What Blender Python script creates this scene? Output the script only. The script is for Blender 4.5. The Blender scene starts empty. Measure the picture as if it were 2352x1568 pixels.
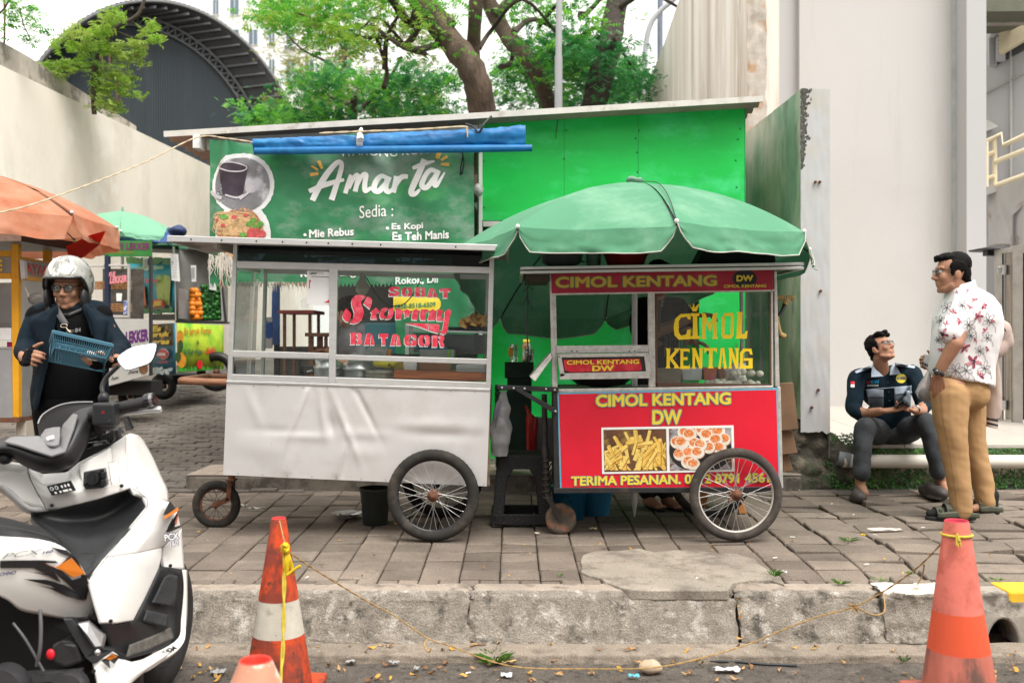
import bpy,math,random
from mathutils import Vector,Matrix,noise
V=Vector
R=math.radians
sc=bpy.context.scene
col=sc.collection
# ---------------- camera, world, sun, exposure ----------------
FPX,CX,CY,CH=2286.7,1176.0,784.0,1.5
cam_d=bpy.data.cameras.new('camera');cam=bpy.data.objects.new('camera',cam_d);col.objects.link(cam)
cam.location=(0,0,CH);cam.rotation_euler=(R(90),0,0)
cam_d.lens=35.0;cam_d.sensor_width=36.0;cam_d.clip_end=600;cam_d.clip_start=.05
cam_d.dof.use_dof=True;cam_d.dof.focus_distance=5.95;cam_d.dof.aperture_fstop=2.6
sc.camera=cam
w=bpy.data.worlds.new('World');sc.world=w;w.use_nodes=True
nt=w.node_tree;bg=nt.nodes['Background']
sky=nt.nodes.new('ShaderNodeTexSky');sky.sky_type='NISHITA';sky.sun_disc=False
SUN_EL,SUN_ROT=R(60),R(145)
sky.sun_elevation=SUN_EL;sky.sun_rotation=SUN_ROT
sky.air_density=1.0;sky.dust_density=1.5;sky.ozone_density=.6;sky.altitude=0
hs=nt.nodes.new('ShaderNodeHueSaturation');hs.inputs['Saturation'].default_value=.25;hs.inputs['Value'].default_value=1.0
nt.links.new(sky.outputs[0],hs.inputs['Color'])
tint=nt.nodes.new('ShaderNodeMix');tint.data_type='RGBA';tint.blend_type='MULTIPLY';tint.inputs[0].default_value=1
tint.inputs[7].default_value=(1,.968,.918,1)
grad=nt.nodes.new('ShaderNodeMix');grad.data_type='RGBA';grad.blend_type='MULTIPLY';grad.inputs[0].default_value=1
tcw=nt.nodes.new('ShaderNodeTexCoord');sep=nt.nodes.new('ShaderNodeSeparateXYZ');mrw=nt.nodes.new('ShaderNodeMapRange');mrw.inputs[1].default_value=0;mrw.inputs[2].default_value=1;mrw.inputs[3].default_value=.62;mrw.inputs[4].default_value=1.2
nt.links.new(tcw.outputs['Generated'],sep.inputs[0]);nt.links.new(sep.outputs[2],mrw.inputs[0]);nt.links.new(mrw.outputs[0],grad.inputs[7])
over=nt.nodes.new('ShaderNodeMix');over.data_type='RGBA';over.inputs[0].default_value=.75
over.inputs[7].default_value=(7.5,7.5,7.5,1)
nt.links.new(hs.outputs[0],over.inputs[6]);nt.links.new(over.outputs[2],tint.inputs[6]);nt.links.new(tint.outputs[2],grad.inputs[6]);nt.links.new(grad.outputs[2],bg.inputs[0])
bg.inputs[1].default_value=.1
sun_d=bpy.data.lights.new('sun','SUN');sun=bpy.data.objects.new('sun',sun_d);col.objects.link(sun)
sun_d.energy=1.3;sun_d.angle=R(35);sun_d.color=(1,.96,.89)
sd=V((math.sin(SUN_ROT)*math.cos(SUN_EL),math.cos(SUN_ROT)*math.cos(SUN_EL),math.sin(SUN_EL)))
sun.rotation_euler=sd.to_track_quat('Z','Y').to_euler()
sc.view_settings.view_transform='Standard';sc.view_settings.look='None'
sc.view_settings.exposure=1.6;sc.view_settings.gamma=1.0
sc.cycles.max_bounces=8;sc.cycles.transparent_max_bounces=24;sc.cycles.caustics_reflective=False;sc.cycles.caustics_refractive=False
sc.cycles.use_denoising=True;sc.cycles.sample_clamp_indirect=8
# ---------------- geometry helpers ----------------
def P(u,v,Y):
 'world point seen at photo position u,v (2352 x 1568 units) and real depth Y'
 return V(((u-CX)/FPX*Y,Y,CH-(v-CY)/FPX*Y))
def gz(Y):
 'height of the pavement (it falls towards the kerb)'
 return .285+.0245*(Y-4.82)
def G(u,v):
 Y=(CH-.285+.0245*4.82)/((v-CY)/FPX+.0245)
 return V(((u-CX)/FPX*Y,Y,gz(Y)))
def lerp(a,b,t):return a+(b-a)*t
def nz(x,y=0,z=0,s=1.0):return noise.noise(V((x*s,y*s,z*s)))
class MB:
 def __init__(s):s.v=[];s.f=[];s.m=[];s.sm=[];s.M=Matrix()
 def add(s,vs,fs,mi=0,smooth=False):
  b=len(s.v)
  s.v+=[s.M@V(p) for p in vs]
  for f in fs:s.f.append([b+i for i in f]);s.m.append(mi);s.sm.append(smooth)
  return s
 def box(s,c,d,rot=None,mi=0):
  x,y,z=d[0]/2,d[1]/2,d[2]/2
  ps=[V((a*x,b*y,e*z)) for e in (-1,1) for b in (-1,1) for a in (-1,1)]
  if rot is not None:ps=[rot@p for p in ps]
  c=V(c)
  return s.add([p+c for p in ps],[(0,2,3,1),(4,5,7,6),(0,1,5,4),(2,6,7,3),(0,4,6,2),(1,3,7,5)],mi)
 def box2(s,a,b,mi=0):
  a,b=V(a),V(b);return s.box((a+b)/2,[abs(x) for x in (b-a)],None,mi)
 def bar(s,a,b,w,h,mi=0,up=(0,0,1)):
  a,b=V(a),V(b);d=b-a;L=d.length;d.normalize();u=V(up)
  if abs(d.dot(u))>.98:u=V((0,1,0))
  r=d.cross(u).normalized();u=r.cross(d)
  m=Matrix((r,d,u)).transposed()
  return s.box((a+b)/2,(w,L,h),m,mi)
 def quad(s,a,b,c,d,mi=0):return s.add([a,b,c,d],[(0,1,2,3)],mi)
 def tube(s,pts,r,n=8,mi=0,smooth=True,caps=True,closed=False):
  pts=[V(p) for p in pts];k=len(pts);rs=r if isinstance(r,(list,tuple)) else [r]*k
  vs=[];fs=[];up=None
  for i in range(k):
   if closed:t=pts[(i+1)%k]-pts[i-1]
   else:t=pts[min(i+1,k-1)]-pts[max(i-1,0)]
   if t.length<1e-9:t=V((0,0,1))
   t.normalize()
   if up is None:up=V((0,0,1)) if abs(t.z)<.9 else V((1,0,0))
   up=up-t*up.dot(t)
   if up.length<1e-6:up=t.orthogonal()
   up.normalize();q=t.cross(up)
   for j in range(n):
    a=2*math.pi*j/n
    vs.append(pts[i]+(up*math.cos(a)+q*math.sin(a))*rs[i])
  for i in range(k if closed else k-1):
   i2=(i+1)%k
   for j in range(n):
    j2=(j+1)%n;fs.append((i*n+j,i*n+j2,i2*n+j2,i2*n+j))
  s.add(vs,fs,mi,smooth)
  if caps and not closed:
   s.add(vs[:n],[tuple(range(n))[::-1]],mi);s.add(vs[-n:],[tuple(range(n))],mi)
  return s
 def loft(s,rings,mi=0,smooth=True,caps=True,closed=True):
  n=len(rings[0]);vs=[V(p) for r in rings for p in r];fs=[]
  for i in range(len(rings)-1):
   for j in range(n if closed else n-1):
    j2=(j+1)%n;fs.append((i*n+j,i*n+j2,(i+1)*n+j2,(i+1)*n+j))
  s.add(vs,fs,mi,smooth)
  if caps and closed:s.add(rings[0],[tuple(range(n))[::-1]],mi);s.add(rings[-1],[tuple(range(n))],mi)
  return s
 def lathe(s,prof,c=(0,0,0),n=24,mi=0,smooth=True,axis='Z',caps=True):
  c=V(c);rings=[]
  for r,z in prof:
   ring=[]
   for j in range(n):
    a=2*math.pi*j/n;x,y=r*math.cos(a),r*math.sin(a)
    p=V((x,y,z)) if axis=='Z' else (V((x,-z,y)) if axis=='Y' else V((z,x,y)))
    ring.append(c+p)
   rings.append(ring)
  return s.loft(rings,mi,smooth,caps)
 def ell(s,c,r,n=12,m=8,mi=0,rot=None):
  c=V(c);r=V(r) if hasattr(r,'__len__') else V((r,r,r));vs=[];fs=[]
  def pt(th,ph):
   p=V((r.x*math.sin(th)*math.cos(ph),r.y*math.sin(th)*math.sin(ph),r.z*math.cos(th)))
   return c+(rot@p if rot is not None else p)
  vs.append(pt(0,0))
  for i in range(1,m):
   for j in range(n):vs.append(pt(math.pi*i/m,2*math.pi*j/n))
  vs.append(pt(math.pi,0));L=len(vs)-1
  for j in range(n):
   fs.append((0,1+j,1+(j+1)%n));b=1+(m-2)*n;fs.append((L,b+(j+1)%n,b+j))
  for i in range(m-2):
   for j in range(n):
    a=1+i*n;j2=(j+1)%n;fs.append((a+j,a+n+j,a+n+j2,a+j2))
  return s.add(vs,fs,mi,True)
 def cap(s,a,b,ra,rb,n=12,mi=0):
  'tapered capsule, used for limbs before they are fused'
  a,b=V(a),V(b);d=(b-a);L=d.length
  if L<1e-6:return s.ell(a,ra,n,8,mi)
  d.normalize();pts=[];rs=[]
  for k in range(5):
   t=math.pi/2*(1-k/4.0);pts.append(a-d*ra*math.sin(t));rs.append(max(ra*math.cos(t),ra*.02))
  for k in range(5):
   t=math.pi/2*k/4.0;pts.append(b+d*rb*math.sin(t));rs.append(max(rb*math.cos(t),rb*.02))
  return s.tube(pts,rs,n,mi)
 def chain(s,pts,rs,n=12,mi=0):
  for i in range(len(pts)-1):s.cap(pts[i],pts[i+1],rs[i],rs[i+1],n,mi)
  return s
 def prism(s,poly,d,mi=0,smooth=False):
  poly=[V(p) for p in poly];d=V(d);n=len(poly)
  s.add(poly+[p+d for p in poly],[tuple(range(n)),tuple(range(2*n-1,n-1,-1))]+[(i,i+n,(i+1)%n+n,(i+1)%n) for i in range(n)],mi,smooth)
  return s
 def grid(s,fn,nu,nv,mi=0,smooth=True):
  vs=[V(fn(i/nu,j/nv)) for j in range(nv+1) for i in range(nu+1)]
  fs=[(j*(nu+1)+i,j*(nu+1)+i+1,(j+1)*(nu+1)+i+1,(j+1)*(nu+1)+i) for j in range(nv) for i in range(nu)]
  return s.add(vs,fs,mi,smooth)
 def mesh(s,name):
  me=bpy.data.meshes.new(name);me.from_pydata([tuple(p) for p in s.v],[],s.f)
  me.polygons.foreach_set('material_index',s.m);me.polygons.foreach_set('use_smooth',s.sm)
  me.update();return me
def fixn(me):
 import bmesh
 bm=bmesh.new();bm.from_mesh(me);bmesh.ops.recalc_face_normals(bm,faces=bm.faces);bm.to_mesh(me);bm.free()
def obj(name,mb,mats,parent=None,bevel=0,sub=0,solid=0,fix=True,seg=2):
 me=mb if isinstance(mb,bpy.types.Mesh) else mb.mesh(name)
 if fix:fixn(me)
 if not isinstance(mats,(list,tuple)):mats=[mats]
 for m in mats:me.materials.append(m)
 o=bpy.data.objects.new(name,me);col.objects.link(o)
 if solid:
  md=o.modifiers.new('solid','SOLIDIFY');md.thickness=solid;md.offset=-1
 if bevel:
  md=o.modifiers.new('bevel','BEVEL');md.width=bevel;md.segments=seg;md.limit_method='ANGLE';md.angle_limit=R(38);md.harden_normals=False
 if sub:
  md=o.modifiers.new('sub','SUBSURF');md.levels=sub;md.render_levels=sub
 if parent is not None:
  o.parent=parent
  base=parent
  while base.parent is not None:base=base.parent
  o.matrix_parent_inverse=Matrix.Translation(-base.location) if parent is base else Matrix()
 return o
def tag(o,label,cat,group=None):
 o['label']=label;o['category']=cat
 if group:o['group']=group
 return o
def thing(name,label,cat,loc=(0,0,0),group=None):
 o=bpy.data.objects.new(name,None);o.empty_display_size=.1;col.objects.link(o);o.location=loc
 return tag(o,label,cat,group)
def struct(name,mb,mats,**k):
 o=obj(name,mb,mats,**k);o['kind']='structure';return o
def dup(o,loc,rotz=0,label=None,scale=1):
 def cp(a,par):
  c=a.copy();col.objects.link(c)
  if par is not None:c.parent=par
  for ch in list(a.children):cp(ch,c)
  return c
 r=cp(o,None);r.location=loc;r.rotation_euler=(0,0,rotz);r.scale=(scale,)*3
 if label:r['label']=label
 return r
def fuse(mb,voxel,smooth=4,name='body'):
 'weld overlapping volumes into one continuous skin'
 me=mb.mesh(name);fixn(me)
 o=bpy.data.objects.new(name,me);col.objects.link(o)
 md=o.modifiers.new('r','REMESH');md.mode='VOXEL';md.voxel_size=voxel;md.use_smooth_shade=True
 if smooth:
  md=o.modifiers.new('s','SMOOTH');md.iterations=smooth;md.factor=.5
 dg=bpy.context.evaluated_depsgraph_get()
 res=bpy.data.meshes.new_from_object(o.evaluated_get(dg));res.name=name
 bpy.data.objects.remove(o);bpy.data.meshes.remove(me)
 for p in res.polygons:p.use_smooth=True
 return res
def wrinkle(me,fn):
 'move vertices along their normals by fn(co)'
 ns=[v.normal.copy() for v in me.vertices]
 for v,n in zip(me.vertices,ns):v.co+=n*fn(v.co)
 me.update();return me
# ---------------- lettering ----------------
_tc={}
def text_geo(t,bold=0.0,shear=0.0,spacing=1.0):
 k=(t,bold,shear,spacing)
 if k in _tc:return _tc[k]
 c=bpy.data.curves.new('t','FONT');c.body=t;c.size=1;c.offset=bold;c.shear=shear;c.space_character=spacing
 c.resolution_u=3
 o=bpy.data.objects.new('t',c);col.objects.link(o)
 dg=bpy.context.evaluated_depsgraph_get()
 me=bpy.data.meshes.new_from_object(o.evaluated_get(dg))
 vs=[v.co.copy() for v in me.vertices];fs=[tuple(p.vertices) for p in me.polygons]
 bpy.data.objects.remove(o);bpy.data.curves.remove(c);bpy.data.meshes.remove(me)
 x0=min(v.x for v in vs);x1=max(v.x for v in vs);y0=min(v.y for v in vs);y1=max(v.y for v in vs)
 _tc[k]=(vs,fs,(x0,x1,y0,y1));return _tc[k]
def letter(mb,t,bl,br,tl,off=(0,0,0),mi=0,bold=.02,shear=0,base=None,warp=None,spacing=1.0):
 'fit the word t into the parallelogram bl, br, tl; bold strokes come from shifted copies, base = boldness whose bounds are used (outlines)'
 vs,fs,bb=text_geo(t,0.0,shear,spacing);bold=max(bold,0.0);bs=bold if base is None else max(base,0)
 bl,br,tl,off=V(bl),V(br),V(tl),V(off);x0,x1,y0,y1=bb[0]-bs,bb[1]+bs,bb[2]-bs,bb[3]+bs
 nrm=(br-bl).cross(tl-bl)
 if warp:nrm=V((0,-1,0))
 nrm.normalize()
 if nrm.dot(V((0,0,CH))-bl)<0:nrm=-nrm
 for k in range(11 if bold>.004 else 1):
  ox,oy=(0,0) if k==0 else (bold*math.cos(k*.6283),bold*math.sin(k*.6283));out=[]
  for p in vs:
   a,b=(p.x+ox-x0)/(x1-x0),(p.y+oy-y0)/(y1-y0)
   out.append((V(warp(a,b)) if warp else bl+(br-bl)*a+(tl-bl)*b)+off+nrm*(k*4e-5))
  mb.add(out,fs,mi)
 return mb
def smooth_path(pts,k=6,closed=False):
 pts=[V((*p,0)) if len(p)==2 else V(p) for p in pts];out=[];n=len(pts)
 rng=range(n) if closed else range(n-1)
 for i in rng:
  p0=pts[(i-1)%n] if (closed or i>0) else pts[i];p1=pts[i];p2=pts[(i+1)%n];p3=pts[(i+2)%n] if (closed or i+2<n) else p2
  for j in range(k):
   t=j/k;out.append(.5*((2*p1)+(p2-p0)*t+(2*p0-5*p1+4*p2-p3)*t*t+(3*p1-p0-3*p2+p3)*t**3))
 if not closed:out.append(pts[-1])
 return out
def stroke(mb,pts,wd,fn,mi=0,smooth=True,nib=None):
 'a brush stroke: 2-D points in drawing units, mapped to the surface by fn(x, y)'
 ps=smooth_path(pts) if smooth else [V((*p,0)) for p in pts]
 k=len(ps);ws=wd if isinstance(wd,(list,tuple)) else [wd,wd];L=[];Rr=[]
 for i,p in enumerate(ps):
  t=ps[min(i+1,k-1)]-ps[max(i-1,0)];t.normalize();f=i/(k-1)*(len(ws)-1);j=min(int(f),len(ws)-2);h=lerp(ws[j],ws[j+1],f-j)/2
  n=V((-t.y,t.x,0)) if nib is None else V((nib[0],nib[1],0))
  L.append(fn(p.x+n.x*h,p.y+n.y*h));Rr.append(fn(p.x-n.x*h,p.y-n.y*h))
 mb.add(L+Rr,[(i,i+1,k+i+1,k+i) for i in range(k-1)],mi)
def shape(mb,pts,fn,mi=0):mb.add([fn(*p) for p in pts],[tuple(range(len(pts)))],mi)
def disc(mb,x,y,rx,ry,fn,mi=0,n=28,wob=0):
 vs=[fn(x,y)];K=1 if n<16 else 6
 for j in range(1,K+1):
  for k in range(n):f=j/K*(1+wob*math.sin(k*2.7)*(j==K));vs.append(fn(x+rx*f*math.cos(2*math.pi*k/n),y+ry*f*math.sin(2*math.pi*k/n)))
 fs=[(0,1+k,1+(k+1)%n) for k in range(n)]+[(1+j*n+k,1+(j+1)*n+k,1+(j+1)*n+(k+1)%n,1+j*n+(k+1)%n) for j in range(K-1) for k in range(n)]
 mb.add(vs,fs,mi)
# ---------------- materials ----------------
def rgb(h):
 'sRGB hex to linear'
 h=h.lstrip('#');r=[]
 for i in (0,2,4):
  c=int(h[i:i+2],16)/255;r.append(c/12.92 if c<=.04045 else ((c+.055)/1.055)**2.4)
 return tuple(r)
_mc={}
def mat(name,c,rough=.6,var=.12,scale=6.0,metal=0.0,bump=0.0,bscale=40.0,c2=None,t2=(.5,.65),s2=3.0,stretch=(1,1,1),spec=.5,trans=0.0,alpha=1.0,ior=1.45,coat=0.0,sss=0.0,c3=None,t3=(.6,.7),s3=20.0,stretch3=(1,1,1),translucent=0.0,bdist=.004,grain=0.0,gs=220.0):
 if name in _mc:return _mc[name]
 if isinstance(c,str):c=rgb(c)
 m=bpy.data.materials.new(name);m.use_nodes=True;n=m.node_tree.nodes;L=m.node_tree.links
 b=n['Principled BSDF'];b.inputs['Roughness'].default_value=rough;b.inputs['Metallic'].default_value=metal
 b.inputs['Specular IOR Level'].default_value=spec;b.inputs['IOR'].default_value=ior
 b.inputs['Transmission Weight'].default_value=trans;b.inputs['Coat Weight'].default_value=coat;b.inputs['Coat Roughness'].default_value=.05
 b.inputs['Alpha'].default_value=alpha
 if sss:b.inputs['Subsurface Weight'].default_value=sss;b.inputs['Subsurface Radius'].default_value=(.02,.008,.004)
 tc=n.new('ShaderNodeTexCoord')
 def ns(sc_,st=(1,1,1),det=5,ro=.6):
  mp=n.new('ShaderNodeMapping');mp.inputs['Scale'].default_value=st;L.new(tc.outputs['Object'],mp.inputs['Vector'])
  t=n.new('ShaderNodeTexNoise');t.inputs['Scale'].default_value=sc_;t.inputs['Detail'].default_value=det;t.inputs['Roughness'].default_value=ro
  L.new(mp.outputs[0],t.inputs['Vector']);return t.outputs['Fac']
 def mix(fac,a,bb):
  x=n.new('ShaderNodeMix');x.data_type='RGBA';L.new(fac,x.inputs[0])
  for sck,val in ((6,a),(7,bb)):
   if hasattr(val,'links') or hasattr(val,'is_linked'):L.new(val,x.inputs[sck])
   else:x.inputs[sck].default_value=(*val,1)
  return x.outputs[2]
 def rng(fac,lo,hi):
  r=n.new('ShaderNodeMapRange');r.inputs[1].default_value=lo;r.inputs[2].default_value=hi;r.clamp=True;L.new(fac,r.inputs[0]);return r.outputs[0]
 cur=None
 if var>0:
  cur=mix(rng(ns(scale,stretch),.3,.7),tuple(x*(1-var) for x in c),tuple(min(1,x*(1+var)) for x in c))
 if c2 is not None:
  if isinstance(c2,str):c2=rgb(c2)
  cur=mix(rng(ns(s2,stretch,8,.65),*t2),cur if cur is not None else c,c2)
 if c3 is not None:
  if isinstance(c3,str):c3=rgb(c3)
  cur=mix(rng(ns(s3,stretch3,8,.7),*t3),cur if cur is not None else c,c3)
 if grain and cur is not None:
  gx=n.new('ShaderNodeMix');gx.data_type='RGBA';gx.blend_type='MULTIPLY';gx.inputs[0].default_value=1;L.new(cur,gx.inputs[6]);gr_=n.new('ShaderNodeMapRange');gr_.inputs[1].default_value=.3;gr_.inputs[2].default_value=.7;gr_.inputs[3].default_value=1-grain;gr_.inputs[4].default_value=1+grain*.6;gr_.clamp=True
  L.new(ns(gs,(1,1,1),3,.7),gr_.inputs[0]);L.new(gr_.outputs[0],gx.inputs[7]);cur=gx.outputs[2]
 if cur is not None:L.new(cur,b.inputs['Base Color'])
 else:b.inputs['Base Color'].default_value=(*c,1)
 if bump:
  bp=n.new('ShaderNodeBump');bp.inputs['Strength'].default_value=bump;bp.inputs['Distance'].default_value=bdist
  L.new(ns(bscale,stretch,4),bp.inputs['Height']);L.new(bp.outputs[0],b.inputs['Normal'])
 if translucent:
  tr=n.new('ShaderNodeBsdfTranslucent');mx=n.new('ShaderNodeMixShader');mx.inputs[0].default_value=translucent
  if cur is not None:L.new(cur,tr.inputs[0])
  else:tr.inputs[0].default_value=(*c,1)
  L.new(b.outputs[0],mx.inputs[1]);L.new(tr.outputs[0],mx.inputs[2]);L.new(mx.outputs[0],n['Material Output'].inputs[0])
 _mc[name]=m;return m
def glass_mat(name,tintc=(.9,.95,.93),refl=.12):
 'thin pane: mostly clear, with a real glossy reflection'
 if name in _mc:return _mc[name]
 m=bpy.data.materials.new(name);m.use_nodes=True;n=m.node_tree.nodes;L=m.node_tree.links;n.clear()
 o=n.new('ShaderNodeOutputMaterial');t=n.new('ShaderNodeBsdfTransparent');t.inputs[0].default_value=(*tintc,1)
 g=n.new('ShaderNodeBsdfGlossy');g.inputs['Roughness'].default_value=.03;g.inputs[0].default_value=(1,1,1,1)
 lw=n.new('ShaderNodeLayerWeight');lw.inputs[0].default_value=.2
 mr=n.new('ShaderNodeMapRange');mr.inputs[3].default_value=refl;mr.inputs[4].default_value=.6;L.new(lw.outputs['Fresnel'],mr.inputs[0])
 x=n.new('ShaderNodeMixShader');L.new(mr.outputs[0],x.inputs[0]);L.new(t.outputs[0],x.inputs[1]);L.new(g.outputs[0],x.inputs[2]);L.new(x.outputs[0],o.inputs[0])
 _mc[name]=m;return m
# shared paints and stuffs
alu=mat('aluminium',(.62,.62,.61),.38,.08,14,.55,.05,60,stretch=(1,1,4))
alu_dirty=mat('worn_aluminium',(.55,.53,.5),.45,.2,30,.5,c2=(.2,.17,.14),t2=(.62,.75),s2=14)
white_pl=mat('white_plastic',(.75,.75,.74),.4,.06,8)
white_ink=mat('white_print',(.85,.85,.84),.6,.03,20)
black_pl=mat('black_plastic',(.012,.012,.013),.45,.2,10)
black_iron=mat('black_iron',(.02,.02,.022),.5,.3,20,c2=(.07,.045,.03),t2=(.6,.75),s2=12)
rust=mat('rust',(.16,.065,.035),.8,.3,30,c2=(.06,.03,.02),t2=(.5,.65),s2=25,bump=.3,bscale=120)
rubber=mat('tyre_rubber',(.022,.02,.018),.85,.25,12,c2=(.075,.06,.047),t2=(.5,.72),s2=9)
steel=mat('steel',(.6,.6,.6),.28,.1,20,.9)
pane=glass_mat('window_pane',(.93,.96,.95),.03)
yellow_ink=mat('yellow_print',(.9,.66,.06),.55,.08,20)
red_ink=mat('red_print',(.68,.015,.03),.4,.1,5,c2=(.72,.05,.06),t2=(.5,.7),s2=3)
green_ink=mat('green_print',(.03,.25,.12),.6,.1,10)
dark_ink=mat('dark_print',(.015,.017,.02),.55,.05,10)
wood=mat('worn_wood',(.28,.13,.07),.6,.25,10,c2=(.12,.055,.03),t2=(.5,.7),s2=8,stretch=(1,8,8))
skin_m=mat('skin',(.37,.185,.112),.58,.1,14,sss=.04,c2=(.43,.20,.13),t2=(.5,.7),s2=9)
hair_m=mat('black_hair',(.005,.004,.004),.65,.3,60,bump=.5,bscale=260,spec=.3,stretch=(1,1,.25))
hair_m.node_tree.nodes['Principled BSDF'].inputs['Specular IOR Level'].default_value=.12
# ======================= SETTING =======================
random.seed(4)
def paver_t(n,k):return mat(n,(.178*k,.145*k,.118*k),.85,.22,3,c2=(.26*k,.212*k,.17*k),t2=(.5,.7),s2=1.4,c3=(.085,.07,.058),t3=(.58,.72),s3=7,bump=.6,bscale=180,bdist=.002,grain=.4,gs=130)
paver_m=[paver_t('paver_concrete_%s'%w_,k) for w_,k in (('pale',1.22),('mid',1.0),('plain',1.05),('dull',.86),('dark',.72))]
joint_m=mat('joint_soil',(.06,.048,.036),.95,.4,30,bump=.6,bscale=100)
lane_m=mat('lane_paver',(.16,.14,.122),.85,.3,2,c2=(.075,.066,.06),t2=(.45,.65),s2=.9,bump=.5,bscale=120,grain=.4,gs=90)
asphalt_m=mat('asphalt',(.115,.098,.083),.92,.3,5,c2=(.045,.04,.036),t2=(.52,.66),s2=26,c3=(.24,.2,.165),t3=(.56,.72),s3=9,bump=1.0,bscale=110,bdist=.012,grain=.6,gs=150)
kerb_m=mat('kerb_concrete',(.25,.22,.185),.92,.3,14,c2=(.085,.075,.062),t2=(.54,.64),s2=8,c3=(.46,.425,.38),t3=(.54,.66),s3=12,bump=1,bscale=90,bdist=.008,grain=.5,gs=160)
kerbtop_m=mat('kerb_top',(.34,.285,.235),.9,.2,5,c2=(.17,.145,.12),t2=(.5,.65),s2=10,bump=.7,bscale=110,bdist=.004,grain=.35,gs=160)
conc_m=mat('patch_concrete',(.3,.265,.22),.9,.2,3,c2=(.17,.145,.12),t2=(.5,.65),s2=5,bump=.8,bscale=70,bdist=.006,c3=(.1,.085,.07),t3=(.62,.7),s3=12,grain=.4,gs=140)
white_chip=mat('chipped_white_paint',(.6,.55,.48),.85,.12,9,c2=(.3,.26,.21),t2=(.55,.62),s2=7,bump=.6,bscale=60)
yellow_paint=mat('kerb_yellow_paint',(.72,.45,.03),.75,.15,12,c2=(.3,.22,.1),t2=(.6,.66),s2=16)
# ground sheet to the horizon, road in front
mb=MB();mb.add([(-150,4.3,-.06),(150,4.3,-.06),(150,400,-.06),(-150,400,-.06)],[(0,1,2,3)])
struct('ground',mb,joint_m,fix=False)
mb=MB()
def road_fn(a,b):
 x=lerp(-8,8,a);y=lerp(-2,4.62,b**.6)
 return (x,y,.012+(.01*nz(x,y,0,1.3)+.006*nz(x,y,5,7)+.008*max(0,nz(x,y,2,16)) if y>1.5 else 0)+.012*max(0,(y-4.3)))
mb.grid(road_fn,300,160);struct('road',mb,asphalt_m)
# pavement of small square concrete pavers, each its own slab in one sheet
def paver(mb,x0,x1,y0,y1,zf,jit,th=.06,gap=.004,tilt=.004,mi=0):
 dz=random.gauss(0,jit);tx=random.gauss(0,tilt);ty=random.gauss(0,tilt)
 g=[random.uniform(.4,1.3)*gap for _ in range(4)]
 a,b,c,d=x0+g[0],x1-g[1],y0+g[2]*2,y1-g[3]*2;ch=.006
 mx,my=(a+b)/2,(c+d)/2
 def z(x,y):return zf(y)+dz+tx*(x-mx)/.2+ty*(y-my)/.2
 vs=[(a,c,z(a,c)-th),(b,c,z(b,c)-th),(b,d,z(b,d)-th),(a,d,z(a,d)-th)]
 vs+=[(a,c,z(a,c)-ch),(b,c,z(b,c)-ch),(b,d,z(b,d)-ch),(a,d,z(a,d)-ch)]
 vs+=[(a+ch,c+ch,z(a,c)),(b-ch,c+ch,z(b,c)),(b-ch,d-ch,z(b,d)),(a+ch,d-ch,z(a,d))]
 fs=[(8,9,10,11)]
 for q in range(4):
  r=(q+1)%4;fs+=[(q,r,r+4,q+4),(q+4,r+4,r+8,q+8)]
 mb.add(vs,fs,mi)
mb=MB();y=4.955;row=0
while y<7.62:
 h=.105 if row==0 else .2
 x=-4.8;
 while x<5.2:
  wd=.103 if row==0 else .206
  right=max(0,min(1,(x-1.35)/.8))
  if right>0 and row>0:wd=.206+.1*right
  sk=.10*max(0,x-1.3)*(y-5.5)*.35
  paver(mb,x+.0,x+wd,y+right*random.uniform(-.008,.008),y+h,gz,.0022+.007*right,gap=.0045+.004*right,tilt=.003+.008*right,mi=random.choice((0,1,1,2,2,3,3,4)))
  x+=wd
 y+=h;row+=1
# bend the right-hand field so that its joints wander like the real settlement
mb.v=[V((p.x+(.16*max(0,p.x-1.5)*math.sin((p.y-4.9)*1.1) if p.x>1.5 else 0),p.y+.05*max(0,min(p.x-1.4,1.5))*math.sin(p.x*2.1)*min(1,(p.y-4.95)*2)*min(1,max(0,7.6-p.y)*3),p.z+.008*(nz(p.x,p.y,0,1.1))*max(0,min(1,p.y-5.0)))) for p in mb.v]
struct('sidewalk',mb,paver_m,fix=False)
mb=MB();mb.grid( lambda a,b:(lerp(-6,6,a),lerp(4.9,7.75,b),gz(lerp(4.9,7.75,b))-.02),4,4);struct('bedding_soil',mb,joint_m)
# broken concrete patch by the kerb
pp=[(515,340),(500,375),(508,410),(503,455),(560,480),(640,498),(665,520),(700,530),(760,556),(830,578),(1000,582),(1250,580),(1500,582),(1535,530),(1650,512),(1790,508),(1885,540),(1860,490),(1800,450),(1710,400),(1690,370),(1560,330),(1450,322),(1370,312),(1250,300),(1100,306),(1000,318),(900,292),(760,312),(620,308),(560,322)]
poly=[]
for x,yy in pp:
 g=G((x/1.809+1900)/1.6327,(yy/1.809+1900)/1.6327);g.z+=.012+.004*nz(g.x,g.y,0,9);poly.append(g)
mb=MB();mb.prism(poly,(0,0,-.05));struct('concrete_patch',mb,conc_m,bevel=.006)
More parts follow.
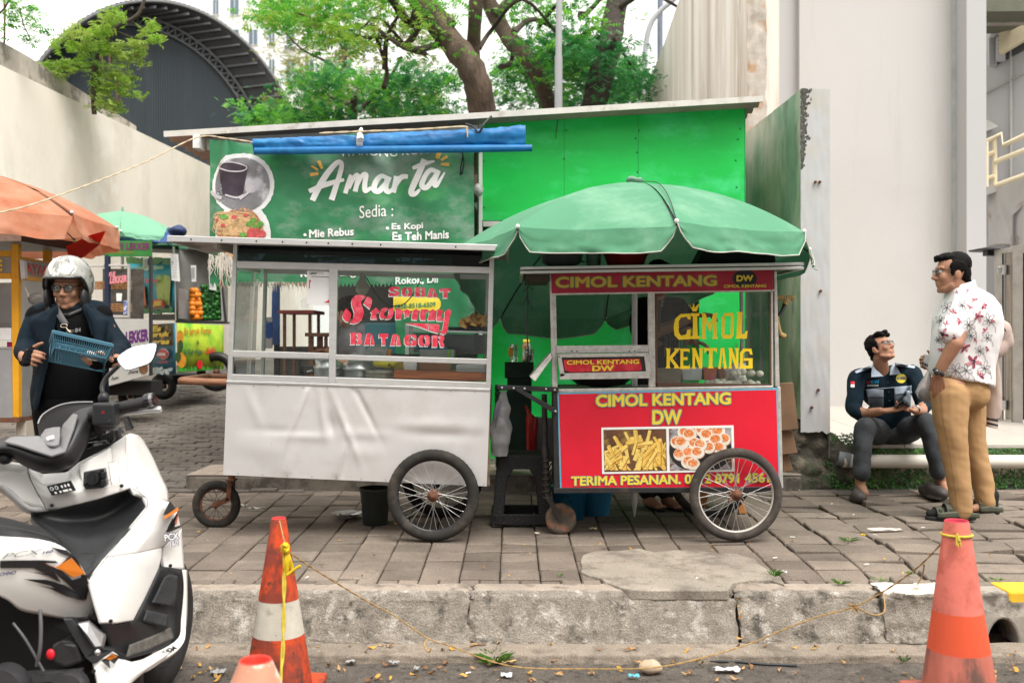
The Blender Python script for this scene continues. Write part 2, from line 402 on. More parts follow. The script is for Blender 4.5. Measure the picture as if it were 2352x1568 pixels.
# kerb: cracked blocks with a worn rounded nose, then a gutter slab with a broken lip
def kerb_prof(t):
 'y,z along the profile'
 pts=[(4.98,.2895),(4.93,.289),(4.875,.286),(4.852,.279),(4.835,.264),(4.822,.24),(4.79,.16),(4.765,.105),(4.75,.075),(4.74,.06)]
 f=t*(len(pts)-1);i=min(int(f),len(pts)-2);return lerp(pts[i][0],pts[i+1][0],f-i),lerp(pts[i][1],pts[i+1][1],f-i)
def kerb_block(x0,x1,jl,jr,mi_top=1):
 mb=MB();nu=max(8,int((x1-x0)/.016));nv=36
 def fn(a,b):
  y,z=kerb_prof(b)
  e0=x0+jl*nz(b*5,x0,3,1.6);e1=x1+jr*nz(b*5,x1,3,1.6)
  x=lerp(e0,e1,a);d=.007*nz(x,b,1,7)+.004*nz(x,b*2,4,24)+.003*nz(x,b*2,9,60)
  ed=min(a*(x1-x0),(1-a)*(x1-x0));rnd=max(0,.02-ed)*.8
  return (x,y+(d if b>.2 else 0)+rnd*(b>.1),z+.004*nz(x,y,2,9)*(b<.6)-rnd*(b<.5))
 mb.grid(fn,nu,nv)
 for k in range(len(mb.f)):
  if (k//nu)<9:mb.m[k]=1
 for a in (0,1):
  ring=[V(fn(a,j/nv)) for j in range(nv+1)];ring+=[V((ring[-1].x,5.0,.0)),V((ring[0].x,5.0,.28))]
  mb.add(ring,[tuple(range(len(ring)))])
 return mb
for x0,x1,a,b in ((-5.2,-.21,0,.03),(-.2,1.08,.03,.02),(1.098,1.80,.02,.05),(3.2,6.5,0,0)):
 struct('kerb',kerb_block(x0,x1,a,b),[kerb_m,kerbtop_m],fix=False)
# lumpy repaired block with flaking white paint, a drain hole beside it and a yellow painted end
mb=MB()
def lump(a,b):
 y,z=kerb_prof(b);x=lerp(1.79,2.12,a)
 bul=.035*math.sin(min(1,b*1.3)*math.pi)*(1-.5*a)
 return (x+.02*nz(b*6,a,2,2),y-bul+.02*nz(x,b,2,6)+.008*nz(x,b,5,25),z+.006+.01*nz(x,y,7,8))
mb.grid(lump,46,30)
for k in range(len(mb.f)):
 if (k//46)<11+int(3*nz(k%46,0,0,.23)):mb.m[k]=1
 else:mb.m[k]=0
mb.add([lump(0,j/30) for j in range(31)]+[(1.79,5,0),(1.79,5,.28)],[tuple(range(33))]);mb.add([lump(1,j/30) for j in range(31)]+[(2.12,5,0),(2.12,5,.28)],[tuple(range(33))])
o=struct('broken_kerb',mb,[kerb_m,white_chip],fix=False)
mb=MB()
for x0,x1 in ((2.13,3.19),):
 out=[(x0,.03),(x0+.01,.262),(x0+.04,.283),(x1,.285),(x1,.03)]
 hole=[(x0+.235+.075*math.cos(math.pi*k/10),.03+.135*math.sin(math.pi*k/10)) for k in range(11)]
 poly=[(x,4.79+(.03 if z>.2 else 0),z) for x,z in out+hole]
 mb.prism(poly,(0,.21,0))
struct('drain_kerb',mb,[mat('drain_block',(.32,.29,.25),.9,.2,6,c2=(.1,.085,.07),t2=(.5,.62),s2=6,c3=(.75,.5,.03),t3=(.66,.7),s3=2,bump=.6,bscale=60)],bevel=.012)
mb=MB();mb.box2((2.40,4.812,.2),(3.15,5.01,.2935));struct('yellow_kerb_paint',mb,yellow_paint,bevel=.012)
mb=MB();mb.box2((2.1,4.95,-.02),(3.2,5.2,.05));struct('drain_floor',mb,joint_m)
mb=MB();
def gut(a,b):
 x=lerp(-5.2,6.5,a)
 if b<.6:
  t=b/.6;return (x,lerp(4.76,4.60+.012*nz(x,1,0,6)+.008*nz(x,4,0,21),t),.062-.008*t+.004*nz(x,t,2,9))
 t=(b-.6)/.4;return (x,4.60+.012*nz(x,1,0,6)+.008*nz(x,4,0,21)-.012*t+.006*nz(x,t*3,3,14),.054-.06*t)
mb.grid(gut,560,16)
struct('gutter_slab',mb,mat('gutter_concrete',(.27,.225,.18),.92,.2,5,c2=(.15,.125,.1),t2=(.5,.65),s2=7,c3=(.38,.34,.29),t3=(.6,.7),s3=18,bump=.9,bscale=120,bdist=.005,grain=.45,gs=160))
# lane climbing away on the left, small interlocking pavers
def lz(y):return gz(y) if y<7.2 else gz(7.2)+.078*(y-7.2)
mb=MB();y=7.55;row=0
while y<14.5:
 x=-6.2-(row%2)*.1
 while x<(-1.6 if y<7.9 else -2.2):
  paver(mb,x,x+.21,y,y+.11,lz,.003,gap=.006,tilt=.004);x+=.21
 y+=.11;row+=1
struct('lane_paving',mb,lane_m,fix=False)
mb=MB();mb.grid( lambda a,b:(lerp(-7,9,a),lerp(7.5,40,b),lz(min(lerp(7.5,40,b),17))-.022),4,40);struct('lane',mb,lane_m)
# raised platform behind the carts
plat_m=mat('platform_concrete',(.2,.175,.145),.9,.25,5,c2=(.08,.07,.06),t2=(.45,.6),s2=6,bump=.6,bscale=60)
mb=MB();mb.box2((-2.5,7.62,.2),(2.22,12.2,.475));struct('platform',mb,plat_m,bevel=.02)
mb=MB()
for k in range(23):
 for j in range(3):
  x=-2.49+k*.205;mb.box((x+.1,7.68+j*.205+.04,.4775),(.198,.198,.012))
struct('platform_pavers',mb,mat('platform_tile',(.3,.25,.21),.85,.2,4,c2=(.16,.14,.12),t2=(.5,.65),s2=3),bevel=.003)
# ---------------- left boundary wall ----------------
cream=mat('stained_cream_plaster',(.87,.80,.72),.9,.06,.6,c2=(.74,.68,.6),t2=(.48,.62),s2=.5,c3=(.92,.87,.81),t3=(.55,.68),s3=.9,stretch=(1,1,.6),bump=.15,bscale=8)
coping_m=mat('weathered_coping',(.42,.38,.34),.9,.2,3,c2=(.2,.18,.16),t2=(.5,.62),s2=4)
mb=MB();wy=[6,11.7,19.7,30];wz=[4.57,4.74,4.98,5.29]
for i in range(3):
 a,b=wy[i],wy[i+1];za,zb=wz[i],wz[i+1]
 mb.add([(-6,a,0),(-6,b,0),(-6,b,zb),(-6,a,za),(-6.15,a,0),(-6.15,b,0),(-6.15,b,zb),(-6.15,a,za)],[(0,1,2,3),(7,6,5,4),(3,2,6,7)])
bw=thing('boundary_wall','tall stained cream plaster wall running back along the left lane','wall',(-6,11,0))
obj('plaster_face',mb,cream,bw)
mb=MB()
mb.add([(-6.15,6,4.5),(-6.15,16.3,4.8),(-6.15,16.3,5.02),(-6.15,12.6,5.12),(-6.15,6,5.0),(-6.35,6,4.5),(-6.35,16.3,4.8),(-6.35,16.3,5.02),(-6.35,12.6,5.12),(-6.35,6,5.0)],[(0,1,2,3,4),(9,8,7,6,5),(3,2,7,8),(4,3,8,9),(1,6,7,2)])
obj('coping',mb,coping_m,bw)
for y,h in ((11.75,1.0),(11.95,.85),(12.15,.8),(15.1,.75),(15.35,.9),(15.6,.7)):
 mb=MB();mb.tube([(-6.2,y,4.9),(-6.2,y+.02,5.1+h*.5),(-6.21+random.uniform(-.03,.03),y,5.1+h)],.014,6);obj('reinforcing_bar',mb,rust,bw)
# ---------------- arched hall ----------------
th=.5;hc=V((-13.827,40,6.391));hR,hE=6.207,1.418
hh=V((math.cos(th),math.sin(th),0));ha=V((-.93,.37,0))
def arch(ph,d,r=1.0):return hc+hh*(hR*r*math.cos(ph))+V((0,0,hR*r*hE*math.sin(ph)))+ha*d
hall=thing('arched_hall','dark metal hall with a tall arched roof behind the cream wall','hall',(hc.x,hc.y,0))
N=48
mb=MB();mb.grid( lambda a,b:arch(math.pi*(a*1.16-.08),24*b,1.0+.004*(int(a*240)%2)),240,1);mb2=MB();mb2.grid( lambda a,b:arch(math.pi*(a*1.16-.08),24*b,.975),60,1)
obj('roof',mb,mat('pale_roof_sheet',(.78,.79,.8),.45,.05,2),hall)
obj('roof_lining',mb2,mat('roof_soffit',(.09,.095,.1),.8),hall)
mb=MB()
for k in range(22):
 d=.15+k*.17
 pass
for i in range(N):
 a=math.pi*(i/N*1.1-.05)
 p,q=arch(a,.06,.965),arch(a,1.9,.965);mb.bar(p,q,.07,.1,up=(p-hc))
mb.tube([arch(math.pi*(i/60*1.12-.06),0,.99) for i in range(61)],.07,6)
obj('eave_purlin',mb,mat('eave_steel',(.15,.155,.16),.6),hall)
mb=MB();nR=260
def hface(a,b):
 x=lerp(-.965,.965,a);zz=math.sqrt(max(0,1-(x/.97)**2))*.958*hE*hR
 return hc+hh*(x*hR)+V((0,0,lerp(-6.4,zz,b)))+ha*(1.7+.05*(int(a*nR)%2))
mb.grid(hface,nR,6,smooth=False)
obj('cladding',mb,mat('dark_cladding',(.03,.042,.05),.5,.12,.4,c2=(.055,.065,.072),t2=(.5,.7),s2=.25,stretch=(4,4,.3)),hall)
mb=MB()
for i in range(60):
 a0,a1=math.pi*i/60,math.pi*(i+1)/60
 mb.bar(arch(a0,1.55,.95),arch(a1,1.55,.95),.1,.1);mb.bar(arch(a0,1.55,.905),arch(a1,1.55,.905),.08,.08)
 mb.bar(arch(a0,1.55,.95),arch(a1,1.55,.905),.05,.05);mb.bar(arch(a1,1.55,.95),arch(a1,1.55,.905),.05,.05)
obj('arch_truss',mb,mat('truss_steel',(.1,.105,.11),.6),hall)
# ---------------- white apartment block far behind ----------------
apt_m=mat('apartment_render',(.78,.78,.77),.8,.04,.2);apt_g=mat('apartment_glass',(.12,.17,.22),.15,.2,.3)
ax0=P(470,0,95).x;ax1=P(830,0,95).x
apt=thing('apartment_block','tall white apartment block far away behind the hall and trees','building',(ax0+7,95,0))
mb=MB();mb.box2((ax0,95,-.05),(ax1,110,48));obj('wall',mb,apt_m,apt)
for cx_ in range(8):
 for rz in range(9):
  x=ax0+1.1+cx_*1.78;z=18.3+rz*2.85
  if (cx_+rz*3)%7==3:continue
  wv=1.0 if (cx_%3) else .7
  mb=MB();mb.box2((x-wv/2,94.9,z),(x+wv/2,95.02,z+1.6));f=obj('window',mb,apt_m,apt)
  mb=MB();mb.box2((x-wv/2+.1,94.86,z+.1),(x-.04,94.92,z+1.5));mb.box2((x+.04,94.86,z+.1),(x+wv/2-.1,94.92,z+1.5));obj('glass',mb,apt_g,f)
  if (cx_*5+rz)%3==0:
   mb=MB();mb.box2((x-wv/2-.1,94.6,z-.25),(x+wv/2+.1,95,z-.12));obj('ledge',mb,mat('ledge_grey',(.45,.46,.47),.8),f)
# ---------------- right-hand side: retaining wall, fin wall, grey building ----------------
stain_m=mat('streaked_concrete',(.74,.68,.61),.9,.08,1,c2=(.27,.19,.11),t2=(.48,.66),s2=1.0,stretch=(1,1.6,.07),c3=(.85,.81,.76),t3=(.48,.6),s3=2.2,stretch3=(1,1,.1),bump=.2,bscale=20)
mb=MB();prof=[(9.5,6.9),(11.5,6.55),(13.7,6.2),(15.2,5.98),(16.2,5.9),(19,5.6),(30,5.0)]
for i in range(len(prof)-1):
 (a,za),(b,zb)=prof[i],prof[i+1]
 mb.add([(2.3,a,0),(2.3,b,0),(2.3,b,zb),(2.3,a,za),(2.55,a,0),(2.55,b,0),(2.55,b,zb),(2.55,a,za)],[(3,2,1,0),(4,5,6,7),(3,7,6,2)]+([(0,4,7,3)] if i==0 else []))
rw=thing('retaining_wall','high brown streaked concrete wall behind the green kiosk','wall',(2.4,12,0))
obj('streaked_face',mb,stain_m,rw)
mb=MB();mb.grid( lambda a,b:(lerp(2.24,2.42,a)+.02*nz(a*3,b*30,1,1),9.47+.02*nz(a*4,b*40,5),lerp(2.6,7,b)),8,90)
obj('rough_edge',mb,mat('flaking_edge',(.46,.41,.36),.95,.2,8,c2=(.42,.27,.17),t2=(.52,.62),s2=6,bump=1,bscale=30),rw)
# fin wall
fin_side=mat('mossy_green_plaster',(.52,.50,.40),.9,.15,2,c2=(.2,.33,.22),t2=(.45,.6),s2=1.3,stretch=(1,1,.5),c3=(.1,.11,.08),t3=(.56,.72),s3=2.0,stretch3=(1,1,.35),bump=.3,bscale=30)
fin_end=mat('pillar_plaster',(.46,.46,.47),.9,.05,3,c2=(.46,.44,.41),t2=(.5,.65),s2=4,c3=(.12,.11,.1),t3=(.68,.74),s3=5,bump=.25,bscale=30)
def finz(y):return 3.44+(y-7.68)*.024
mb=MB();ny=30
mb.grid( lambda a,b:(2.225+.006*nz(a*4,b*6,1,2),lerp(9.48,7.68,a),lerp(.9,finz(lerp(9.48,7.68,a))+.014*nz(a*9,3,0,2),b)),40,60)
fw=thing('fin_wall','mossy green stained short wall with a pale end between kiosk and terrace','wall',(2.33,7.7,.35))
obj('mossy_face',mb,fin_side,fw)
mb=MB();mb.grid( lambda a,b:(lerp(2.225,2.452,a),7.675+.004*nz(a*4,b*9,1,2),lerp(.80+.05*nz(a*5,2,1,1),3.445+.01*nz(a*7,1,0,2),b)),16,90)
mb.add([(2.225,7.68,3.44),(2.452,7.68,3.44),(2.452,9.48,3.48),(2.225,9.48,3.48),(2.452,7.68,.6),(2.452,9.48,.6)],[(0,1,2,3),(1,4,5,2)])
obj('end_face',mb,fin_end,fw)
mb=MB();
for k in range(420):
 t=random.random()**1.5;z=3.44-t*.6;x=2.228+abs(random.gauss(0,.028))*(1-t*.6)
 mb.ell((x,7.672,z),(random.uniform(.002,.009),.003,random.uniform(.004,.016)),6,4)
obj('black_mould',mb,mat('black_mould',(.09,.085,.08),.95,.4,40),fw)
mb=MB()
for u,v in ((1873,418),(1883,418),(1885,668),(1880,895),(1865,935)):
 p=P(u,v,7.66);mb.ell(p,(.012,.02,.012),8,5)
obj('old_fixing',mb,rust,fw)
# rubble footing
rock_m=mat('dark_rubble',(.075,.068,.055),.95,.4,6,c2=(.16,.135,.1),t2=(.5,.62),s2=7,c3=(.035,.06,.025),t3=(.55,.66),s3=5,bump=1,bscale=25,bdist=.02)
mb=MB();random.seed(8)
for k in range(26):
 x=random.uniform(2.15,2.62);z=random.uniform(.33,.84)
 mb.ell((x,7.72+random.uniform(0,.12)+(z-.4)*.12,z),(random.uniform(.09,.17),random.uniform(.08,.12),random.uniform(.07,.13)),10,7)
for k in range(26):
 y=random.uniform(7.8,9.4);z=random.uniform(.4,.95+.1*random.random());mb.ell((2.2+random.uniform(-.03,.05),y,z),(.09,random.uniform(.1,.16),random.uniform(.08,.13)),10,7)
me=fuse(mb,.022,2);wrinkle(me, lambda c:.02*nz(c.x,c.y,c.z,9)+.012*nz(c.x,c.y,c.z,26))
obj('rubble_footing',me,rock_m,fw,fix=False)
# grey building
gr=mat('grey_render',(.51,.50,.49),.85,.03,.5,c2=(.47,.46,.45),t2=(.5,.7),s2=.35,c3=(.44,.43,.41),t3=(.56,.74),s3=2.4,stretch3=(1,1,.12),grain=.05,gs=60,bump=.08,bscale=30)
gr2=mat('grey_render_shaded',(.45,.45,.455),.85,.03,.5)  # darker bluish copy of the render, shading put into the colour
gb=thing('grey_building','plain light grey rendered building with a pilaster beside the terrace','building',(3.6,11,.8))
mb=MB();mb.box2((2.56,10.98,.3),(3.147,13,8));obj('recessed_wall',mb,gr2,gb)
mb=MB();mb.box2((3.147,10.9,.3),(4.9,12.4,8));obj('main_wall',mb,gr,gb)
mb=MB();mb.box2((4.85,10.62,.3),(5.06,12.4,8));obj('pilaster',mb,gr2,gb)
mb=MB();mb.box2((4.815,10.86,.79),(4.85,10.9,8));obj('joint_trim',mb,mat('joint_grey',(.4,.43,.42),.8),gb)
# tiled terrace
tile_m=mat('terrace_tile',(.5,.465,.42),.35,.06,1.5,c2=(.5,.45,.39),t2=(.6,.7),s2=5)
terr=MB()
for k in range(8):
 for j in range(6):
  x=2.46+k*.61;y=7.78+j*.61;terr.box((x+.303,y+.303,lerp(.7,.8,(y-7.78)/3.3)-.01),(.604,.604,.03),Matrix.Rotation(math.atan2(.1,3.3),3,'X'))
struct('terrace_tiles',terr,tile_m,bevel=.003)
mb=MB();mb.add([(2.46,7.8,.3),(7.4,7.8,.3),(7.4,11.5,.3),(2.46,11.5,.3),(2.46,7.8,.672),(7.4,7.8,.672),(7.4,11.5,.78),(2.46,11.5,.78)],[(0,1,5,4),(4,5,6,7),(1,2,6,5),(0,4,7,3)])
struct('terrace',mb,mat('terrace_base',(.23,.19,.14),.95,.3,6,c2=(.09,.075,.055),t2=(.5,.62),s2=8,bump=.8,bscale=50),fix=False)
mb=MB();mb.tube([P(1935,1058,7.66),P(2000,1059,7.66),P(2352,1060,7.66),(6.5,7.66,P(0,1061,7.66).z)],.052,20)
pipe=obj('drain_pipe',mb,mat('pvc_pipe',(.66,.62,.55),.5,.06,4,c2=(.1,.07,.05),t2=(.66,.69),s2=14));tag(pipe,'white speckled drain pipe along the terrace edge','pipe')
for u in (1927,1945):
 pass
mb=MB();mb.tube([P(1925,1052,7.68),P(1952,1058,7.66)],[.055,.062],16);obj('pipe_socket',mb,mat('pipe_grey',(.2,.22,.23),.6),pipe)
# moss and creeping plants below the pipe: nobody could count it
leaf_low=mat('creeper_leaf',(.035,.13,.022),.55,.4,12,c2=(.1,.26,.04),t2=(.5,.65),s2=9,translucent=.25)
mb=MB();random.seed(3)
for k in range(7000):
 if k%6==0:x=random.uniform(2.42,2.75);z=random.uniform(.36,.78)
 else:x=random.uniform(2.62,6.0);z=random.choice((random.uniform(.345,.56),random.uniform(.345,.52),random.uniform(.60,.665)))
 if z<.6 and nz(x*2.2,z*5,3)<-.28:continue
 y=7.76-random.uniform(0,.07)-(.5-z)*.18
 r=random.uniform(.006,.015);n=V((random.uniform(-.6,.6),-1,random.uniform(.1,1.2))).normalized();t=n.orthogonal().normalized();t.rotate(Matrix.Rotation(random.random()*6,3,n));q=n.cross(t);c=V((x,y,z))
 mb.add([c-t*r,c-q*r*.7+n*.003,c+t*r*1.1,c+q*r*.7+n*.003],[(0,1,2,3)])
o=obj('creeping_plants',mb,leaf_low,fix=False);o['kind']='stuff';o['label']='low green creeping plants under the white drain pipe';o['category']='ground cover'
# building in the side alley
al_m=mat('alley_panel',(.48,.48,.49),.7,.03,.8);ivory=mat('ivory_paint',(.75,.66,.47),.5,.05,6)
ab=thing('alley_building','pale panelled building with louvre and raised walkway in the right alley','building',(7.2,14,1))
def AL(u,v):
 k=(u-CX)/FPX;Y=20.5/(k*1.15+1.0);return P(u,v,Y)
mb=MB();a,b,c,d=AL(2255,1010),AL(2480,1010),AL(2480,-60),AL(2255,-60);mb.prism([a,b,c,d],(.3,.3,0));obj('wall',mb,al_m,ab)
off=V((-.06,-.1,0))
mb=MB()
for (p,q) in (((2262,215),(2352,168)),((2322,40),(2322,780))):mb.bar(AL(*p)+off*.12,AL(*q)+off*.12,.03,.03)
obj('panel_joint',mb,mat('panel_joint',(.42,.42,.41),.8),ab)
mb=MB();q=[AL(2281,95),AL(2420,10),AL(2420,80),AL(2281,155)];mb.prism([p+off*.2 for p in q],(.02,.05,0));lv=obj('louvre_recess',mb,mat('louvre_dark',(.1,.105,.11),.8),ab)
mb=MB();mb.bar(AL(2281,92)+off,AL(2420,7)+off,.12,.05);mb.bar(AL(2281,92)+off,AL(2281,158)+off,.1,.05);mb.bar(AL(2300,90)+off,AL(2300,146)+off,.1,.06);obj('louvre_frame',mb,mat('frame_grey',(.45,.46,.48),.7),ab)
for k in range(5):
 t=k/5;mb=MB();mb.bar(AL(2300,92+46*t)+off*1.5,AL(2420,22+46*t)+off*1.5,.08,.06);obj('louvre_slat',mb,ivory,ab)
mb=MB();a,b,c,d=P(2262,0,11.8),P(2420,0,11.8),P(2420,25,11.8),P(2262,27,11.8);mb.prism([a,b,c,d],(0,1.2,.1));obj('canopy_beam',mb,mat('olive_beam',(.12,.125,.09),.7),ab)
mb=MB();mb.bar(P(2262,48,12.4),P(2420,45,12.4),.12,.1);mb.bar(P(2318,46,12.4),P(2400,-10,11.9),.09,.09);obj('canopy_strut',mb,mat('strut_grey',(.33,.31,.28),.7),ab)
mb=MB();q=[P(2262,272,13),P(2293,290,13),P(2262,303,13)];mb.prism(q,(0,.3,0));obj('vent_hood',mb,mat('hood',(.5,.5,.47),.6),ab)
mb=MB();q=[P(2262,425,13),P(2290,421,12.9),P(2352,408,12.4),P(2430,392,12.2),P(2430,1000,12.2),P(2352,900,12.4),P(2352,470,12.4),P(2325,495,12.6),P(2325,560,12.6),P(2292,560,12.8),P(2290,440,12.9),P(2262,450,13)]
mb.prism(q,(0,.25,0));obj('walkway_slab',mb,mat('walkway',(.56,.55,.54),.85,.06,3,c2=(.42,.36,.33),t2=(.58,.68),s2=4),ab)
mb=MB();mb.prism([P(2262,430,13.4),P(2420,430,13.4),P(2420,990,13.4),P(2262,990,13.4)],(0,.2,0));obj('underpass',mb,mat('underpass_grey',(.2,.215,.23),.8,.1,1),ab)
hr=thing('walkway_railing','ivory painted pipe railing on the raised walkway in the alley','railing',tuple(P(2300,421,12.6)))
for pts in ([(2262,327),(2300,308),(2303,335),(2360,308),(2420,282)],[(2262,358),(2285,350)],[(2285,372),(2420,318)],[(2262,412),(2285,405)],[(2285,427),(2420,378)]):
 mb=MB();mb.tube([P(u,v,12.55-(u-2262)*.003) for u,v in pts],.032,8);obj('rail',mb,ivory,hr)
for u,a,b in ((2265,326,430),(2285,315,427)):
 mb=MB();mb.tube([P(u,a,12.5),P(u,b,12.5)],.03,8);obj('post',mb,ivory,hr)
# unseen houses across the street, sized and darkened to cut front light
ob=thing('shophouse_light_block','unseen shophouse row across the street, sized and darkened to cut front light','building',(0,-16,0))
mb=MB();mb.box2((-34,-24,0),(34,-16,10.5));obj('wall',mb,mat('shop_wall',(.28,.265,.245),.8,.1,.4),ob)
mb=MB();mb.box2((-34.4,-24,10.5),(34.4,-15.4,10.9));obj('roof',mb,mat('shop_roof',(.25,.15,.1),.8),ob)
for k in range(16):
 for j in range(2):
  x=-31.5+k*4.2;z=1.0+j*4;mb=MB();mb.box2((x-1.3,-16.05,z),(x+1.3,-15.95,z+2.2));obj('window',mb,mat('shop_glass',(.05,.06,.07),.2),ob)
for k in range(9):mb=MB();x=-32+k*8;mb.box((x,-16.1,4.5),(.4,.5,9));obj('pier',mb,mat('shop_pier',(.3,.28,.26),.8),ob)
# stainless gate in front of the alley
GT= lambda u,v,d=0.0:P(u,v,9.5-(u-2290)*.004)+V((0,d,0))
gt=thing('steel_gate','dull stainless steel gate with hinges behind the standing man','gate',tuple(GT(2320,970)))
gm=mat('gate_steel',(.42,.41,.39),.35,.12,6,.6,c2=(.3,.28,.25),t2=(.5,.7),s2=5);gp=mat('gate_panel',(.2,.19,.17),.18,.3,3,.85,c2=(.35,.32,.28),t2=(.45,.6),s2=4,stretch=(3,3,.2))
for q,nm,m_ in (([(2289,572),(2302,570),(2303,968),(2291,965)],'gate_post',gm),([(2326,566),(2350,561),(2350,982),(2328,976)],'gate_stile',gm),([(2302,572),(2326,567),(2326,579),(2302,582)],'gate_rail',gm),([(2303,962),(2327,968),(2327,977),(2303,970)],'gate_rail',gm),([(2350,560),(2450,540),(2450,572),(2350,578)],'gate_rail',gm),([(2350,975),(2450,995),(2450,1008),(2350,985)],'gate_rail',gm)):
 mb=MB();mb.prism([GT(u,v) for u,v in q],(0,.05,0));obj(nm,mb,m_,gt,bevel=.004)
for a,b in ((2303,2309),(2314,2326),(2352,2395),(2400,2450)):
 mb=MB();mb.prism([GT(a,580,.03),GT(b,578,.03),GT(b,966,.03),GT(a,964,.03)],(0,.01,0));obj('gate_panel',mb,gp,gt)
for v in (620,930):
 mb=MB();mb.tube([GT(2304,v-11,-.02),GT(2304,v+11,-.02)],.022,12);mb.box(GT(2304,v,-.005),(.11,.012,.06));obj('hinge',mb,steel,gt,bevel=.002)
bp0=thing('striped_pole','slim black and white striped pole behind the steel gate','pole',tuple(GT(2311,968,.15)))
for k in range(6):v0=575+k*65;mb=MB();mb.tube([GT(2311,v0,.12),GT(2311,v0+65,.12)],.022,10);obj('pole_section',mb,(dark_ink,white_pl)[k%2],bp0)
mb=MB();mb.lathe([(.001,.03),(.05,.028),(.2,.0),(.2,-.006),(.001,.0)],GT(2299,570,.2),20);mb.box(GT(2299,576,.2),(.11,.1,.06));o=obj('flat_lamp',mb,black_pl);tag(o,'flat dark lamp above the steel gate post','lamp')
# ======================= KIOSK, BANNER, ROPES, TREES =======================
random.seed(11)
YK=7.9
def K(u,v,d=0.0):return P(u,v,YK)+V((0,-d,0))
green=mat('kiosk_green',(.006,.52,.075),.42,.14,1.2,c2=(.05,.62,.2),t2=(.5,.7),s2=2.2,stretch=(1,1,2),c3=(.004,.4,.06),t3=(.55,.7),s3=.9)
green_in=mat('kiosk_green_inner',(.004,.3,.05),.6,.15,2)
zinc=mat('roof_zinc',(.6,.58,.54),.5,.1,6,.2,c2=(.4,.34,.27),t2=(.58,.7),s2=5)
kt=thing('food_kiosk','bright green panelled kiosk with sloping zinc roof behind the carts','kiosk',(.8,8.2,.48))
def roofz(x):a,b=P(380,312,7.72),P(1750,231,7.72);return lerp(a.z,b.z,(x-a.x)/(b.x-a.x))
rx0,rx1=P(380,312,7.72).x,P(1750,231,7.72).x
mb=MB()
mb.grid( lambda a,b:(lerp(rx0,rx1,a),lerp(7.7,10.3,b),roofz(lerp(rx0,rx1,a))+.022*math.sin(b*84)-.0*b),8,240)
obj('roof',mb,mat('roof_sheet',(.3,.25,.21),.6,.2,4),kt,solid=.004)
mb=MB();mb.bar((rx0,7.69,roofz(rx0)+.005),(rx1,7.69,roofz(rx1)+.005),.02,.045);obj('roof_edge',mb,zinc,kt)
# panels
mb=MB();mb.prism([K(1105,270),K(1710,241),K(1710,507),K(1105,507)],(0,.03,0));up=obj('upper_panel',mb,green,kt,bevel=.004)
mb=MB()
for u in (1296,1466):mb.box2(K(u-.5,262,.0015),K(u+.5,507,-.002))
obj('panel_seam',mb,mat('seam_green',(.004,.26,.05),.6),up)
for u,v in ((1118,284),(1112,596-120),(1290,268),(1301,300),(1296,365),(1112,370),(1460,318),(1468,300),(1463,350),(1464,395),(1700,296),(1695,320),(1690,368),(1692,430)):
 mb=MB();mb.ell(K(u,v),(.008,.006,.008),8,5);obj('rivet',mb,mat('rivet_green',(.01,.2,.06),.4),up)
mb=MB();mb.tube([K(1283,268,.004),K(1278,300,.006),K(1276,318,.004)],.003,5);mb.tube([K(1283,268,.004),K(1292,272,.005)],.003,5);obj('dangling_wire',mb,mat('wire_dark',(.05,.08,.04),.6),up)
mb=MB();mb.prism([K(1110,508),K(1712,508),K(1712,520),K(1110,520)],(0,.05,0));obj('sill',mb,zinc,kt)
KB= lambda u,v,d=0.0:P(u,v,8.75)+V((0,-d,0))
mb=MB();mb.prism([KB(1100,730),KB(1715,730),KB(1715,1098),KB(1100,1098)],(0,.04,0));lp=obj('lower_panel',mb,green,kt,bevel=.004)
for u,v in ((1140,734),(1178,734),(1267,735),(1400,735),(1323,793)):
 mb=MB();mb.ell(KB(u,v),(.009,.006,.009),8,5);obj('rivet',mb,mat('rivet_green',(.01,.2,.06),.4),lp)
mb=MB();mb.grid( lambda a,b:KB(lerp(1100,1640,a),lerp(719,730,b)+1.5*nz(a*9,b,0,2),.012+.01*nz(a*14,b*2,5)),60,4);obj('counter_edge',mb,mat('counter_wrap',(.75,.75,.74),.5,.06,6),kt)
mb=MB();mb.box2((KB(1100,0).x,8.72,KB(0,724).z-.02),(KB(1712,0).x,9.1,KB(0,724).z));obj('counter',mb,white_pl,kt)
mb=MB();mb.prism([K(1606,520),K(1710,520),K(1710,1098),K(1606,1098)],(0,.03,0));obj('side_panel',mb,green,kt)
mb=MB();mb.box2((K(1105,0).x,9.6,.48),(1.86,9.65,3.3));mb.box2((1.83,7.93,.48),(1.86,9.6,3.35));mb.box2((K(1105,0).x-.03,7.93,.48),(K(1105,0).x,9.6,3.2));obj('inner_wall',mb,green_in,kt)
mb=MB();mb.bar(K(1104,268),K(1104,800),.028,.03);obj('post',mb,white_pl,kt)
mb=MB();mb.bar((rx0+.35,9.9,.4),(rx0+.35,9.9,roofz(rx0+.35)-.03),.05,.05);obj('post',mb,black_iron,kt)
mb=MB();mb.bar(K(1092,462,-.1),K(1108,492,-.1),.05,.04);obj('brace',mb,alu,kt)
mb=MB();mb.bar((rx0+.3,7.8,roofz(rx0+.3)-.07),(K(1100,0).x,7.8,roofz(-.25)-.09),.04,.09);obj('fascia_board',mb,mat('fascia_grey',(.5,.5,.49),.6),kt)
mb=MB();mb.box2((K(465,0).x,7.66,K(0,336).z-.06),(K(480,0).x,7.8,K(0,336).z+.04));obj('bracket',mb,white_pl,kt)
mb=MB();mb.box2((rx0+.3,10.0,.48),(-.3,10.04,1.45));mb.box2((P(765,0,10).x,9.95,.48),(-.3,9.99,3.0));obj('low_wall_dark_board',mb,mat('rear_wall_grey',(.16,.16,.16),.8,.2,2),kt)  # low wall, plus a tall dark board added to darken the seating
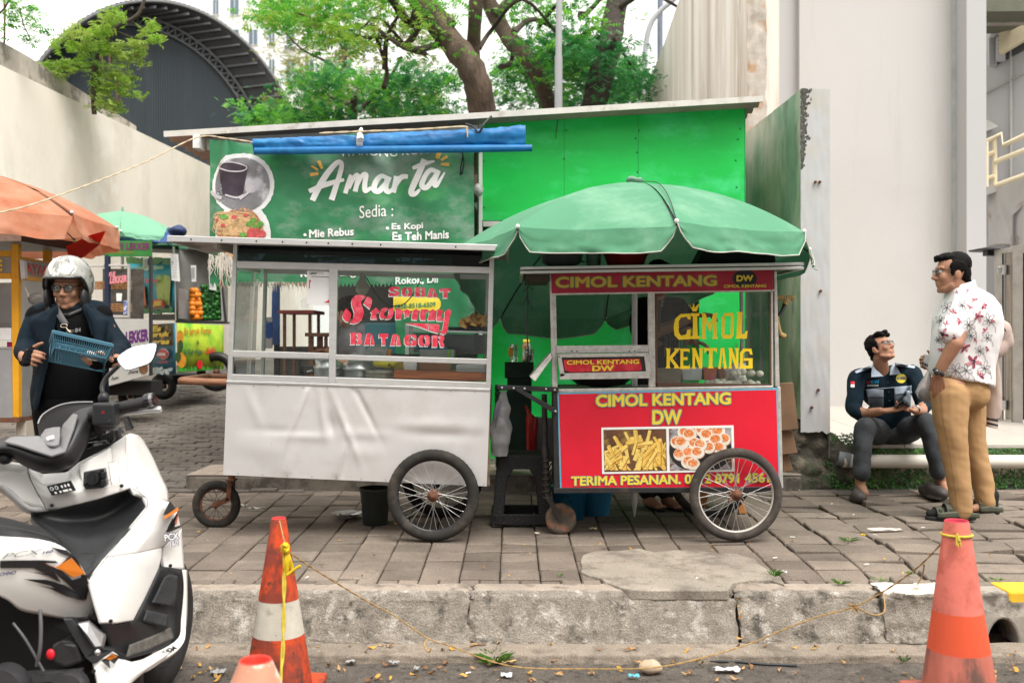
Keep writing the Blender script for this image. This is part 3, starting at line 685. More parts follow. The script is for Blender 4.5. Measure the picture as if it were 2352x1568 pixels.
# drink poster on the counter wall
pz=thing('drink_poster','green drink poster with white handwriting behind the kiosk counter','poster',tuple(K(1180,690,-.4)))
def PO(x,y):return P(x,y,YK+1.15)
mb=MB();mb.prism([PO(1130,640),PO(1232,640),PO(1232,722),PO(1130,722)],(0,.01,0));obj('sheet',mb,mat('poster_green',(.01,.22,.07),.5),pz)
PO2= lambda x,y:PO(x,y)+V((0,-.004,0))
mb=MB();letter(mb,'Nu',PO2(1155,672),PO2(1195,668),PO2(1155,650),bold=.03,shear=.2);letter(mb,'Madu',PO2(1145,700),PO2(1205,696),PO2(1145,674),bold=.04,shear=.25)
letter(mb,'LEBIH NUANSA, SMOOTH SODIK',PO2(1136,714),PO2(1210,713),PO2(1136,709),bold=.0);obj('lettering',mb,white_ink,pz)
# crates and jars on the counter
for u,c,nm in ((1500,(.5,.02,.03),'red drink carton on the kiosk counter beside the blue pack'),(1545,(.45,.015,.03),'red drink carton on the kiosk counter nearest the green side panel')):
 mb=MB();q=P(u,722,YK+1.0);mb.box2((q.x-.06,q.y-.05,q.z),(q.x+.06,q.y+.05,q.z+.11));o=obj('drink_carton',mb,mat('carton_red',c,.5),None,bevel=.004);tag(o,nm,'carton','cartons on the kiosk counter')
 t=MB();
mb=MB();q=P(1232,722,YK+1.0);mb.lathe([(.045,0),(.05,.02),(.05,.1),(.035,.13),(.035,.16)],(q.x,q.y,q.z-.01),16);o=obj('glass_jar',mb,mat('milky_jar',(.5,.52,.5),.3));tag(o,'milky jar standing on the kiosk counter beside the green poster','jar')
mb=MB();mb.ell(K(1099,440,.06),(.04,.035,.05),12,8);me=mb.mesh('bag');wrinkle(me, lambda c:.012*nz(c.x,c.y,c.z,40));o=obj('knotted_plastic_bag',me,mat('thin_plastic',(.7,.7,.72),.25,.1,30,trans=.4));tag(o,'small knotted white plastic bag hanging beside the green panel','bag')
# ---------------- hanging banner ----------------
def bn(u,v,lift=0.0):
 s=(u-480)/610;t=max(0,(v-320)/500)
 f=0
 for c,wd,a in ((.08,.05,.05),(.56,.09,.05),(.66,.07,-.03),(.45,.07,-.02),(.8,.1,.03),(.28,.1,.02)):
  cc=c+(t*.25*(1 if c>.5 else -.4));f+=a*math.exp(-((s-cc)/(wd*(.5+t)))**2)*(1-.5*t)
 f*=1.5;f+=.012*nz(s*6,t*3,1,2)+.006*nz(s*12,t*9,7,2)
 return P(u,v,7.62)+V((0,-f-lift,0))
bt=thing('menu_banner','green coffee stall banner hanging from the kiosk roof over the white cart','banner',tuple(P(785,560,7.62)))
bgreen=mat('banner_green',(.03,.2,.085),.5,.1,1.2,c2=(.055,.37,.1),t2=(.56,.72),s2=1.3,stretch=(1,1,1.8),c3=(.2,.29,.23),t3=(.5,.64),s3=1.3,stretch3=(1,1,1.7))
def bottom(u):return 655+6*math.sin(u*.7) if u<904 else 812
mb=MB();mb.grid( lambda a,b:bn(lerp(481+6*b,1088+3*b,a),lerp(320+10*math.sin(a*9)*(1-b),bottom(lerp(481,1088,a)),b)),180,110);obj('cloth',mb,bgreen,bt,fix=False)
B1= lambda x,y:bn(x*.3646+673.7,y*.3646,.006)
mb=MB()
for pts,wd in (([(118,1262),(150,1190),(200,1105),(255,1040),(292,1022),(306,1050),(282,1130),(238,1258)],[34,40,36,30,34,40]),([(98,1205),(165,1172),(250,1146),(322,1134)],[26,34,20]),([(328,1220),(352,1150),(372,1108)],[30,34]),([(352,1190),(392,1120),(414,1116),(408,1160),(394,1212)],[24,30,34]),([(400,1190),(440,1118),(466,1112),(458,1170),(462,1212),(500,1190)],[24,30,34,20]),([(596,1128),(560,1112),(528,1150),(516,1200),(545,1212),(585,1160),(604,1112)],[26,36,30]),([(600,1116),(584,1180),(600,1214),(636,1180)],[34,34,18]),([(648,1106),(640,1160),(628,1214)],[34,32]),([(636,1180),(676,1116),(722,1112)],[22,34,26]),([(830,1010),(792,1098),(742,1206),(768,1222),(800,1196)],[38,42,36,16]),([(752,1062),(820,1040),(892,1022)],[22,30,12]),([(908,1090),(868,1078),(832,1118),(812,1170),(842,1186),(890,1130),(918,1078)],[26,36,30]),([(914,1082),(892,1150),(906,1174),(956,1090)],[34,34,10])):
 stroke(mb,pts,wd,B1)
obj('script_title',mb,white_ink,bt,fix=False)
mb=MB()
for pts in ([(105,1092),(155,1082),(157,1100),(108,1112)],[(110,1050),(122,1042),(156,1064),(150,1076)],[(146,1014),(168,1010),(187,1058),(170,1064)],[(905,965),(935,968),(920,1008),(896,1004)],[(928,1008),(968,978),(976,994),(938,1020)],[(932,1030),(984,1028),(982,1050),(930,1046)]):shape(mb,pts,B1)
obj('ray_mark',mb,mat('ray_yellow',(.8,.45,.1),.5),bt,fix=False)
mb=MB()
def bw_(u0,v0,u1,v1,h):return lambda a,b:bn(lerp(u0,u1,a),lerp(v0,v1,a)-h*b,.006)
for t,u0,v0,u1,v1,h,bo in (('WARUNG KOPI',781,362,985,356,21,.0),('Sedia :',827,503,904,498,28,-.008),('Mie Rebus',709,546,813,541,19,.03),('Es Kopi',901,533,972,529,19,.03),('Es Teh Manis',903,554,1032,549,20,.03),('Es Jeruk',925,606,995,601,20,.03),('Omelet',711,592,787,588,18,.03),('Roti Goreng',730,615,862,610,20,.03),('Roti, Pisang',690,641,818,638,20,.03),('Rokok, Dll',910,657,1006,652,20,.03)):
 letter(mb,t,(0,0,0),(1,0,0),(0,1,0),bold=bo,warp=bw_(u0,v0,u1,v1,h))
for u,v in ((700,539),(892,526),(701,588),(916,598)):disc(mb,u,v,3.6,3.6, lambda x,y:bn(x,y,.006),n=12)
obj('menu_lettering',mb,white_ink,bt,fix=False)
mb=MB();mb.grid( lambda a,b:bn(lerp(905,1000,a),lerp(682,714,b),.006),30,8);disc(mb,1000,698,13,16, lambda x,y:bn(x,y,.0055));obj('phone_label',mb,yellow_ink,bt,fix=False)
mb=MB();letter(mb,'0858-8518-6509',(0,0,0),(1,0,0),(0,1,0),bold=.02,warp= lambda a,b:bn(lerp(908,1001,a),lerp(711,704,a)-11*b,.009));letter(mb,'Wisata Coba',(0,0,0),(1,0,0),(0,1,0),bold=.01,warp= lambda a,b:bn(lerp(945,1000,a),lerp(640,637,a)-6*b,.009));obj('phone_number',mb,green_ink,bt,fix=False)
# printed pictures: coffee glass in a torn white ring, noodle bowl below
mb=MB();disc(mb,561,425,71,72, lambda x,y:bn(max(x,482),y,.004),n=60,wob=.012);disc(mb,562,540,62,74, lambda x,y:bn(max(x,485),y,.005),n=60,wob=.01);obj('torn_ring',mb,mat('print_white',(.72,.73,.73),.5,.05,8),bt,fix=False)
mb=MB();disc(mb,560,425,62,62, lambda x,y:bn(max(x,483),y,.007),n=40);obj('coffee_photo',mb,mat('photo_grey',(.2,.195,.21),.5,.4,2.5,c2=(.5,.5,.53),t2=(.5,.6),s2=4),bt,fix=False)
f9= lambda x,y:bn(x,y,.010);f12= lambda x,y:bn(x,y,.013)
mb=MB();mb.grid( lambda a,b:f9(lerp(lerp(507,518,b),lerp(570,558,b),a),386+64*b),12,12);disc(mb,539,385,33,10,f9);obj('printed_glass',mb,mat('print_coffee',(.05,.035,.05),.4,.3,12),bt,fix=False)
mb=MB();stroke(mb,[(507,388),(522,378),(545,376),(568,384),(560,393),(530,396),(508,389)],3,f12);stroke(mb,[(522,450),(545,455),(560,448)],4,f12);disc(mb,576,435,12,9,f9);stroke(mb,[(552,458),(572,442),(585,430)],5,f12);stroke(mb,[(489,440),(496,450),(515,458)],8,f12);obj('printed_rim',mb,mat('print_pale',(.55,.53,.56),.4),bt,fix=False)
mb=MB();disc(mb,556,540,52,62, lambda x,y:bn(max(x,486),y,.007),n=40);obj('noodle_photo',mb,mat('photo_noodle',(.42,.2,.09),.5,.5,40,c2=(.65,.42,.2),t2=(.5,.55),s2=45,c3=(.25,.08,.04),t3=(.56,.62),s3=30),bt,fix=False)
mb=MB()
for k in range(40):stroke(mb,[(495+random.random()*100,490+random.random()*50) for _ in range(4)],1.6,f9)
obj('printed_noodles',mb,mat('print_noodle',(.62,.4,.2),.5,.3,50),bt,fix=False)
mb=MB()
for u,v in ((575,515),(590,522),(584,508),(560,540),(520,500),(600,515)):disc(mb,u,v,9,6,f12,n=12,wob=.15)
obj('printed_leaf',mb,mat('print_leaf',(.12,.3,.05),.5,.4,50),bt,fix=False)
mb=MB()
for u,v,r in ((585,536,17),(604,538,10),(518,520,5),(541,500,6),(566,495,5),(505,508,4)):disc(mb,u,v,r,r*.8,f12,n=16)
obj('printed_sausage',mb,mat('print_red',(.5,.08,.08),.5,.3,40),bt,fix=False)
# frayed lower end
mb=MB()
for k in range(60):
 u=random.uniform(487,534);v0=random.uniform(575,600);L=random.uniform(25,75)*(1.0 if u>505 else .6);pts=[bn(u+random.uniform(-3,3)*j*.5,v0+L*j/4,.02+.01*random.random()) for j in range(5)]
 mb.tube(pts,[.004,.0045,.004,.003,.001],4)
for k in range(160):
 u=random.uniform(534,770);pts=[bn(u+random.uniform(-1,1)*j,648+random.uniform(0,12)*j,.004) for j in range(3)];mb.tube(pts,[.004,.003,.001],4)
obj('frayed_threads',mb,mat('fray',(.62,.57,.5),.9,.2,20,c2=(.6,.2,.12),t2=(.55,.65),s2=4),bt,fix=False)
mb=MB();mb.tube([bn(1062,350,.03),bn(1066,375,.04),bn(1062,400,.03),bn(1058,404,.03),bn(1059,385,.04),bn(1064,358,.03)],.006,5);obj('tie_strap',mb,dark_ink,bt)
# ---------------- rolled blue tarpaulin ----------------
tarp=mat('blue_tarpaulin',(.006,.125,.34),.42,.2,5,c2=(.012,.19,.43),t2=(.5,.7),s2=6,bump=.3,bscale=60)
def tp(a,ang):
 u=lerp(585,1207,a);vt=lerp(319,286,max(0,a-.05)**1.25);vb=lerp(354,338,a)
 c=P(u,(vt+vb)/2,7.5);h=(vb-vt)/2/305;d=.07-.02*a
 r=1+.10*math.sin(ang*3+a*7)+.16*nz(a*9,math.cos(ang)*1.4,math.sin(ang),2)+.11*nz(a*30,math.cos(ang)*2,math.sin(ang)*2,2)
 sq=1-.32*math.exp(-((a-.39)/.018)**2)
 return c+V((0,d*math.cos(ang)*r*sq,h*math.sin(ang)*min(r,1.12)*sq))
tt=thing('rolled_tarpaulin','rolled blue tarpaulin tied up under the kiosk roof edge','tarpaulin',tuple(P(890,330,7.5)))
mb=MB();mb.loft([[tp(i/160,2*math.pi*j/30) for j in range(30)] for i in range(161)]);obj('tarp_roll',mb,tarp,tt)
mb=MB();mb.tube([P(lerp(585,1222,a),lerp(347,340,a),7.45) for a in (0,.25,.5,.75,1)],[.028,.03,.03,.03,.026],14);obj('inner_roll',mb,tarp,tt)
mb=MB()
def tie(a,b):
 ang=a*2*math.pi;c=tp(.391+(b-.5)*.022,ang);k=P(828,333,7.5);return c+(c-k)*.1
mb.grid( lambda a,b:tie(a,b),30,4);mb.tube([P(828,322,7.4),P(826,306,7.44),P(830,296,7.5)],[.03,.02,.012],8);obj('tie_band',mb,mat('tie_white',(.68,.68,.7),.6,.1,30),tt)
def rope(pts,r,m,label,name='rope',kind='rope',k=8,strands=True):
 ps=smooth_path(pts,k);mb=MB()
 if strands:
  n=len(ps)*3;L=[ps[min(int(i/3),len(ps)-1)].lerp(ps[min(int(i/3)+1,len(ps)-1)],(i%3)/3) for i in range(n)]
  acc=0
  for s in range(2):
   acc=0;q=[]
   for i,p in enumerate(L):
    if i:acc+=(p-L[i-1]).length
    an=acc/(r*5)+s*math.pi;q.append(p+V((math.cos(an)*r*.5,math.sin(an)*r*.35,math.sin(an)*r*.5)))
   mb.tube(q,r*.62,5)
 else:mb.tube(ps,r,7)
 o=obj(name,mb,m);return tag(o,label,kind)
cream_rope=mat('cream_rope',(.45,.37,.26),.9,.15,30)
rope([P(-60,498,6.1),P(60,474,6.35),P(200,425,6.7),P(330,374,7.2),P(452,316,7.62),P(520,318,7.55),P(590,328,7.44)],.0065,cream_rope,'long cream rope strung from the kiosk roof to the left')
rope([P(735,306,7.5),P(828,302,7.42),P(950,298,7.42),P(1060,291,7.42),P(1072,296,7.42),P(1074,315,7.42)],.008,cream_rope,'thin cream rope lying along the top of the blue tarpaulin',k=6)
rope([P(1070,285,7.5),P(1088,292,7.45),P(1100,304,7.42),P(1112,285,7.42),P(1128,268,7.6)],.009,dark_ink,'black cord knotted at the corner of the green panel','cord','cord',strands=False)
# ---------------- trees ----------------
bark=mat('tree_bark',(.115,.082,.06),.95,.3,6,c2=(.07,.05,.036),t2=(.45,.6),s2=5,stretch=(1,1,.35),c3=(.07,.13,.03),t3=(.6,.7),s3=2.5,bump=1,bscale=26,bdist=.03)
bark_d=mat('dark_bark',(.05,.04,.034),.95,.4,6,c2=(.2,.15,.11),t2=(.6,.68),s2=1.6,bump=1,bscale=26,bdist=.03)
twig=mat('twig_bark',(.06,.045,.035),.95,.3,10)
def leafm(n,a,b):return mat(n,a,.5,.35,1.1,c2=b,t2=(.45,.6),s2=2.6,translucent=.45)
lf=[leafm('leaf_bright',(.07,.3,.03),(.2,.48,.05)),leafm('leaf_deep',(.025,.15,.04),(.06,.26,.06)),leafm('leaf_olive',(.2,.23,.05),(.3,.3,.09)),leafm('leaf_young',(.2,.36,.04),(.34,.42,.09))]
def clump(mb,c,r,n,size,flat=.45,mi=0):
 c=V(c)
 for _ in range(n):
  d=V((random.gauss(0,.5),random.gauss(0,.5),random.gauss(0,.5)*flat))*r;p=c+d
  nrm=V((random.gauss(0,.45),random.gauss(0,.45),1)).normalized();t=nrm.orthogonal().normalized();t.rotate(Matrix.Rotation(random.random()*6.28,3,nrm));q=nrm.cross(t);s=size*random.uniform(.6,1.3)
  for k in (-1,0,1):
   o_=p+t*s*.8*k;w_=s*.42
   mb.add([o_-t*w_-q*s*.1,o_-q*s-V((0,0,s*.25)),o_+t*w_*.6,o_+q*s-V((0,0,s*.25))],[(0,1,2),(0,2,3)],mi)
def tree(label,trunkpaths,branches,clumps,bm,lm,Y,leaf=.055,dens=1.0,group=None,name='tree'):
 b0=P(*trunkpaths[0][0][0],Y);t=thing(name,label,'tree',(b0.x,b0.y,lz(min(Y,17))),group)
 mb=MB()
 for pts,rs in trunkpaths:
  ps=smooth_path([P(u,v,Y)+V((0,.25*math.sin(i*1.7),0)) for i,(u,v) in enumerate(pts)],5)
  mb.tube(ps,[lerp(rs[0],rs[1],i/(len(ps)-1))*(1+.12*nz(i*.9,rs[0]*9,1)) for i in range(len(ps))],14)
 me=mb.mesh('trunk');wrinkle(me, lambda c:.02*nz(c.x,c.y,c.z*.4,6));obj('trunk',me,bm,t)
 if branches:
  mb=MB()
  for pts,rs in branches:
   ps=smooth_path([P(u,v,Y)+V((0,.6*math.sin(i*2.1+u),0)) for i,(u,v) in enumerate(pts)],5);mb.tube(ps,[lerp(rs[0],rs[1],i/(len(ps)-1)) for i in range(len(ps))],7)
  obj('limb',mb,twig if bm is not bark_d else bark_d,t)
 mb=MB();mats=[]
 for (u0,v0,u1,v1,n,mi) in clumps:
  for _ in range(n):
   u,v=random.uniform(u0,u1),random.uniform(v0,v1);dy=random.uniform(-1.6,1.6);c=P(u,v,Y+dy)
   clump(mb,c,random.uniform(.25,.6),int(28*dens),leaf*random.uniform(.8,1.15),mi=mi if random.random()<.74 else 1-mi)
 obj('crown',mb,[lf[k] for k in lm],t,fix=False)
 return t
YT=15.0
tree('big leaning tree with a mossy upright second stem above the kiosk roof',[([(1120,700),(1112,400),(1108,260),(1085,170),(1010,60),(930,-60),(880,-140)],(.235,.165)),([(1092,190),(1086,120),(1092,40),(1095,-60)],(.11,.1))],[([(965,40),(935,32),(905,24)],(.1,.05)),([(985,60),(940,110),(900,100),(830,70),(760,50)],(.06,.02)),([(1000,80),(970,140),(930,130),(860,75)],(.06,.025)),([(880,150),(890,90),(925,50)],(.05,.02)),([(876,190),(880,140),(862,80)],(.045,.02)),([(1040,60),(1010,10),(960,-40)],(.06,.03)),([(1100,100),(1130,40),(1200,25),(1290,60)],(.04,.02)),([(985,150),(940,120),(880,70),(800,45),(700,60)],(.035,.012))],[(620,-40,860,60,60,0),(580,20,700,60,9,1),(700,40,860,110,22,0),(860,-40,1040,40,26,0),(960,30,1060,120,6,0)],bark,(0,3),YT,.05)
tree('slanting grey tree trunk behind the middle of the kiosk roof',[([(1290,640),(1285,330),(1262,245),(1215,150),(1160,70),(1115,-20),(1090,-80)],(.15,.13)),([(1135,30),(1180,-20),(1200,-60)],(.07,.06))],[([(1180,100),(1230,30),(1330,70),(1400,105),(1420,100)],(.05,.02)),([(1240,40),(1290,20),(1350,-20)],(.04,.02)),([(1330,60),(1345,20),(1385,-20)],(.07,.03)),([(1300,120),(1360,90),(1400,95)],(.035,.015)),([(1150,150),(1175,120),(1180,60)],(.05,.03))],[(1140,-40,1400,40,30,1),(1180,40,1400,120,22,0),(1200,100,1380,190,34,0)],bark,(1,0),YT+1.5,.05)
tree('dark tall tree trunk leaning right between lamp post and streaked wall',[([(1330,640),(1350,330),(1365,235),(1395,120),(1415,20),(1440,-80)],(.22,.17))],[([(1420,20),(1480,5),(1560,30)],(.05,.02)),([(1400,110),(1440,140),(1480,150)],(.03,.01))],[(1320,90,1420,200,22,1),(1390,160,1490,235,26,1),(1420,130,1480,180,6,1)],bark_d,(1,1),YT+.8,.05)
random.seed(5)
tree('feathery yellowish tree in front of the white apartment block',[([(760,640),(770,300),(790,160),(800,90)],(.12,.05))],[([(790,180),(740,130),(690,110),(640,60)],(.05,.015)),([(790,150),(840,100),(880,60)],(.05,.015)),([(780,220),(720,190),(680,170)],(.04,.01)),([(795,130),(770,80),(720,50)],(.04,.01))],[(620,70,790,160,20,0),(690,160,800,240,24,0),(840,140,1000,220,16,0),(900,60,990,150,10,0)],twig,(2,2),24,.06,.8,'background trees')
tree('deep green bushy tree behind the left half of the kiosk roof',[([(800,640),(805,320),(815,220)],(.12,.06))],[([(810,250),(760,210),(700,200)],(.05,.02)),([(812,240),(880,180),(930,150)],(.05,.02))],[(680,175,1040,290,100,0),(580,245,760,290,34,1),(700,150,800,190,14,0),(900,150,1060,200,16,0)],twig,(1,0),19,.06,1.0,'background trees')
tree('deep green bushy tree behind the right half of the kiosk roof',[([(1230,640),(1240,320),(1250,200)],(.12,.06))],[([(1240,250),(1300,200),(1360,190)],(.05,.02)),([(1240,220),(1190,170),(1160,150)],(.05,.02))],[(1120,130,1460,270,120,0),(1180,90,1400,150,22,0)],twig,(1,0),20,.06,1.0,'background trees')
tree('low loose tree top far behind beside the streaked wall',[([(1450,640),(1452,300),(1455,220)],(.1,.05))],[],[(1400,150,1490,235,26,0)],twig,(1,1),28,.08,1.0,'background trees')
tree('far olive tree crowns below the apartment block',[([(930,640),(930,300),(940,200)],(.12,.05))],[],[(640,190,1000,290,60,0)],twig,(2,2),32,.1,1.0,'background trees')
# sapling rooted on the left wall
random.seed(7)
YS=13.5
sp=thing('wall_sapling','bright young leafy sapling growing from the top of the cream wall','plant',tuple(P(215,250,YS)))
mb=MB()
for pts,r in (([(217,262),(215,230),(218,150),(245,95),(270,62),(310,40),(327,15),(340,-40)],(.035,.022)),([(218,155),(190,156),(165,148)],(.02,.01)),([(222,140),(225,180),(235,215)],(.016,.008)),([(250,90),(235,60),(240,30)],(.012,.006)),([(262,70),(300,85),(320,90)],(.012,.006)),([(240,100),(280,120),(300,130)],(.012,.006))):
 ps=smooth_path([P(u,v,YS) for u,v in pts],5);mb.tube(ps,[lerp(r[0],r[1],i/(len(ps)-1)) for i in range(len(ps))],7)
obj('stem',mb,twig,sp)
mb=MB()
for (u,v,n) in ((250,35,9),(270,45,6),(345,60,4),(355,85,4),(235,70,10),(200,90,9),(170,75,5),(165,105,6),(130,95,4),(225,105,8),(260,110,8),(310,100,8),(315,130,6),(285,130,6),(150,150,9),(110,155,8),(180,150,8),(225,165,9),(260,175,9),(290,180,7),(240,200,8),(285,205,5),(240,235,7),(265,245,6),(225,195,5),(305,225,3),(340,85,3),(205,125,4),(140,170,4)):
 for _ in range(int(n*1.5)):clump(mb,P(u+random.gauss(0,8),v+random.gauss(0,7),YS+random.uniform(-.4,.4)),.1,5,.046,.7)
obj('leaves',mb,lf[3],sp,fix=False)
mb=MB()
tw=MB();tw.tube([P(-20,50,12),P(10,20,12),P(40,-30,12)],.012,6);tw.tube([P(45,20,12),P(55,60,12),P(70,90,12)],.008,5)
ht=thing('overhanging_twig','thin leafy twig hanging in the top left corner above the wall','plant',tuple(P(20,20,12)));obj('stem',tw,twig,ht)
for u,v in ((20,30),(45,20),(35,55),(60,45),(70,60),(55,85),(65,100),(10,55),(75,35),(100,70),(30,5)):
 for _ in range(4):clump(mb,P(u+random.gauss(0,7),v+random.gauss(0,7),12),.1,5,.035,.7)
obj('leaves',mb,lf[0],ht,fix=False)
# poles
pg=mat('pole_grey',(.36,.37,.39),.5,.06,4)
lp=thing('lamp_post','straight grey lamp post rising behind the kiosk roof','lamp post',(P(1283,0,13).x,13,lz(13)))
mb=MB();mb.tube([(P(1282,0,13).x,13,lz(13)),(P(1283,0,13).x,13,P(0,130,13).z)],[.06,.05],14);obj('lower_mast',mb,pg,lp)
mb=MB();mb.tube([(P(1283,0,13).x,13,P(0,130,13).z),(P(1288,0,13).x,13,7.5)],[.042,.038],14);obj('upper_mast',mb,pg,lp)
sl=thing('street_light','curved arm street light beside the streaked wall','street light',(P(1482,0,19).x,19,lz(17)))
mb=MB();mb.tube(smooth_path([P(1478,500,19),P(1480,190,19),P(1483,110,19),P(1493,60,19),P(1512,30,19),P(1540,5,19),P(1570,-20,19)],5),.05,10);obj('curved_arm',mb,pg,sl)
mb=MB();mb.tube([P(1516,600,19.5),P(1516,60,19.5),P(1517,-60,19.5)],.055,10);o=obj('utility_pole',mb,mat('pole_blue',(.17,.2,.26),.5),None);tag(o,'dark blue grey pole crossing the curved street light','pole')
# ======================= CARTS =======================
random.seed(21)
def wheel(parent,c,r,tw,rim_m,nsp=28,hub_r=.028,tyre_m=None,wd=.03,tread=True,spoke_m=None,axis='Y',flat=0.0,spoke_r=.0016):
 'one spoked wheel: tyre with rim, hub and spokes'
 c=V(c);ax=V((0,1,0)) if axis=='Y' else V((1,0,0));si=V((1,0,0)) if axis=='Y' else V((0,1,0))
 def pt(a,rr,d=0):return c+(si*math.cos(a)+V((0,0,1))*math.sin(a))*rr+ax*d
 rc=r-tw;n=96;rings=[]
 for i in range(n):
  a=2*math.pi*i/n;ring=[]
  for j in range(16):
   b=2*math.pi*j/16;rr=tw*(1+(.05 if (tread and i%2 and abs(b-math.pi)>1.9 or False) else 0));q=pt(a,rc+rr*math.cos(b),rr*math.sin(b)*.95)
   if flat and q.z<c.z-r+flat:q.z=c.z-r+flat;q=q+ax*(.25*flat*math.sin(b))
   ring.append(q)
  rings.append(ring)
 mb=MB();mb.loft(rings+[rings[0]],caps=False);w_=obj('wheel',mb,tyre_m or rubber,parent)
 mb=MB();ri=rc-tw*.75
 mb.loft([[pt(2*math.pi*i/64,rr,d) for rr,d in ((ri+.016,-wd/2),(ri+.006,-wd/2-.002),(ri-.004,-wd/2+.004),(ri-.012,-wd*.25),(ri-.012,wd*.25),(ri-.004,wd/2-.004),(ri+.016,wd/2))] for i in range(65)],caps=False);obj('rim',mb,rim_m,w_)
 mb=MB();mb.lathe([(0.001,-.055),(.012,-.055),(.012,-.035),(hub_r,-.033),(hub_r,-.026),(.016,-.024),(.016,.024),(hub_r,.026),(hub_r,.033),(.012,.035),(.012,.055),(.001,.055)],(0,0,0),18,axis='Y');
 if axis=='X':mb.v=[V((p.y,p.x,p.z)) for p in mb.v]
 mb.v=[p+c for p in mb.v];obj('hub',mb,rust if rim_m is not alu_dirty else alu_dirty,w_)
 for k in range(nsp):
  a=2*math.pi*(k+.5)/nsp;sgn=-1 if k%2 else 1;sk=.42*(1 if (k//2)%2 else -1)
  mb=MB();mb.tube([pt(a+sk*1.5,hub_r*.88,sgn*.03),pt(a,ri-.004,sgn*.004)],spoke_r,5);mb.tube([pt(a,ri-.02,sgn*.004),pt(a,ri-.003,sgn*.004)],spoke_r*1.7,5);obj('spoke',mb,spoke_m or steel,w_)
 return w_
# ---------------- white snack cart ----------------
Y1=5.97;D1=.62
def A(u,v,d=0.0):return P(u,v,Y1)+V((0,d,0))
def Z1(x,y,d=0.0):return A(x*.3125+428.7,y*.3125+490,d)
c1=thing('snack_cart','white and aluminium dumpling cart with glass windows and a dented front','food cart',(-.95,6.25,gz(6.2)))
sheet=mat('dented_white_sheet',(.62,.61,.605),.34,.04,3,.2,c2=(.54,.52,.50),t2=(.5,.7),s2=2.5,c3=(.3,.22,.15),t3=(.70,.76),s3=7,bump=.05,bscale=50)
def dent(a,b):
 p=A(lerp(lerp(521,1126,a),lerp(513,1118,a),b),lerp(lerp(879,896,a),lerp(1090,1116,a),b))
 x,z=a*2.86,b;f=0
 for cx_,cz,wx,wz,an,h in ((.80,.28,.03,.3,-.35,.022),(1.05,.3,.04,.22,.15,.016),(1.15,.42,.05,.12,.2,-.02),(1.30,.42,.045,.3,.45,.02),(1.5,.22,.04,.25,.55,-.018),(1.27,.75,.035,.3,-.2,.016),(1.33,.8,.03,.25,-.2,-.012),(.55,.5,.3,.05,.1,-.008),(.9,.55,.25,.05,-.1,.010),(2.3,.38,.45,.07,-.05,.014),(2.35,.48,.4,.06,.05,-.012),(2.68,.45,.07,.2,-.3,.01),(.3,.25,.06,.22,.4,.009),(.4,.68,.25,.12,.5,.009),(1.55,.5,.3,.06,-.12,.010),(1.5,.7,.2,.08,0,.008),(.72,.85,.05,.2,-.3,.01)):
  dx,dz=x-cx_-an*(z-cz),z-cz;f+=h*math.exp(-(dx/wx)**2-(dz/wz)**2)
 f+=.006*nz(x*1.6,z*2,1,1)+.002*nz(x*7,z*6,1,1);ed=min(1,min(a*40,(1-a)*40,b*16,(1-b)*16))
 return p+V((0,-f*ed*.62-.004,0))
mb=MB();mb.grid(dent,220,90);obj('front_sheet',mb,sheet,c1,fix=False)
for k in range(22):
 a=k/21;b=(.022,.975)[k%2];mb=MB();mb.ell(dent(.01+a*.98,b)+V((0,-.001,0)),.0035,7,4);obj('rivet',mb,mat('rivet_dull',(.3,.28,.26),.5),c1)
mb=MB();mb.add([A(521,879),A(1126,896),A(1118,1116),A(513,1090),A(521,879,D1),A(1126,896,D1),A(1118,1116,D1),A(513,1090,D1)],[(0,4,7,3),(1,2,6,5),(3,7,6,2),(4,5,6,7)]);obj('body_box',mb,mat('brown_edge_board',(.25,.2,.16),.8,.3,10,c2=(.5,.48,.46),t2=(.45,.55),s2=4),c1)
mb=MB();mb.bar(A(1121,897,.005),A(1120,1115,.005),.025,.012);obj('edge_strip',mb,mat('rough_edge_wood',(.16,.11,.07),.9,.4,20),c1)
mb=MB();mb.prism([A(521,876,.02),A(1126,893,.02),A(1126,893,D1),A(521,876,D1)],(0,0,-.012));obj('counter_top',mb,alu,c1)
# frame
def fr(name,pts,d0=0,th=.035,m=alu,par=None,bev=.003):
 mb=MB();mb.prism([A(u,v,d0) for u,v in pts],(0,th,0));return obj(name,mb,m,par or c1,bevel=bev)
fr('corner_post',[(536,556),(545,556),(532,874),(521,874)]);fr('corner_post',[(1125,570),(1136,570),(1127,893),(1116,893)])
fr('corner_post',[(550,585),(558,585),(550,868),(542,868)],D1-.04);fr('corner_post',[(1112,600),(1120,600),(1112,880),(1104,880)],D1-.04)
fr('top_rail',[(544,599),(1125,613),(1124,628),(543,616)]);fr('middle_rail',[(534,804),(756,811),(755,824),(533,820)]);fr('middle_rail',[(770,814),(1119,824),(1118,837),(769,826)])
fr('bottom_rail',[(532,859),(755,866),(755,880),(531,873)]);fr('bottom_rail',[(770,866),(1117,878),(1116,892),(770,880)]);fr('mullion',[(757,616),(776,617),(770,882),(755,881)],-.004)
fr('lower_trim',[(520,873),(1126,892),(1126,898),(520,879)],-.01,.02)
fr('eave_rail',[(544,554),(1126,566),(1126,575),(544,562)])
for p in (((552,606),(1112,622)),((548,820),(1108,836))):
 mb=MB();mb.bar(A(*p[0],D1-.02),A(*p[1],D1-.02),.02,.03);obj('back_rail',mb,alu,c1)
for u0,v0,u1,v1,s in ((540,606,555,612,0),(1128,620,1114,628,0),(531,812,546,826,0),(1122,830,1110,838,0)):
 mb=MB();mb.bar(A(u0,v0,.03),A(u1,v1,D1-.04) if False else A(u0,v0,D1-.02),.02,.03);obj('side_rail',mb,alu,c1)
dark_glass=glass_mat('smoked_pane',(.12,.16,.18),.015)
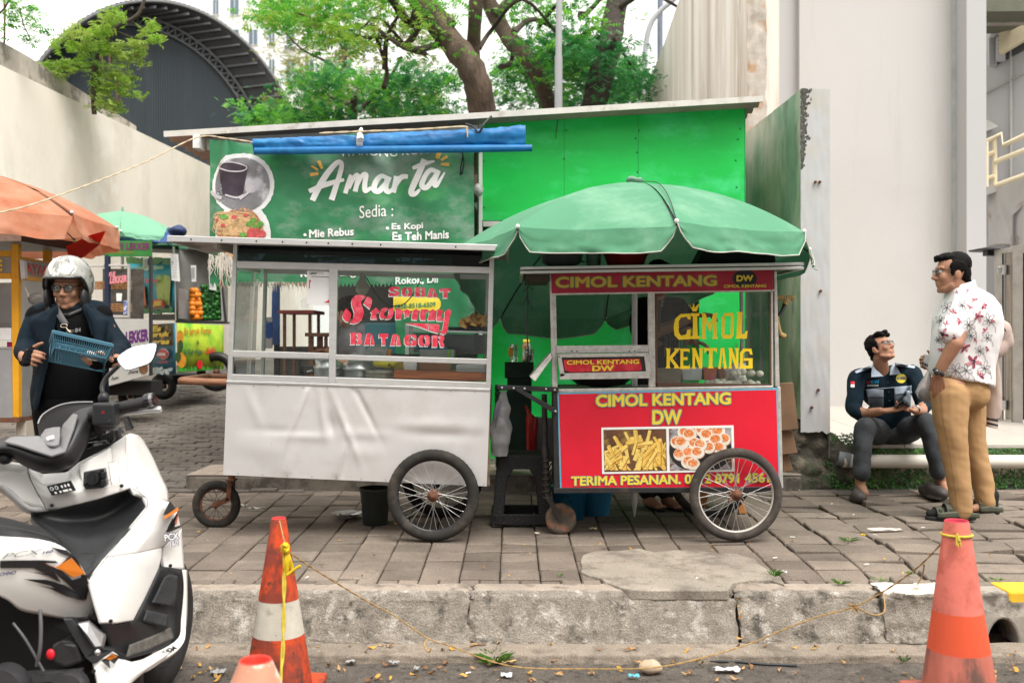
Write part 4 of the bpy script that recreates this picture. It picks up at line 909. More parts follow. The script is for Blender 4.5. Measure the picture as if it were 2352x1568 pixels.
for nm,pts,gm in (('smoked_pane',[(545,562),(1125,575),(1125,613),(544,599)],dark_glass),('window_pane',[(544,616),(757,620),(756,811),(534,804)],pane),('window_pane',[(776,621),(1124,628),(1119,824),(771,814)],pane),('window_pane',[(533,820),(755,826),(755,866),(532,859)],pane),('window_pane',[(771,827),(1118,837),(1117,878),(770,867)],pane)):
 mb=MB();mb.prism([A(u,v,.016) for u,v in pts],(0,.004,0));obj(nm,mb,gm,c1)
mb=MB();mb.add([A(540,562,.04),A(540,562,D1-.04),A(528,866,D1-.04),A(528,866,.04)],[(0,1,2,3)]);obj('side_pane',mb,pane,c1);mb=MB();mb.add([A(1128,575,.04),A(1128,575,D1-.04),A(1120,884,D1-.04),A(1120,884,.04)],[(0,1,2,3)]);obj('side_pane',mb,pane,c1)
# roof
ra,rb_=A(387,541,-.16),A(1165,563,-.16)
rs_=(Y1-.16)/Y1
def RF(u,v,d):
 p=P(u,v,Y1-.16);return V((p.x,Y1-.16+d,p.z))
mb=MB();mb.prism([RF(387,541,.02),RF(1165,563,.02),RF(1165,563,.95),RF(387,541,.95)],(0,0,-.012));obj('roof_board',mb,mat('soffit_board',(.5,.44,.42),.6,.1,5),c1)
mb=MB();mb.bar(RF(386,548,.0),RF(1166,570,0),.018,.036);obj('roof_fascia',mb,alu,c1,bevel=.003)
mb=MB();mb.bar(RF(387,548,0),RF(387,548,.95),.018,.036);mb.bar(RF(1165,570,0),RF(1165,570,.95),.018,.036);obj('roof_fascia',mb,alu,c1,bevel=.003)
mb=MB();mb.bar(RF(480,556,.12),RF(480,556,.9),.02,.05);mb.bar(RF(400,552,.5),RF(560,556,.5),.02,.04);obj('soffit_batten',mb,mat('soffit_board',(.5,.44,.42)),c1)
for k in range(9):
 u=[430,500,580,640,695,745,800,865,1037][k] if k<9 else 0;mb=MB();p=RF(u+10,548.5+(u-386)*.0283,-.011);mb.ell(p,.005,8,5);obj('screw',mb,dark_ink,c1)
# pull handle, wheels
mb=MB();mb.tube(smooth_path([A(520,878,.02),A(470,877,.02),A(425,875,.02),A(413,875,.03),A(411,874,.08),A(413,873,.3),A(413,872,.52),A(425,872,.56),A(520,875,.57)],4),.022,10);obj('pull_handle',mb,wood,c1)
wheel(c1,P(995,1137,5.9),.272,.032,mat('black_rim',(.012,.013,.018),.3,.2,10,c2=(.6,.6,.6),t2=(.66,.68),s2=60),32,.034)
wheel(c1,P(995,1137,5.9)+V((0,.78,0)),.272,.032,mat('black_rim',(.012,.013,.018)),16,.034)
mb=MB();q=P(995,1137,5.9);mb.tube([q,q+V((0,.78,0))],.012,8);mb.bar(q+V((0,.1,0)),q+V((0,.1,.2)),.03,.03);mb.bar(q+V((0,.66,0)),q+V((0,.66,.2)),.03,.03);obj('axle',mb,black_iron,c1)
q=P(497,1158,6.3);wheel(c1,q,.152,.026,rust,16,.02,spoke_m=rust,flat=.012,wd=.026)
mb=MB();t_=P(532,1103,6.3)
for d in (-.042,.042):
 mb.bar(V((t_.x,6.3+d,t_.z+.01)),V((t_.x-.01,6.3+d,t_.z-.12)),.028,.006,up=(0,1,0));mb.bar(V((t_.x-.005,6.3+d,t_.z-.11)),V((q.x,6.3+d,q.z)),.028,.006,up=(0,1,0))
mb.box(t_+V((0,0,.005)),(.05,.1,.012));mb.tube([t_,t_+V((0,0,.06))],.022,10);mb.tube([q-V((0,.06,0)),q+V((0,.06,0))],.01,8);obj('caster_fork',mb,rust,c1,bevel=.002)
# lettering on the glass: red with a white edge
def zf(d):return lambda x,y:Z1(x,y,d)
W_,R_=.009,.006
red_st=mat('stencil_red',(.66,.03,.07),.6,.2,30,c2=(.78,.16,.2),t2=(.45,.65),s2=22,c3=(.5,.01,.03),t3=(.6,.75),s3=18)
SG={'S':[[(0,.35),(.05,.1),(.25,0),(1,0),(1,.32),(.75,.3),(.6,.22),(.42,.22),(.42,.36),(.6,.45),(.55,.55),(.15,.5)],[(1,.65),(.95,.9),(.75,1),(0,1),(0,.66),(.25,.7),(.4,.78),(.58,.78),(.58,.64),(.42,.56),(.45,.46),(.85,.5)]],'O':[[(.45,0),(.15,.03),(0,.25),(0,.75),(.15,.97),(.45,1),(.45,.78),(.35,.65),(.35,.35),(.45,.22)],[(.55,0),(.85,.03),(1,.25),(1,.75),(.85,.97),(.55,1),(.55,.78),(.65,.65),(.65,.35),(.55,.22)]],'B':[[(0,0),(.46,0),(.46,1),(0,1),(.06,.9),(.06,.1)],[(.55,0),(.85,.02),(.98,.15),(.96,.38),(.85,.48),(1,.58),(1,.85),(.85,1),(.55,1),(.55,.85),(.66,.8),(.66,.62),(.55,.55),(.55,.42),(.64,.35),(.64,.2),(.55,.15)]],'A':[[(.25,0),(.62,0),(.42,.75),(.55,.72),(.5,1),(0,1),(.05,.88)],[(.69,.05),(.8,.2),(.95,.88),(1,1),(.58,1),(.6,.85),(.58,.6)]],'T':[[(0,0),(1,0),(1,.35),(.85,.3),(.72,.3),(.7,.88),(.78,1),(.25,1),(.33,.88),(.3,.3),(.15,.3),(0,.35)]],'G':[[(.5,0),(.2,.03),(0,.25),(0,.75),(.15,.97),(.48,1),(.48,.8),(.38,.65),(.38,.35),(.5,.2)],[(.58,0),(.95,.05),(1,.4),(.8,.35),(.7,.22),(.58,.2)],[(.55,.52),(1,.52),(.98,.95),(.8,1),(.56,1),(.56,.82),(.68,.78),(.66,.66),(.55,.64)]],'R':[[(0,0),(.46,0),(.46,1),(0,1),(.06,.9),(.06,.1)],[(.55,0),(.88,.03),(1,.2),(.95,.42),(.82,.5),(.95,.75),(1,1),(.7,1),(.62,.6),(.55,.52),(.55,.38),(.66,.35),(.66,.18),(.55,.15)]]}
polys=[[(310,155),(262,140),(200,140),(155,175),(145,220),(150,265),(165,300),(178,340),(172,385),(150,430),(128,460),(180,468),(230,450),(270,410),(288,350),(280,300),(262,255),(255,220),(270,190)],[(322,158),(355,165),(382,195),(380,230),(358,298),(330,275),(284,238),(300,200)],[(85,292),(142,352),(138,390),(112,448),(80,440),(48,405),(42,375),(60,325)],[(425,285),(472,325),(440,345),(428,370),(432,395),(445,412),(375,415),(365,400),(372,370),(380,345),(362,332)],[(568,292),(520,285),(490,300),(475,340),(470,380),(482,410),(520,408),(540,382),(520,378),(515,365),(530,325),(550,312)],[(578,295),(620,287),(632,310),(630,345),(615,390),(580,412),(530,414),(556,385),(572,350),(570,325)],[(652,300),(695,295),(738,325),(725,355),(715,390),(720,415),(655,418),(650,400)],[(745,320),(788,302),(830,335),(815,350),(810,385),(795,378),(752,405),(758,365)],[(845,320),(885,298),(918,320),(912,350),(905,390),(900,425),(838,420),(838,395)],[(940,305),(1020,303),(1028,325),(1010,330),(990,370),(985,405),(1005,425),(945,428),(930,395),(932,350)],[(1035,325),(1080,300),(1115,325),(1105,355),(1098,400),(1110,425),(1025,430),(1022,405),(1035,370)],[(1130,308),(1192,308),(1190,340),(1178,375),(1182,410),(1200,412),(1195,435),(1130,436),(1118,405),(1125,360)],[(1215,330),(1258,298),(1292,325),(1280,370),(1262,430),(1252,500),(1238,570),(1210,592),(1160,575),(1185,545),(1200,470),(1212,400)],[(760,460),(1035,468),(1022,500),(1022,540),(940,505)],[(1042,472),(1160,475),(1148,520),(1143,575),(1080,558),(1030,540),(1032,505)]]
for ch,x0,x1,y0,y1 in (('S',575,695,46,150),('O',722,842,52,155),('B',868,995,52,158),('A',1012,1132,62,164),('T',1160,1282,64,170),('B',128,266,572,704),('A',290,416,578,710),('T',460,566,582,711),('A',588,718,588,716),('G',752,893,592,720),('O',915,1046,596,725),('R',1064,1212,602,733)):
 for g in SG[ch]:polys.append([(x0+(x1-x0)*a,y0+(y1-y0)*b) for a,b in g])
wm,rm=MB(),MB()
for pl_0 in polys:
 cx_,cy_=sum(p[0] for p in pl_0)/len(pl_0),sum(p[1] for p in pl_0)/len(pl_0)
 shape(rm,pl_0, lambda x,y:A(x*.20052+777.85,y*.20052+649.2,R_));shape(wm,[(p[0]-7,p[1]+13) for p in pl_0], lambda x,y:A(x*.20052+777.85,y*.20052+649.2,W_))
o1=obj('painted_letter_edge',wm,white_ink,c1,fix=False);o2=obj('painted_letters',rm,red_st,c1,fix=False)
# payment notice stuck inside the pane
nt_=thing('payment_notice','white payment notice sheet taped inside the left cart window','notice',tuple(Z1(965,550,.03)))
mb=MB();mb.prism([Z1(882,422,.010),Z1(1052,428,.010),Z1(1048,678,.010),Z1(878,672,.010)],(0,.002,0));obj('sheet',mb,mat('paper',(.8,.8,.8),.7,.02,5),nt_)
mb=MB();letter(mb,'QRIS',Z1(900,450,.0085),Z1(952,451,.0085),Z1(900,430,.0085),bold=.03);letter(mb,'QR Code Standar',Z1(950,435,.0085),Z1(1005,436,.0085),Z1(950,429,.0085),bold=0);letter(mb,'Pembayaran Nasional',Z1(950,443,.0085),Z1(1010,444,.0085),Z1(950,437,.0085),bold=0);letter(mb,'SIOMAY BATAGOR BANDUNG 08 08',Z1(916,466,.0085),Z1(1042,470,.0085),Z1(916,460,.0085),bold=.03);obj('lettering',mb,dark_ink,nt_)
mb=MB();shape(mb,[(898,484),(914,496),(904,506),(904,548),(897,552)],zf(.0085));shape(mb,[(1044,632),(1046,656),(1002,654),(1030,644)],zf(.0085));obj('red_mark',mb,red_ink,nt_)
mb=MB();disc(mb,866,660,35,38,zf(.013));o=obj('round_sticker',mb,mat('sticker',(.72,.72,.68),.6));tag(o,'plain round cream sticker below the payment notice','sticker')
# ---- contents of the white cart ----
cz=A(600,868).z
def ct(u,d):
 return lerp(A(521,876).z,A(1126,893).z,(u-521)/605)+.002
potm=mat('spun_aluminium',(.55,.55,.56),.3,.1,12,.85,stretch=(1,1,8))
def pot(u,d,r,h,label):
 q=A(u,0,d);t=thing('steamer_pot',label,'pot',(q.x,q.y,ct(u,d)),'steamer pots in the white cart');b=(q.x,q.y,ct(u,d))
 mb=MB();mb.lathe([(r*.97,0),(r,.008),(r,h*.62),(r*1.05,h*.63),(r*1.05,h*.66),(r*.99,h*.66)],b,32);obj('pan',mb,potm,t)
 mb=MB();mb.lathe([(r*1.06,h*.66),(r*1.06,h*.72),(r*.92,h*.80),(r*.9,h*.96),(r*.5,h*1.04),(.002,h*1.07)],b,32);obj('lid',mb,potm,t)
 mb=MB();hx=b[0]-r*1.05;mb.tube(smooth_path([(hx,b[1]-.05,b[2]+h*.55),(hx-.03,b[1]-.04,b[2]+h*.5),(hx-.035,b[1],b[2]+h*.48),(hx-.03,b[1]+.04,b[2]+h*.5),(hx,b[1]+.05,b[2]+h*.55)],4),.006,8);obj('handle',mb,steel,t)
pot(735,.26,.085,.135,'silver steamer pot with red handle tag left of the window mullion');pot(806,.28,.10,.13,'wide silver steamer pot behind the right lower window')
mb=MB();q=Z1(895,1135,.2);mb.tube([Z1(892,1080,.25),Z1(900,1140,.24),Z1(888,1185,.24)],.008,6);mb.tube([Z1(905,1082,.25),Z1(914,1140,.24),Z1(905,1188,.24)],.008,6);o=obj('serving_tongs',mb,steel);tag(o,'steel tongs leaning on the left steamer pot','tongs')
mb=MB();mb.tube([Z1(914,1150,.23),Z1(912,1190,.23)],.014,8);o=obj('red_grip',mb,red_ink);tag(o,'red plastic grip beside the steel tongs','grip')
q=A(860,0,.2);pl=[]
for k in range(9):
 mb=MB();r=.088-.002*(k%3);z=ct(860,.2)+.0085*k;ox=.004*math.sin(k*2.3)
 mb.lathe([(.05,z),(r*.8,z+.004),(r,z+.014),(r,z+.017),(r*.8,z+.008),(.001,z+.006)],(q.x+ox,q.y+.003*math.cos(k*1.7),0),30);o=obj('plate',mb,mat('plate_rimmed',(.62,.61,.58),.3,.3,30) if k%3 else mat('plate_gold',(.5,.42,.25),.3),None)
 tag(o,'grey dinner plate in the pile beside the wooden board','plate','pile of plates in the white cart')
mb=MB();mb.ell(A(876,836,.2),(.075,.05,.03),14,8);me=mb.mesh('c');wrinkle(me, lambda c:.01*nz(c.x,c.y,c.z,24));o=obj('oven_mitt',me,mat('mitt_yellow',(.6,.5,.03),.8,.2,10,c2=(.02,.02,.02),t2=(.6,.63),s2=9));tag(o,'yellow and black oven mitt lying on the pile of plates','mitt')
mb=MB();mb.prism([Z1(1516,1150,.05),Z1(2198,1172,.05),Z1(2196,1236,.05),Z1(1512,1212,.05)],(0,.34,0));o=obj('cutting_board_box',mb,mat('red_wood',(.42,.12,.035),.45,.25,5,c2=(.26,.06,.02),t2=(.5,.65),s2=6,stretch=(1,3,9)),None,bevel=.004);tag(o,'long reddish wooden board behind the lower right window','board')
def bx(name,x0,y0,x1,y1,d,dep,m,label,cat,taper=0,group=None):
 mb=MB();a,b,c,e=Z1(x0,y0,d),Z1(x1,y0,d),Z1(x1-taper,y1,d),Z1(x0+taper,y1,d);mb.prism([a,b,c,e],(0,dep,0));o=obj(name,mb,m,None,bevel=.003);tag(o,label,cat,group);return o
bx('sauce_tub',1695,1098,1932,1168,.1,.15,mat('brown_sauce',(.25,.1,.04),.35,.2,8),'clear tub of brown sauce on the wooden board','tub',6)
bx('white_tub',1575,1080,1680,1160,.12,.12,white_pl,'white plastic tub on the wooden board left of the sauce','tub',6)
for k in range(6):
 bx('foam_tray',1975-6*(k%2),1118+k*9,2190,1126+k*9,.08+.004*(k%2),.16,mat('foam',(.74,.75,.77),.7,.03,9),'white foam tray in the stack on the wooden board','foam tray',2,'stack of foam trays')
bx('storage_box',1675,1002,1945,1082,.3,.18,mat('cloudy_plastic',(.4,.42,.4),.25,.1,9),'cloudy plastic box with blue lid behind the lettering','box',8)
bx('blue_cover',1645,985,1895,1004,.3,.2,mat('lid_blue',(.05,.2,.3),.4),'flat blue lid on the cloudy plastic box','cover',6)
bx('green_spatula',1890,1000,1912,1075,.28,.01,mat('spatula_green',(.25,.55,.03),.4),'lime green spatula handle sticking from the plastic box','spatula',6)
mb=MB();mb.ell(Z1(1350,1035,.3),(.085,.07,.05),16,10);me=mb.mesh('bag');wrinkle(me, lambda c:.016*nz(c.x,c.y,c.z,26)+.01*nz(c.x,c.y,c.z,60));o=obj('plastic_bag',me,mat('clear_film',(.6,.62,.64),.2,.1,30,trans=.55));tag(o,'crumpled clear plastic bag on the pots behind the lower right window','bag')
bx('sauce_bottle',1435,1000,1465,1055,.25,.05,mat('orange_sauce',(.6,.22,.03),.35),'orange sauce bottle beside the crumpled clear bag','bottle',3)
bx('yellow_tin',1480,1092,1570,1160,.3,.08,mat('tin_yellow',(.5,.36,.06),.4),'dull yellow tin between the mitt and the white tub','tin',3)
bx('brown_crate',755,1130,885,1190,.3,.2,mat('crate_dark',(.05,.04,.035),.8,c2=(.3,.22,.16),t2=(.6,.65),s2=4),'dark low crate behind the lower left window','crate',0)
# upper shelf with tray and fried dumplings
sh=thing('glass_shelf','white framed display shelf inside the right cart window','shelf',tuple(Z1(1900,1040,.2)))
mb=MB();mb.bar(Z1(1592,815,.22),Z1(1592,1040,.22),.022,.022);mb.bar(Z1(1592,815,.5),Z1(1592,1040,.5),.022,.022);obj('leg',mb,white_pl,sh)
mb=MB();mb.prism([Z1(1610,846,.2),Z1(2205,866,.2),Z1(2205,880,.2),Z1(1610,860,.2)],(0,.34,0));obj('ledge',mb,white_pl,sh);mb=MB();mb.bar(Z1(1580,815,.22),Z1(1610,816,.22),.01,.01);obj('cap',mb,white_pl,sh)
mb=MB();mb.prism([Z1(2085,885,.5),Z1(2200,888,.5),Z1(2200,1042,.5),Z1(2085,1040,.5)],(0,.01,0));mb.prism([Z1(1610,870,.48),Z1(2085,886,.48),Z1(2085,1040,.48),Z1(1610,1030,.48)],(0,.01,0));obj('back_board',mb,mat('board_pale',(.42,.43,.44),.6),sh)
tr=bx('baking_tray',1905,830,2210,858,.22,.3,black_iron,'black tray holding fried dumplings on the display shelf','tray',6)
crisp=mat('fried_pastry',(.72,.40,.14),.6,.25,20,c2=(.5,.2,.05),t2=(.55,.7),s2=30)
for k in range(34):
 x=random.uniform(2000,2205);hgt=random.uniform(0,1)*(30+70*min(1,(x-1980)/120));q=Z1(x,826-hgt*.85,random.uniform(.22,.42));s=random.uniform(.019,.029)
 mb=MB();rr=Matrix.Rotation(random.random()*6,3,V((random.random(),random.random(),random.random())).normalized())
 vs=[V((-s,-s,0)),V((s,-s,.3*s)),V((s*1.1,s,0)),V((-s,s*.8,.5*s)),V((0,0,s*.9)),V((.2*s,.1*s,-.5*s))]
 mb.add([q+rr@p for p in vs],[(0,1,4),(1,2,4),(2,3,4),(3,0,4),(1,0,5),(2,1,5),(3,2,5),(0,3,5)]);o=obj('fried_dumpling',mb,crisp,None,bevel=.003);tag(o,'crisp folded fried dumpling in the pile on the black tray','dumpling','fried dumplings on the black tray')
lb=thing('light_bulb','round white bulb hanging inside the right cart window','bulb',tuple(Z1(1235,500,.3)))
b=Z1(1235,585,.3);mb=MB();mb.lathe([(.001,0),(.02,.003),(.036,.018),(.041,.034),(.04,.042)],b,20);obj('globe',mb,mat('bulb_glass',(.6,.6,.5),.3),lb);mb=MB();mb.lathe([(.041,.042),(.034,.075),(.022,.1),(.016,.115),(.016,.14)],b,20);obj('base',mb,mat('bulb_base',(.55,.52,.47),.5),lb)
mb=MB();mb.tube(smooth_path([Z1(1235,448,.3),Z1(1262,445,.3),Z1(1320,540,.3),Z1(1400,640,.3),Z1(1480,670,.3),Z1(1560,650,.3),Z1(1640,560,.3),Z1(1690,450,.3)],5),.0035,5);o=obj('electric_wire',mb,dark_ink);tag(o,'thin dark wire looping from the hanging bulb','wire')
# ---------------- red fried-snack cart ----------------
Y2=5.98;D2=.6
def B(u,v,d=0.0):return P(u,v,Y2)+V((0,d,0))
def Z6(x,y,d=0.0):return B(x*.3386+1071.9,y*.3386+398.1,d)
def Zb(x,y,d=0.0):return B(x*.3125+1133,y*.3125+826.8,d)
c2_=thing('fritter_cart','red signed fritter cart with open aluminium window under the green parasol','food cart',(.95,6.25,gz(6.2)))
red_sheet=mat('red_vinyl',(.70,.012,.035),.32,.06,2.5,c2=(.6,.01,.03),t2=(.5,.7),s2=1.5)
shaded_red=mat('shaded_red_vinyl',(.36,.008,.03),.35,.12,3,c2=(.5,.02,.05),t2=(.5,.7),s2=3)  # shaded copy of the red vinyl: parasol shade put into the header colour
yel=mat('sign_yellow',(.8,.62,.05),.5,.06,12);tealm=mat('sign_outline',(.12,.3,.3),.5)
def fr2(name,pts,d0=0,th=.03,m=alu_dirty,par=None,bev=.003):
 mb=MB();mb.prism([B(u,v,d0) for u,v in pts],(0,th,0));return obj(name,mb,m,par or c2_,bevel=bev)
def two(mbs,t,bl,br,tl,d,bold=.035,ex=.05):
 'yellow word with a teal outline'
 letter(mbs[0],t,bl,br,tl,(0,d,0),bold=bold);letter(mbs[1],t,bl,br,tl,(0,d+.0015,0),bold=bold+ex,base=bold)
fs_=fr2('front_sign',[(1280,901),(1785,890),(1792,1120),(1286,1121)],-.004,.01,mat('sign_blue',(.12,.42,.58),.4));
mb=MB();mb.grid( lambda a,b:B(lerp(lerp(1283.5,1782,a),lerp(1290,1788.5,a),b),lerp(lerp(905,895,a),lerp(1119,1117,a),b),-.0065-.0025*nz(a*5,b*3,1,1)),60,30);obj('red_field',mb,red_sheet,fs_,fix=False)
ym,tm=MB(),MB()
two((ym,tm),'CIMOL KENTANG',Zb(752,343,0),Zb(1743,325,0),Zb(752,252,0),-.0125);two((ym,tm),'DW',Zb(1166,473,0),Zb(1382,470,0),Zb(1166,366,0),-.0125);two((ym,tm),'TERIMA PESANAN. 0812 8791 4561',Zb(572,922,0),Zb(2025,896,0),Zb(572,852,0),-.0125,.03,.04)
obj('lettering',ym,yel,fs_,fix=False);obj('letter_outline',tm,tealm,fs_,fix=False)
mb=MB();mb.add([Zb(793,494,-.0115),Zb(1763,477,-.0115),Zb(1772,815,-.0115),Zb(799,834,-.0115)],[(0,1,2,3)]);obj('photo_border',mb,white_ink,fs_,fix=False)
zb= lambda d:( lambda x,y:Zb(x,y,d))
mb=MB();shape(mb,[(808,510),(1268,503),(1275,810),(815,818)],zb(-.013));obj('fries_photo',mb,mat('print_brown',(.13,.06,.03),.4,.5,6,c2=(.3,.18,.05),t2=(.5,.6),s2=9),fs_,fix=False)
random.seed(2);mbs_=[MB(),MB(),MB()]
clampx= lambda x,a,b:max(a,min(b,x))
for k in range(75):
 x=random.uniform(830,1255);y=790-random.random()**1.2*240*(1-((x-1045)/330)**2);an=random.gauss(1.57,.7);L=random.uniform(35,75);wd=random.uniform(17,30);ca,sa=math.cos(an),math.sin(an)
 f= lambda xx,yy:Zb(clampx(xx,814,1266),clampx(yy,512,806),-.0135-.00002*k)
 pts=[(x-ca*L,y+sa*L),(x,y),(x+ca*L,y-sa*L)]
 stroke(mbs_[2],[(p[0]+3,p[1]+3) for p in pts],wd+3,f,smooth=False);f2= lambda xx,yy:Zb(clampx(xx,814,1266),clampx(yy,512,806),-.01351-.00002*k);stroke(mbs_[k%2],pts,wd,f2,smooth=False)
 if k%2:stroke(mbs_[0],[(p[0]-5,p[1]) for p in pts],wd*.3, lambda xx,yy:Zb(clampx(xx,814,1266),clampx(yy,512,806),-.01352-.00002*k),smooth=False)
for m_,c in zip(mbs_,((.82,.6,.16),(.74,.45,.08),(.35,.16,.03))):obj('printed_fries',m_,mat('print_fry%.2f'%c[1],c,.4,.15,40),fs_,fix=False)
mb=MB();shape(mb,[(1288,503),(1746,495),(1752,802),(1296,810)],zb(-.013));obj('snack_photo',mb,mat('print_table',(.33,.32,.33),.4,.5,30,c2=(.16,.06,.03),t2=(.56,.62),s2=20),fs_,fix=False)
mb=MB();shape(mb,[(clampx(1520+232*math.cos(2*math.pi*k/40),1291,1748),clampx(660+165*math.sin(2*math.pi*k/40),499,803)) for k in range(40)],zb(-.0133));obj('printed_pan',mb,mat('print_pan',(.02,.02,.022),.4),fs_,fix=False)
m1,m2,m3=MB(),MB(),MB();L=[(1400,530),(1460,520),(1530,512),(1600,510),(1650,520),(1690,580),(1350,600),(1385,600),(1440,545),(1560,545),(1630,585),(1480,610),(1660,640),(1400,690),(1580,640),(1520,620),(1370,690),(1440,680),(1500,675),(1430,745),(1465,760)]
for i,(x,y) in enumerate(L):
 r=random.uniform(46,54);d=-.0136-.00003*i;f= lambda xx,yy:Zb(clampx(xx,1291,1747),clampx(yy,499,803),d)
 disc(m3,x+3,y+4,r+2,r*.92,f);disc(m1,x,y,r,r*.92, lambda xx,yy:f(xx,yy)+V((0,-.00001,0)));disc(m2,x-4+random.uniform(-8,8),y-8,r*.72,r*.6, lambda xx,yy:f(xx,yy)+V((0,-.00002,0)),wob=.12)
obj('printed_ball',m1,mat('print_ball',(.8,.72,.62),.4,.1,20),fs_,fix=False);obj('printed_spice',m2,mat('print_spice',(.72,.2,.05),.4,.3,50,c2=(.8,.5,.3),t2=(.5,.6),s2=70),fs_,fix=False);obj('printed_shade',m3,mat('print_edge',(.4,.2,.12),.4),fs_,fix=False)
fr2('base_bar',[(1272,1120),(1793,1118),(1793,1129),(1272,1132)],-.01,.05,black_iron);fr2('edge_bar',[(1270,893),(1281,892),(1287,1121),(1273,1122)],-.002,.05,black_iron);fr2('edge_trim',[(1785,888),(1793,888),(1799,1120),(1791,1120)],-.002,.03)
mb=MB();mb.add([B(1276,893,.02),B(1790,890,.02),B(1796,1122,.02),B(1276,1122,.02),B(1276,893,D2),B(1790,890,D2),B(1796,1122,D2),B(1276,1122,D2)],[(0,4,7,3),(1,2,6,5),(3,7,6,2),(4,5,6,7)]);obj('body_box',mb,mat('dark_plywood',(.06,.045,.035),.8,.3,8),c2_)
fr2('counter_rail',[(1280,893),(1776,885),(1776,891),(1280,901)],-.006,.03);mb=MB();mb.prism([B(1278,897,.03),B(1780,889,.03),B(1780,889,D2),B(1278,897,D2)],(0,0,-.012));obj('counter_top',mb,alu_dirty,c2_)
fr2('corner_post',[(1262,628),(1268,628),(1279,893),(1268,893)]);fr2('inner_post',[(1269,672),(1277,672),(1281,893),(1277,893)],.004);fr2('middle_post',[(1488,672),(1504,672),(1506,889),(1490,889)],-.002);fr2('inner_post',[(1770,665),(1776,665),(1777,886),(1772,886)],.004);fr2('corner_post',[(1778,622),(1784,622),(1791,888),(1781,888)])
fr2('corner_post',[(1272,640),(1280,640),(1284,890),(1276,890)],D2-.03);fr2('corner_post',[(1750,630),(1758,630),(1762,884),(1754,884)],D2-.03)
fr2('sign_rail',[(1267,672),(1778,664),(1778,669),(1267,678)],-.004)
ts=fr2('header_sign',[(1266,629),(1775,620),(1776,666),(1267,674)],-.006,.012,shaded_red)
ym,tm=MB(),MB();two((ym,tm),'CIMOL KENTANG',Z6(602,777,0),Z6(1696,764,0),Z6(602,702,0),-.0075)
obj('lettering',ym,mat('sign_yellow_shaded',(.62,.45,.06),.5,.1,12),ts,fix=False);obj('letter_outline',tm,mat('outline_green',(.1,.17,.08),.5),ts,fix=False)  # yellow letters darkened in colour for the shade under the parasol
mb=MB();disc(mb,1884,714,83,60, lambda x,y:Z6(x,y,-.0068));obj('badge',mb,dark_ink,ts,fix=False);mb=MB();letter(mb,'DW',Z6(1828,734,-.0085),Z6(1942,732,-.0085),Z6(1828,692,-.0085),bold=.05);letter(mb,'CIMOL KENTANG',Z6(1742,777,-.0085),Z6(2030,773,-.0085),Z6(1742,756,-.0085),bold=.03);obj('badge_lettering',mb,yel,ts,fix=False)
mb=MB();a,b=P(1199,617,5.84),P(1843,607,5.84)
mb.prism([a,b,b+V((0,.9,0)),a+V((0,.9,0))],(0,0,.01));obj('roof_board',mb,mat('dark_plywood',(.06,.045,.035)),c2_)
for dv in (0,9.5):
 mb=MB();mb.bar(P(1199,617+dv-1,5.83),P(1843,607+dv-1,5.83),.02,.017);mb.bar(P(1199,617+dv-1,5.84),P(1199,617+dv-1,5.84)+V((0,.9,0)),.02,.017);mb.bar(P(1843,607+dv-1,5.84),P(1843,607+dv-1,5.84)+V((0,.9,0)),.02,.017);obj('roof_trim',mb,alu,c2_,bevel=.002)
mb=MB();mb.box2(P(1208,628,5.95),P(1262,645,5.95)+V((0,.5,0)));obj('roof_box',mb,mat('box_brown',(.05,.035,.025),.7),c2_)
# hinged flap with its little sign
fr2('flap_rail',[(1278,794),(1489,792),(1489,809),(1279,812)],-.006)
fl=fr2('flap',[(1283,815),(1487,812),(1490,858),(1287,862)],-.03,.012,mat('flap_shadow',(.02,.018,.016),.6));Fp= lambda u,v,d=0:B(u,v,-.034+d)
for pts in ([(1280,813),(1486,810),(1486,818),(1281,821)],[(1280,813),(1289,821),(1297,862),(1286,866)],[(1478,818),(1487,811),(1493,858),(1482,852)],[(1285,857),(1489,852),(1491,868),(1285,871)]):
 mb=MB();mb.prism([Fp(u,v,-.004-(.016 if v>900 else 0)) for u,v in pts],(0,.02,0));obj('flap_frame',mb,alu_dirty,fl,bevel=.002)
mb=MB();mb.add([Fp(1294,826),Fp(1468,823),Fp(1473,848),Fp(1464,851),Fp(1310,854),Fp(1297,850)],[(0,1,2,3,4,5)]);obj('flap_sign',mb,mat('flap_red',(.5,.012,.03),.4,.2,9,c2=(.62,.04,.05),t2=(.5,.6),s2=14),fl,fix=False)
mb=MB();letter(mb,'CIMOL KENTANG',Fp(1301,837,-.003),Fp(1466,835,-.003),Fp(1301,827,-.003),bold=.03);letter(mb,'DW',Fp(1359,852,-.003),Fp(1409,851,-.003),Fp(1359,839,-.003),bold=.04);obj('flap_lettering',mb,yel,fl,fix=False)
for u in (1319,1451):
 mb=MB();mb.box(B(u,806,-.012),(.044,.006,.014));mb.box(B(u,813,-.016),(.044,.006,.012));obj('hinge',mb,steel,c2_)
 for du in (-6,6):
  mb=MB();mb.ell(B(u+du,806,-.016),.0045,8,5);obj('screw',mb,dark_ink,c2_)
mb=MB();mb.prism([P(1217,866,5.9),P(1265,810,5.95),P(1268,822,5.95),P(1229,876,5.9)],(0,.3,.0));obj('side_flap',mb,alu_dirty,c2_,bevel=.003)
mb=MB();mb.prism([B(1506,680,.012),B(1770,668,.012),B(1771,885,.012),B(1507,888,.012)],(0,.004,0));obj('window_pane',mb,pane,c2_)
for pts in ([(1505,678),(1510,678),(1511,888),(1506,888)],[(1505,878),(1771,882),(1771,886),(1506,888)],[(1766,672),(1771,672),(1772,886),(1767,886)]):fr2('window_bead',pts,-.004,.012,mat('brown_bead',(.09,.045,.03),.6))
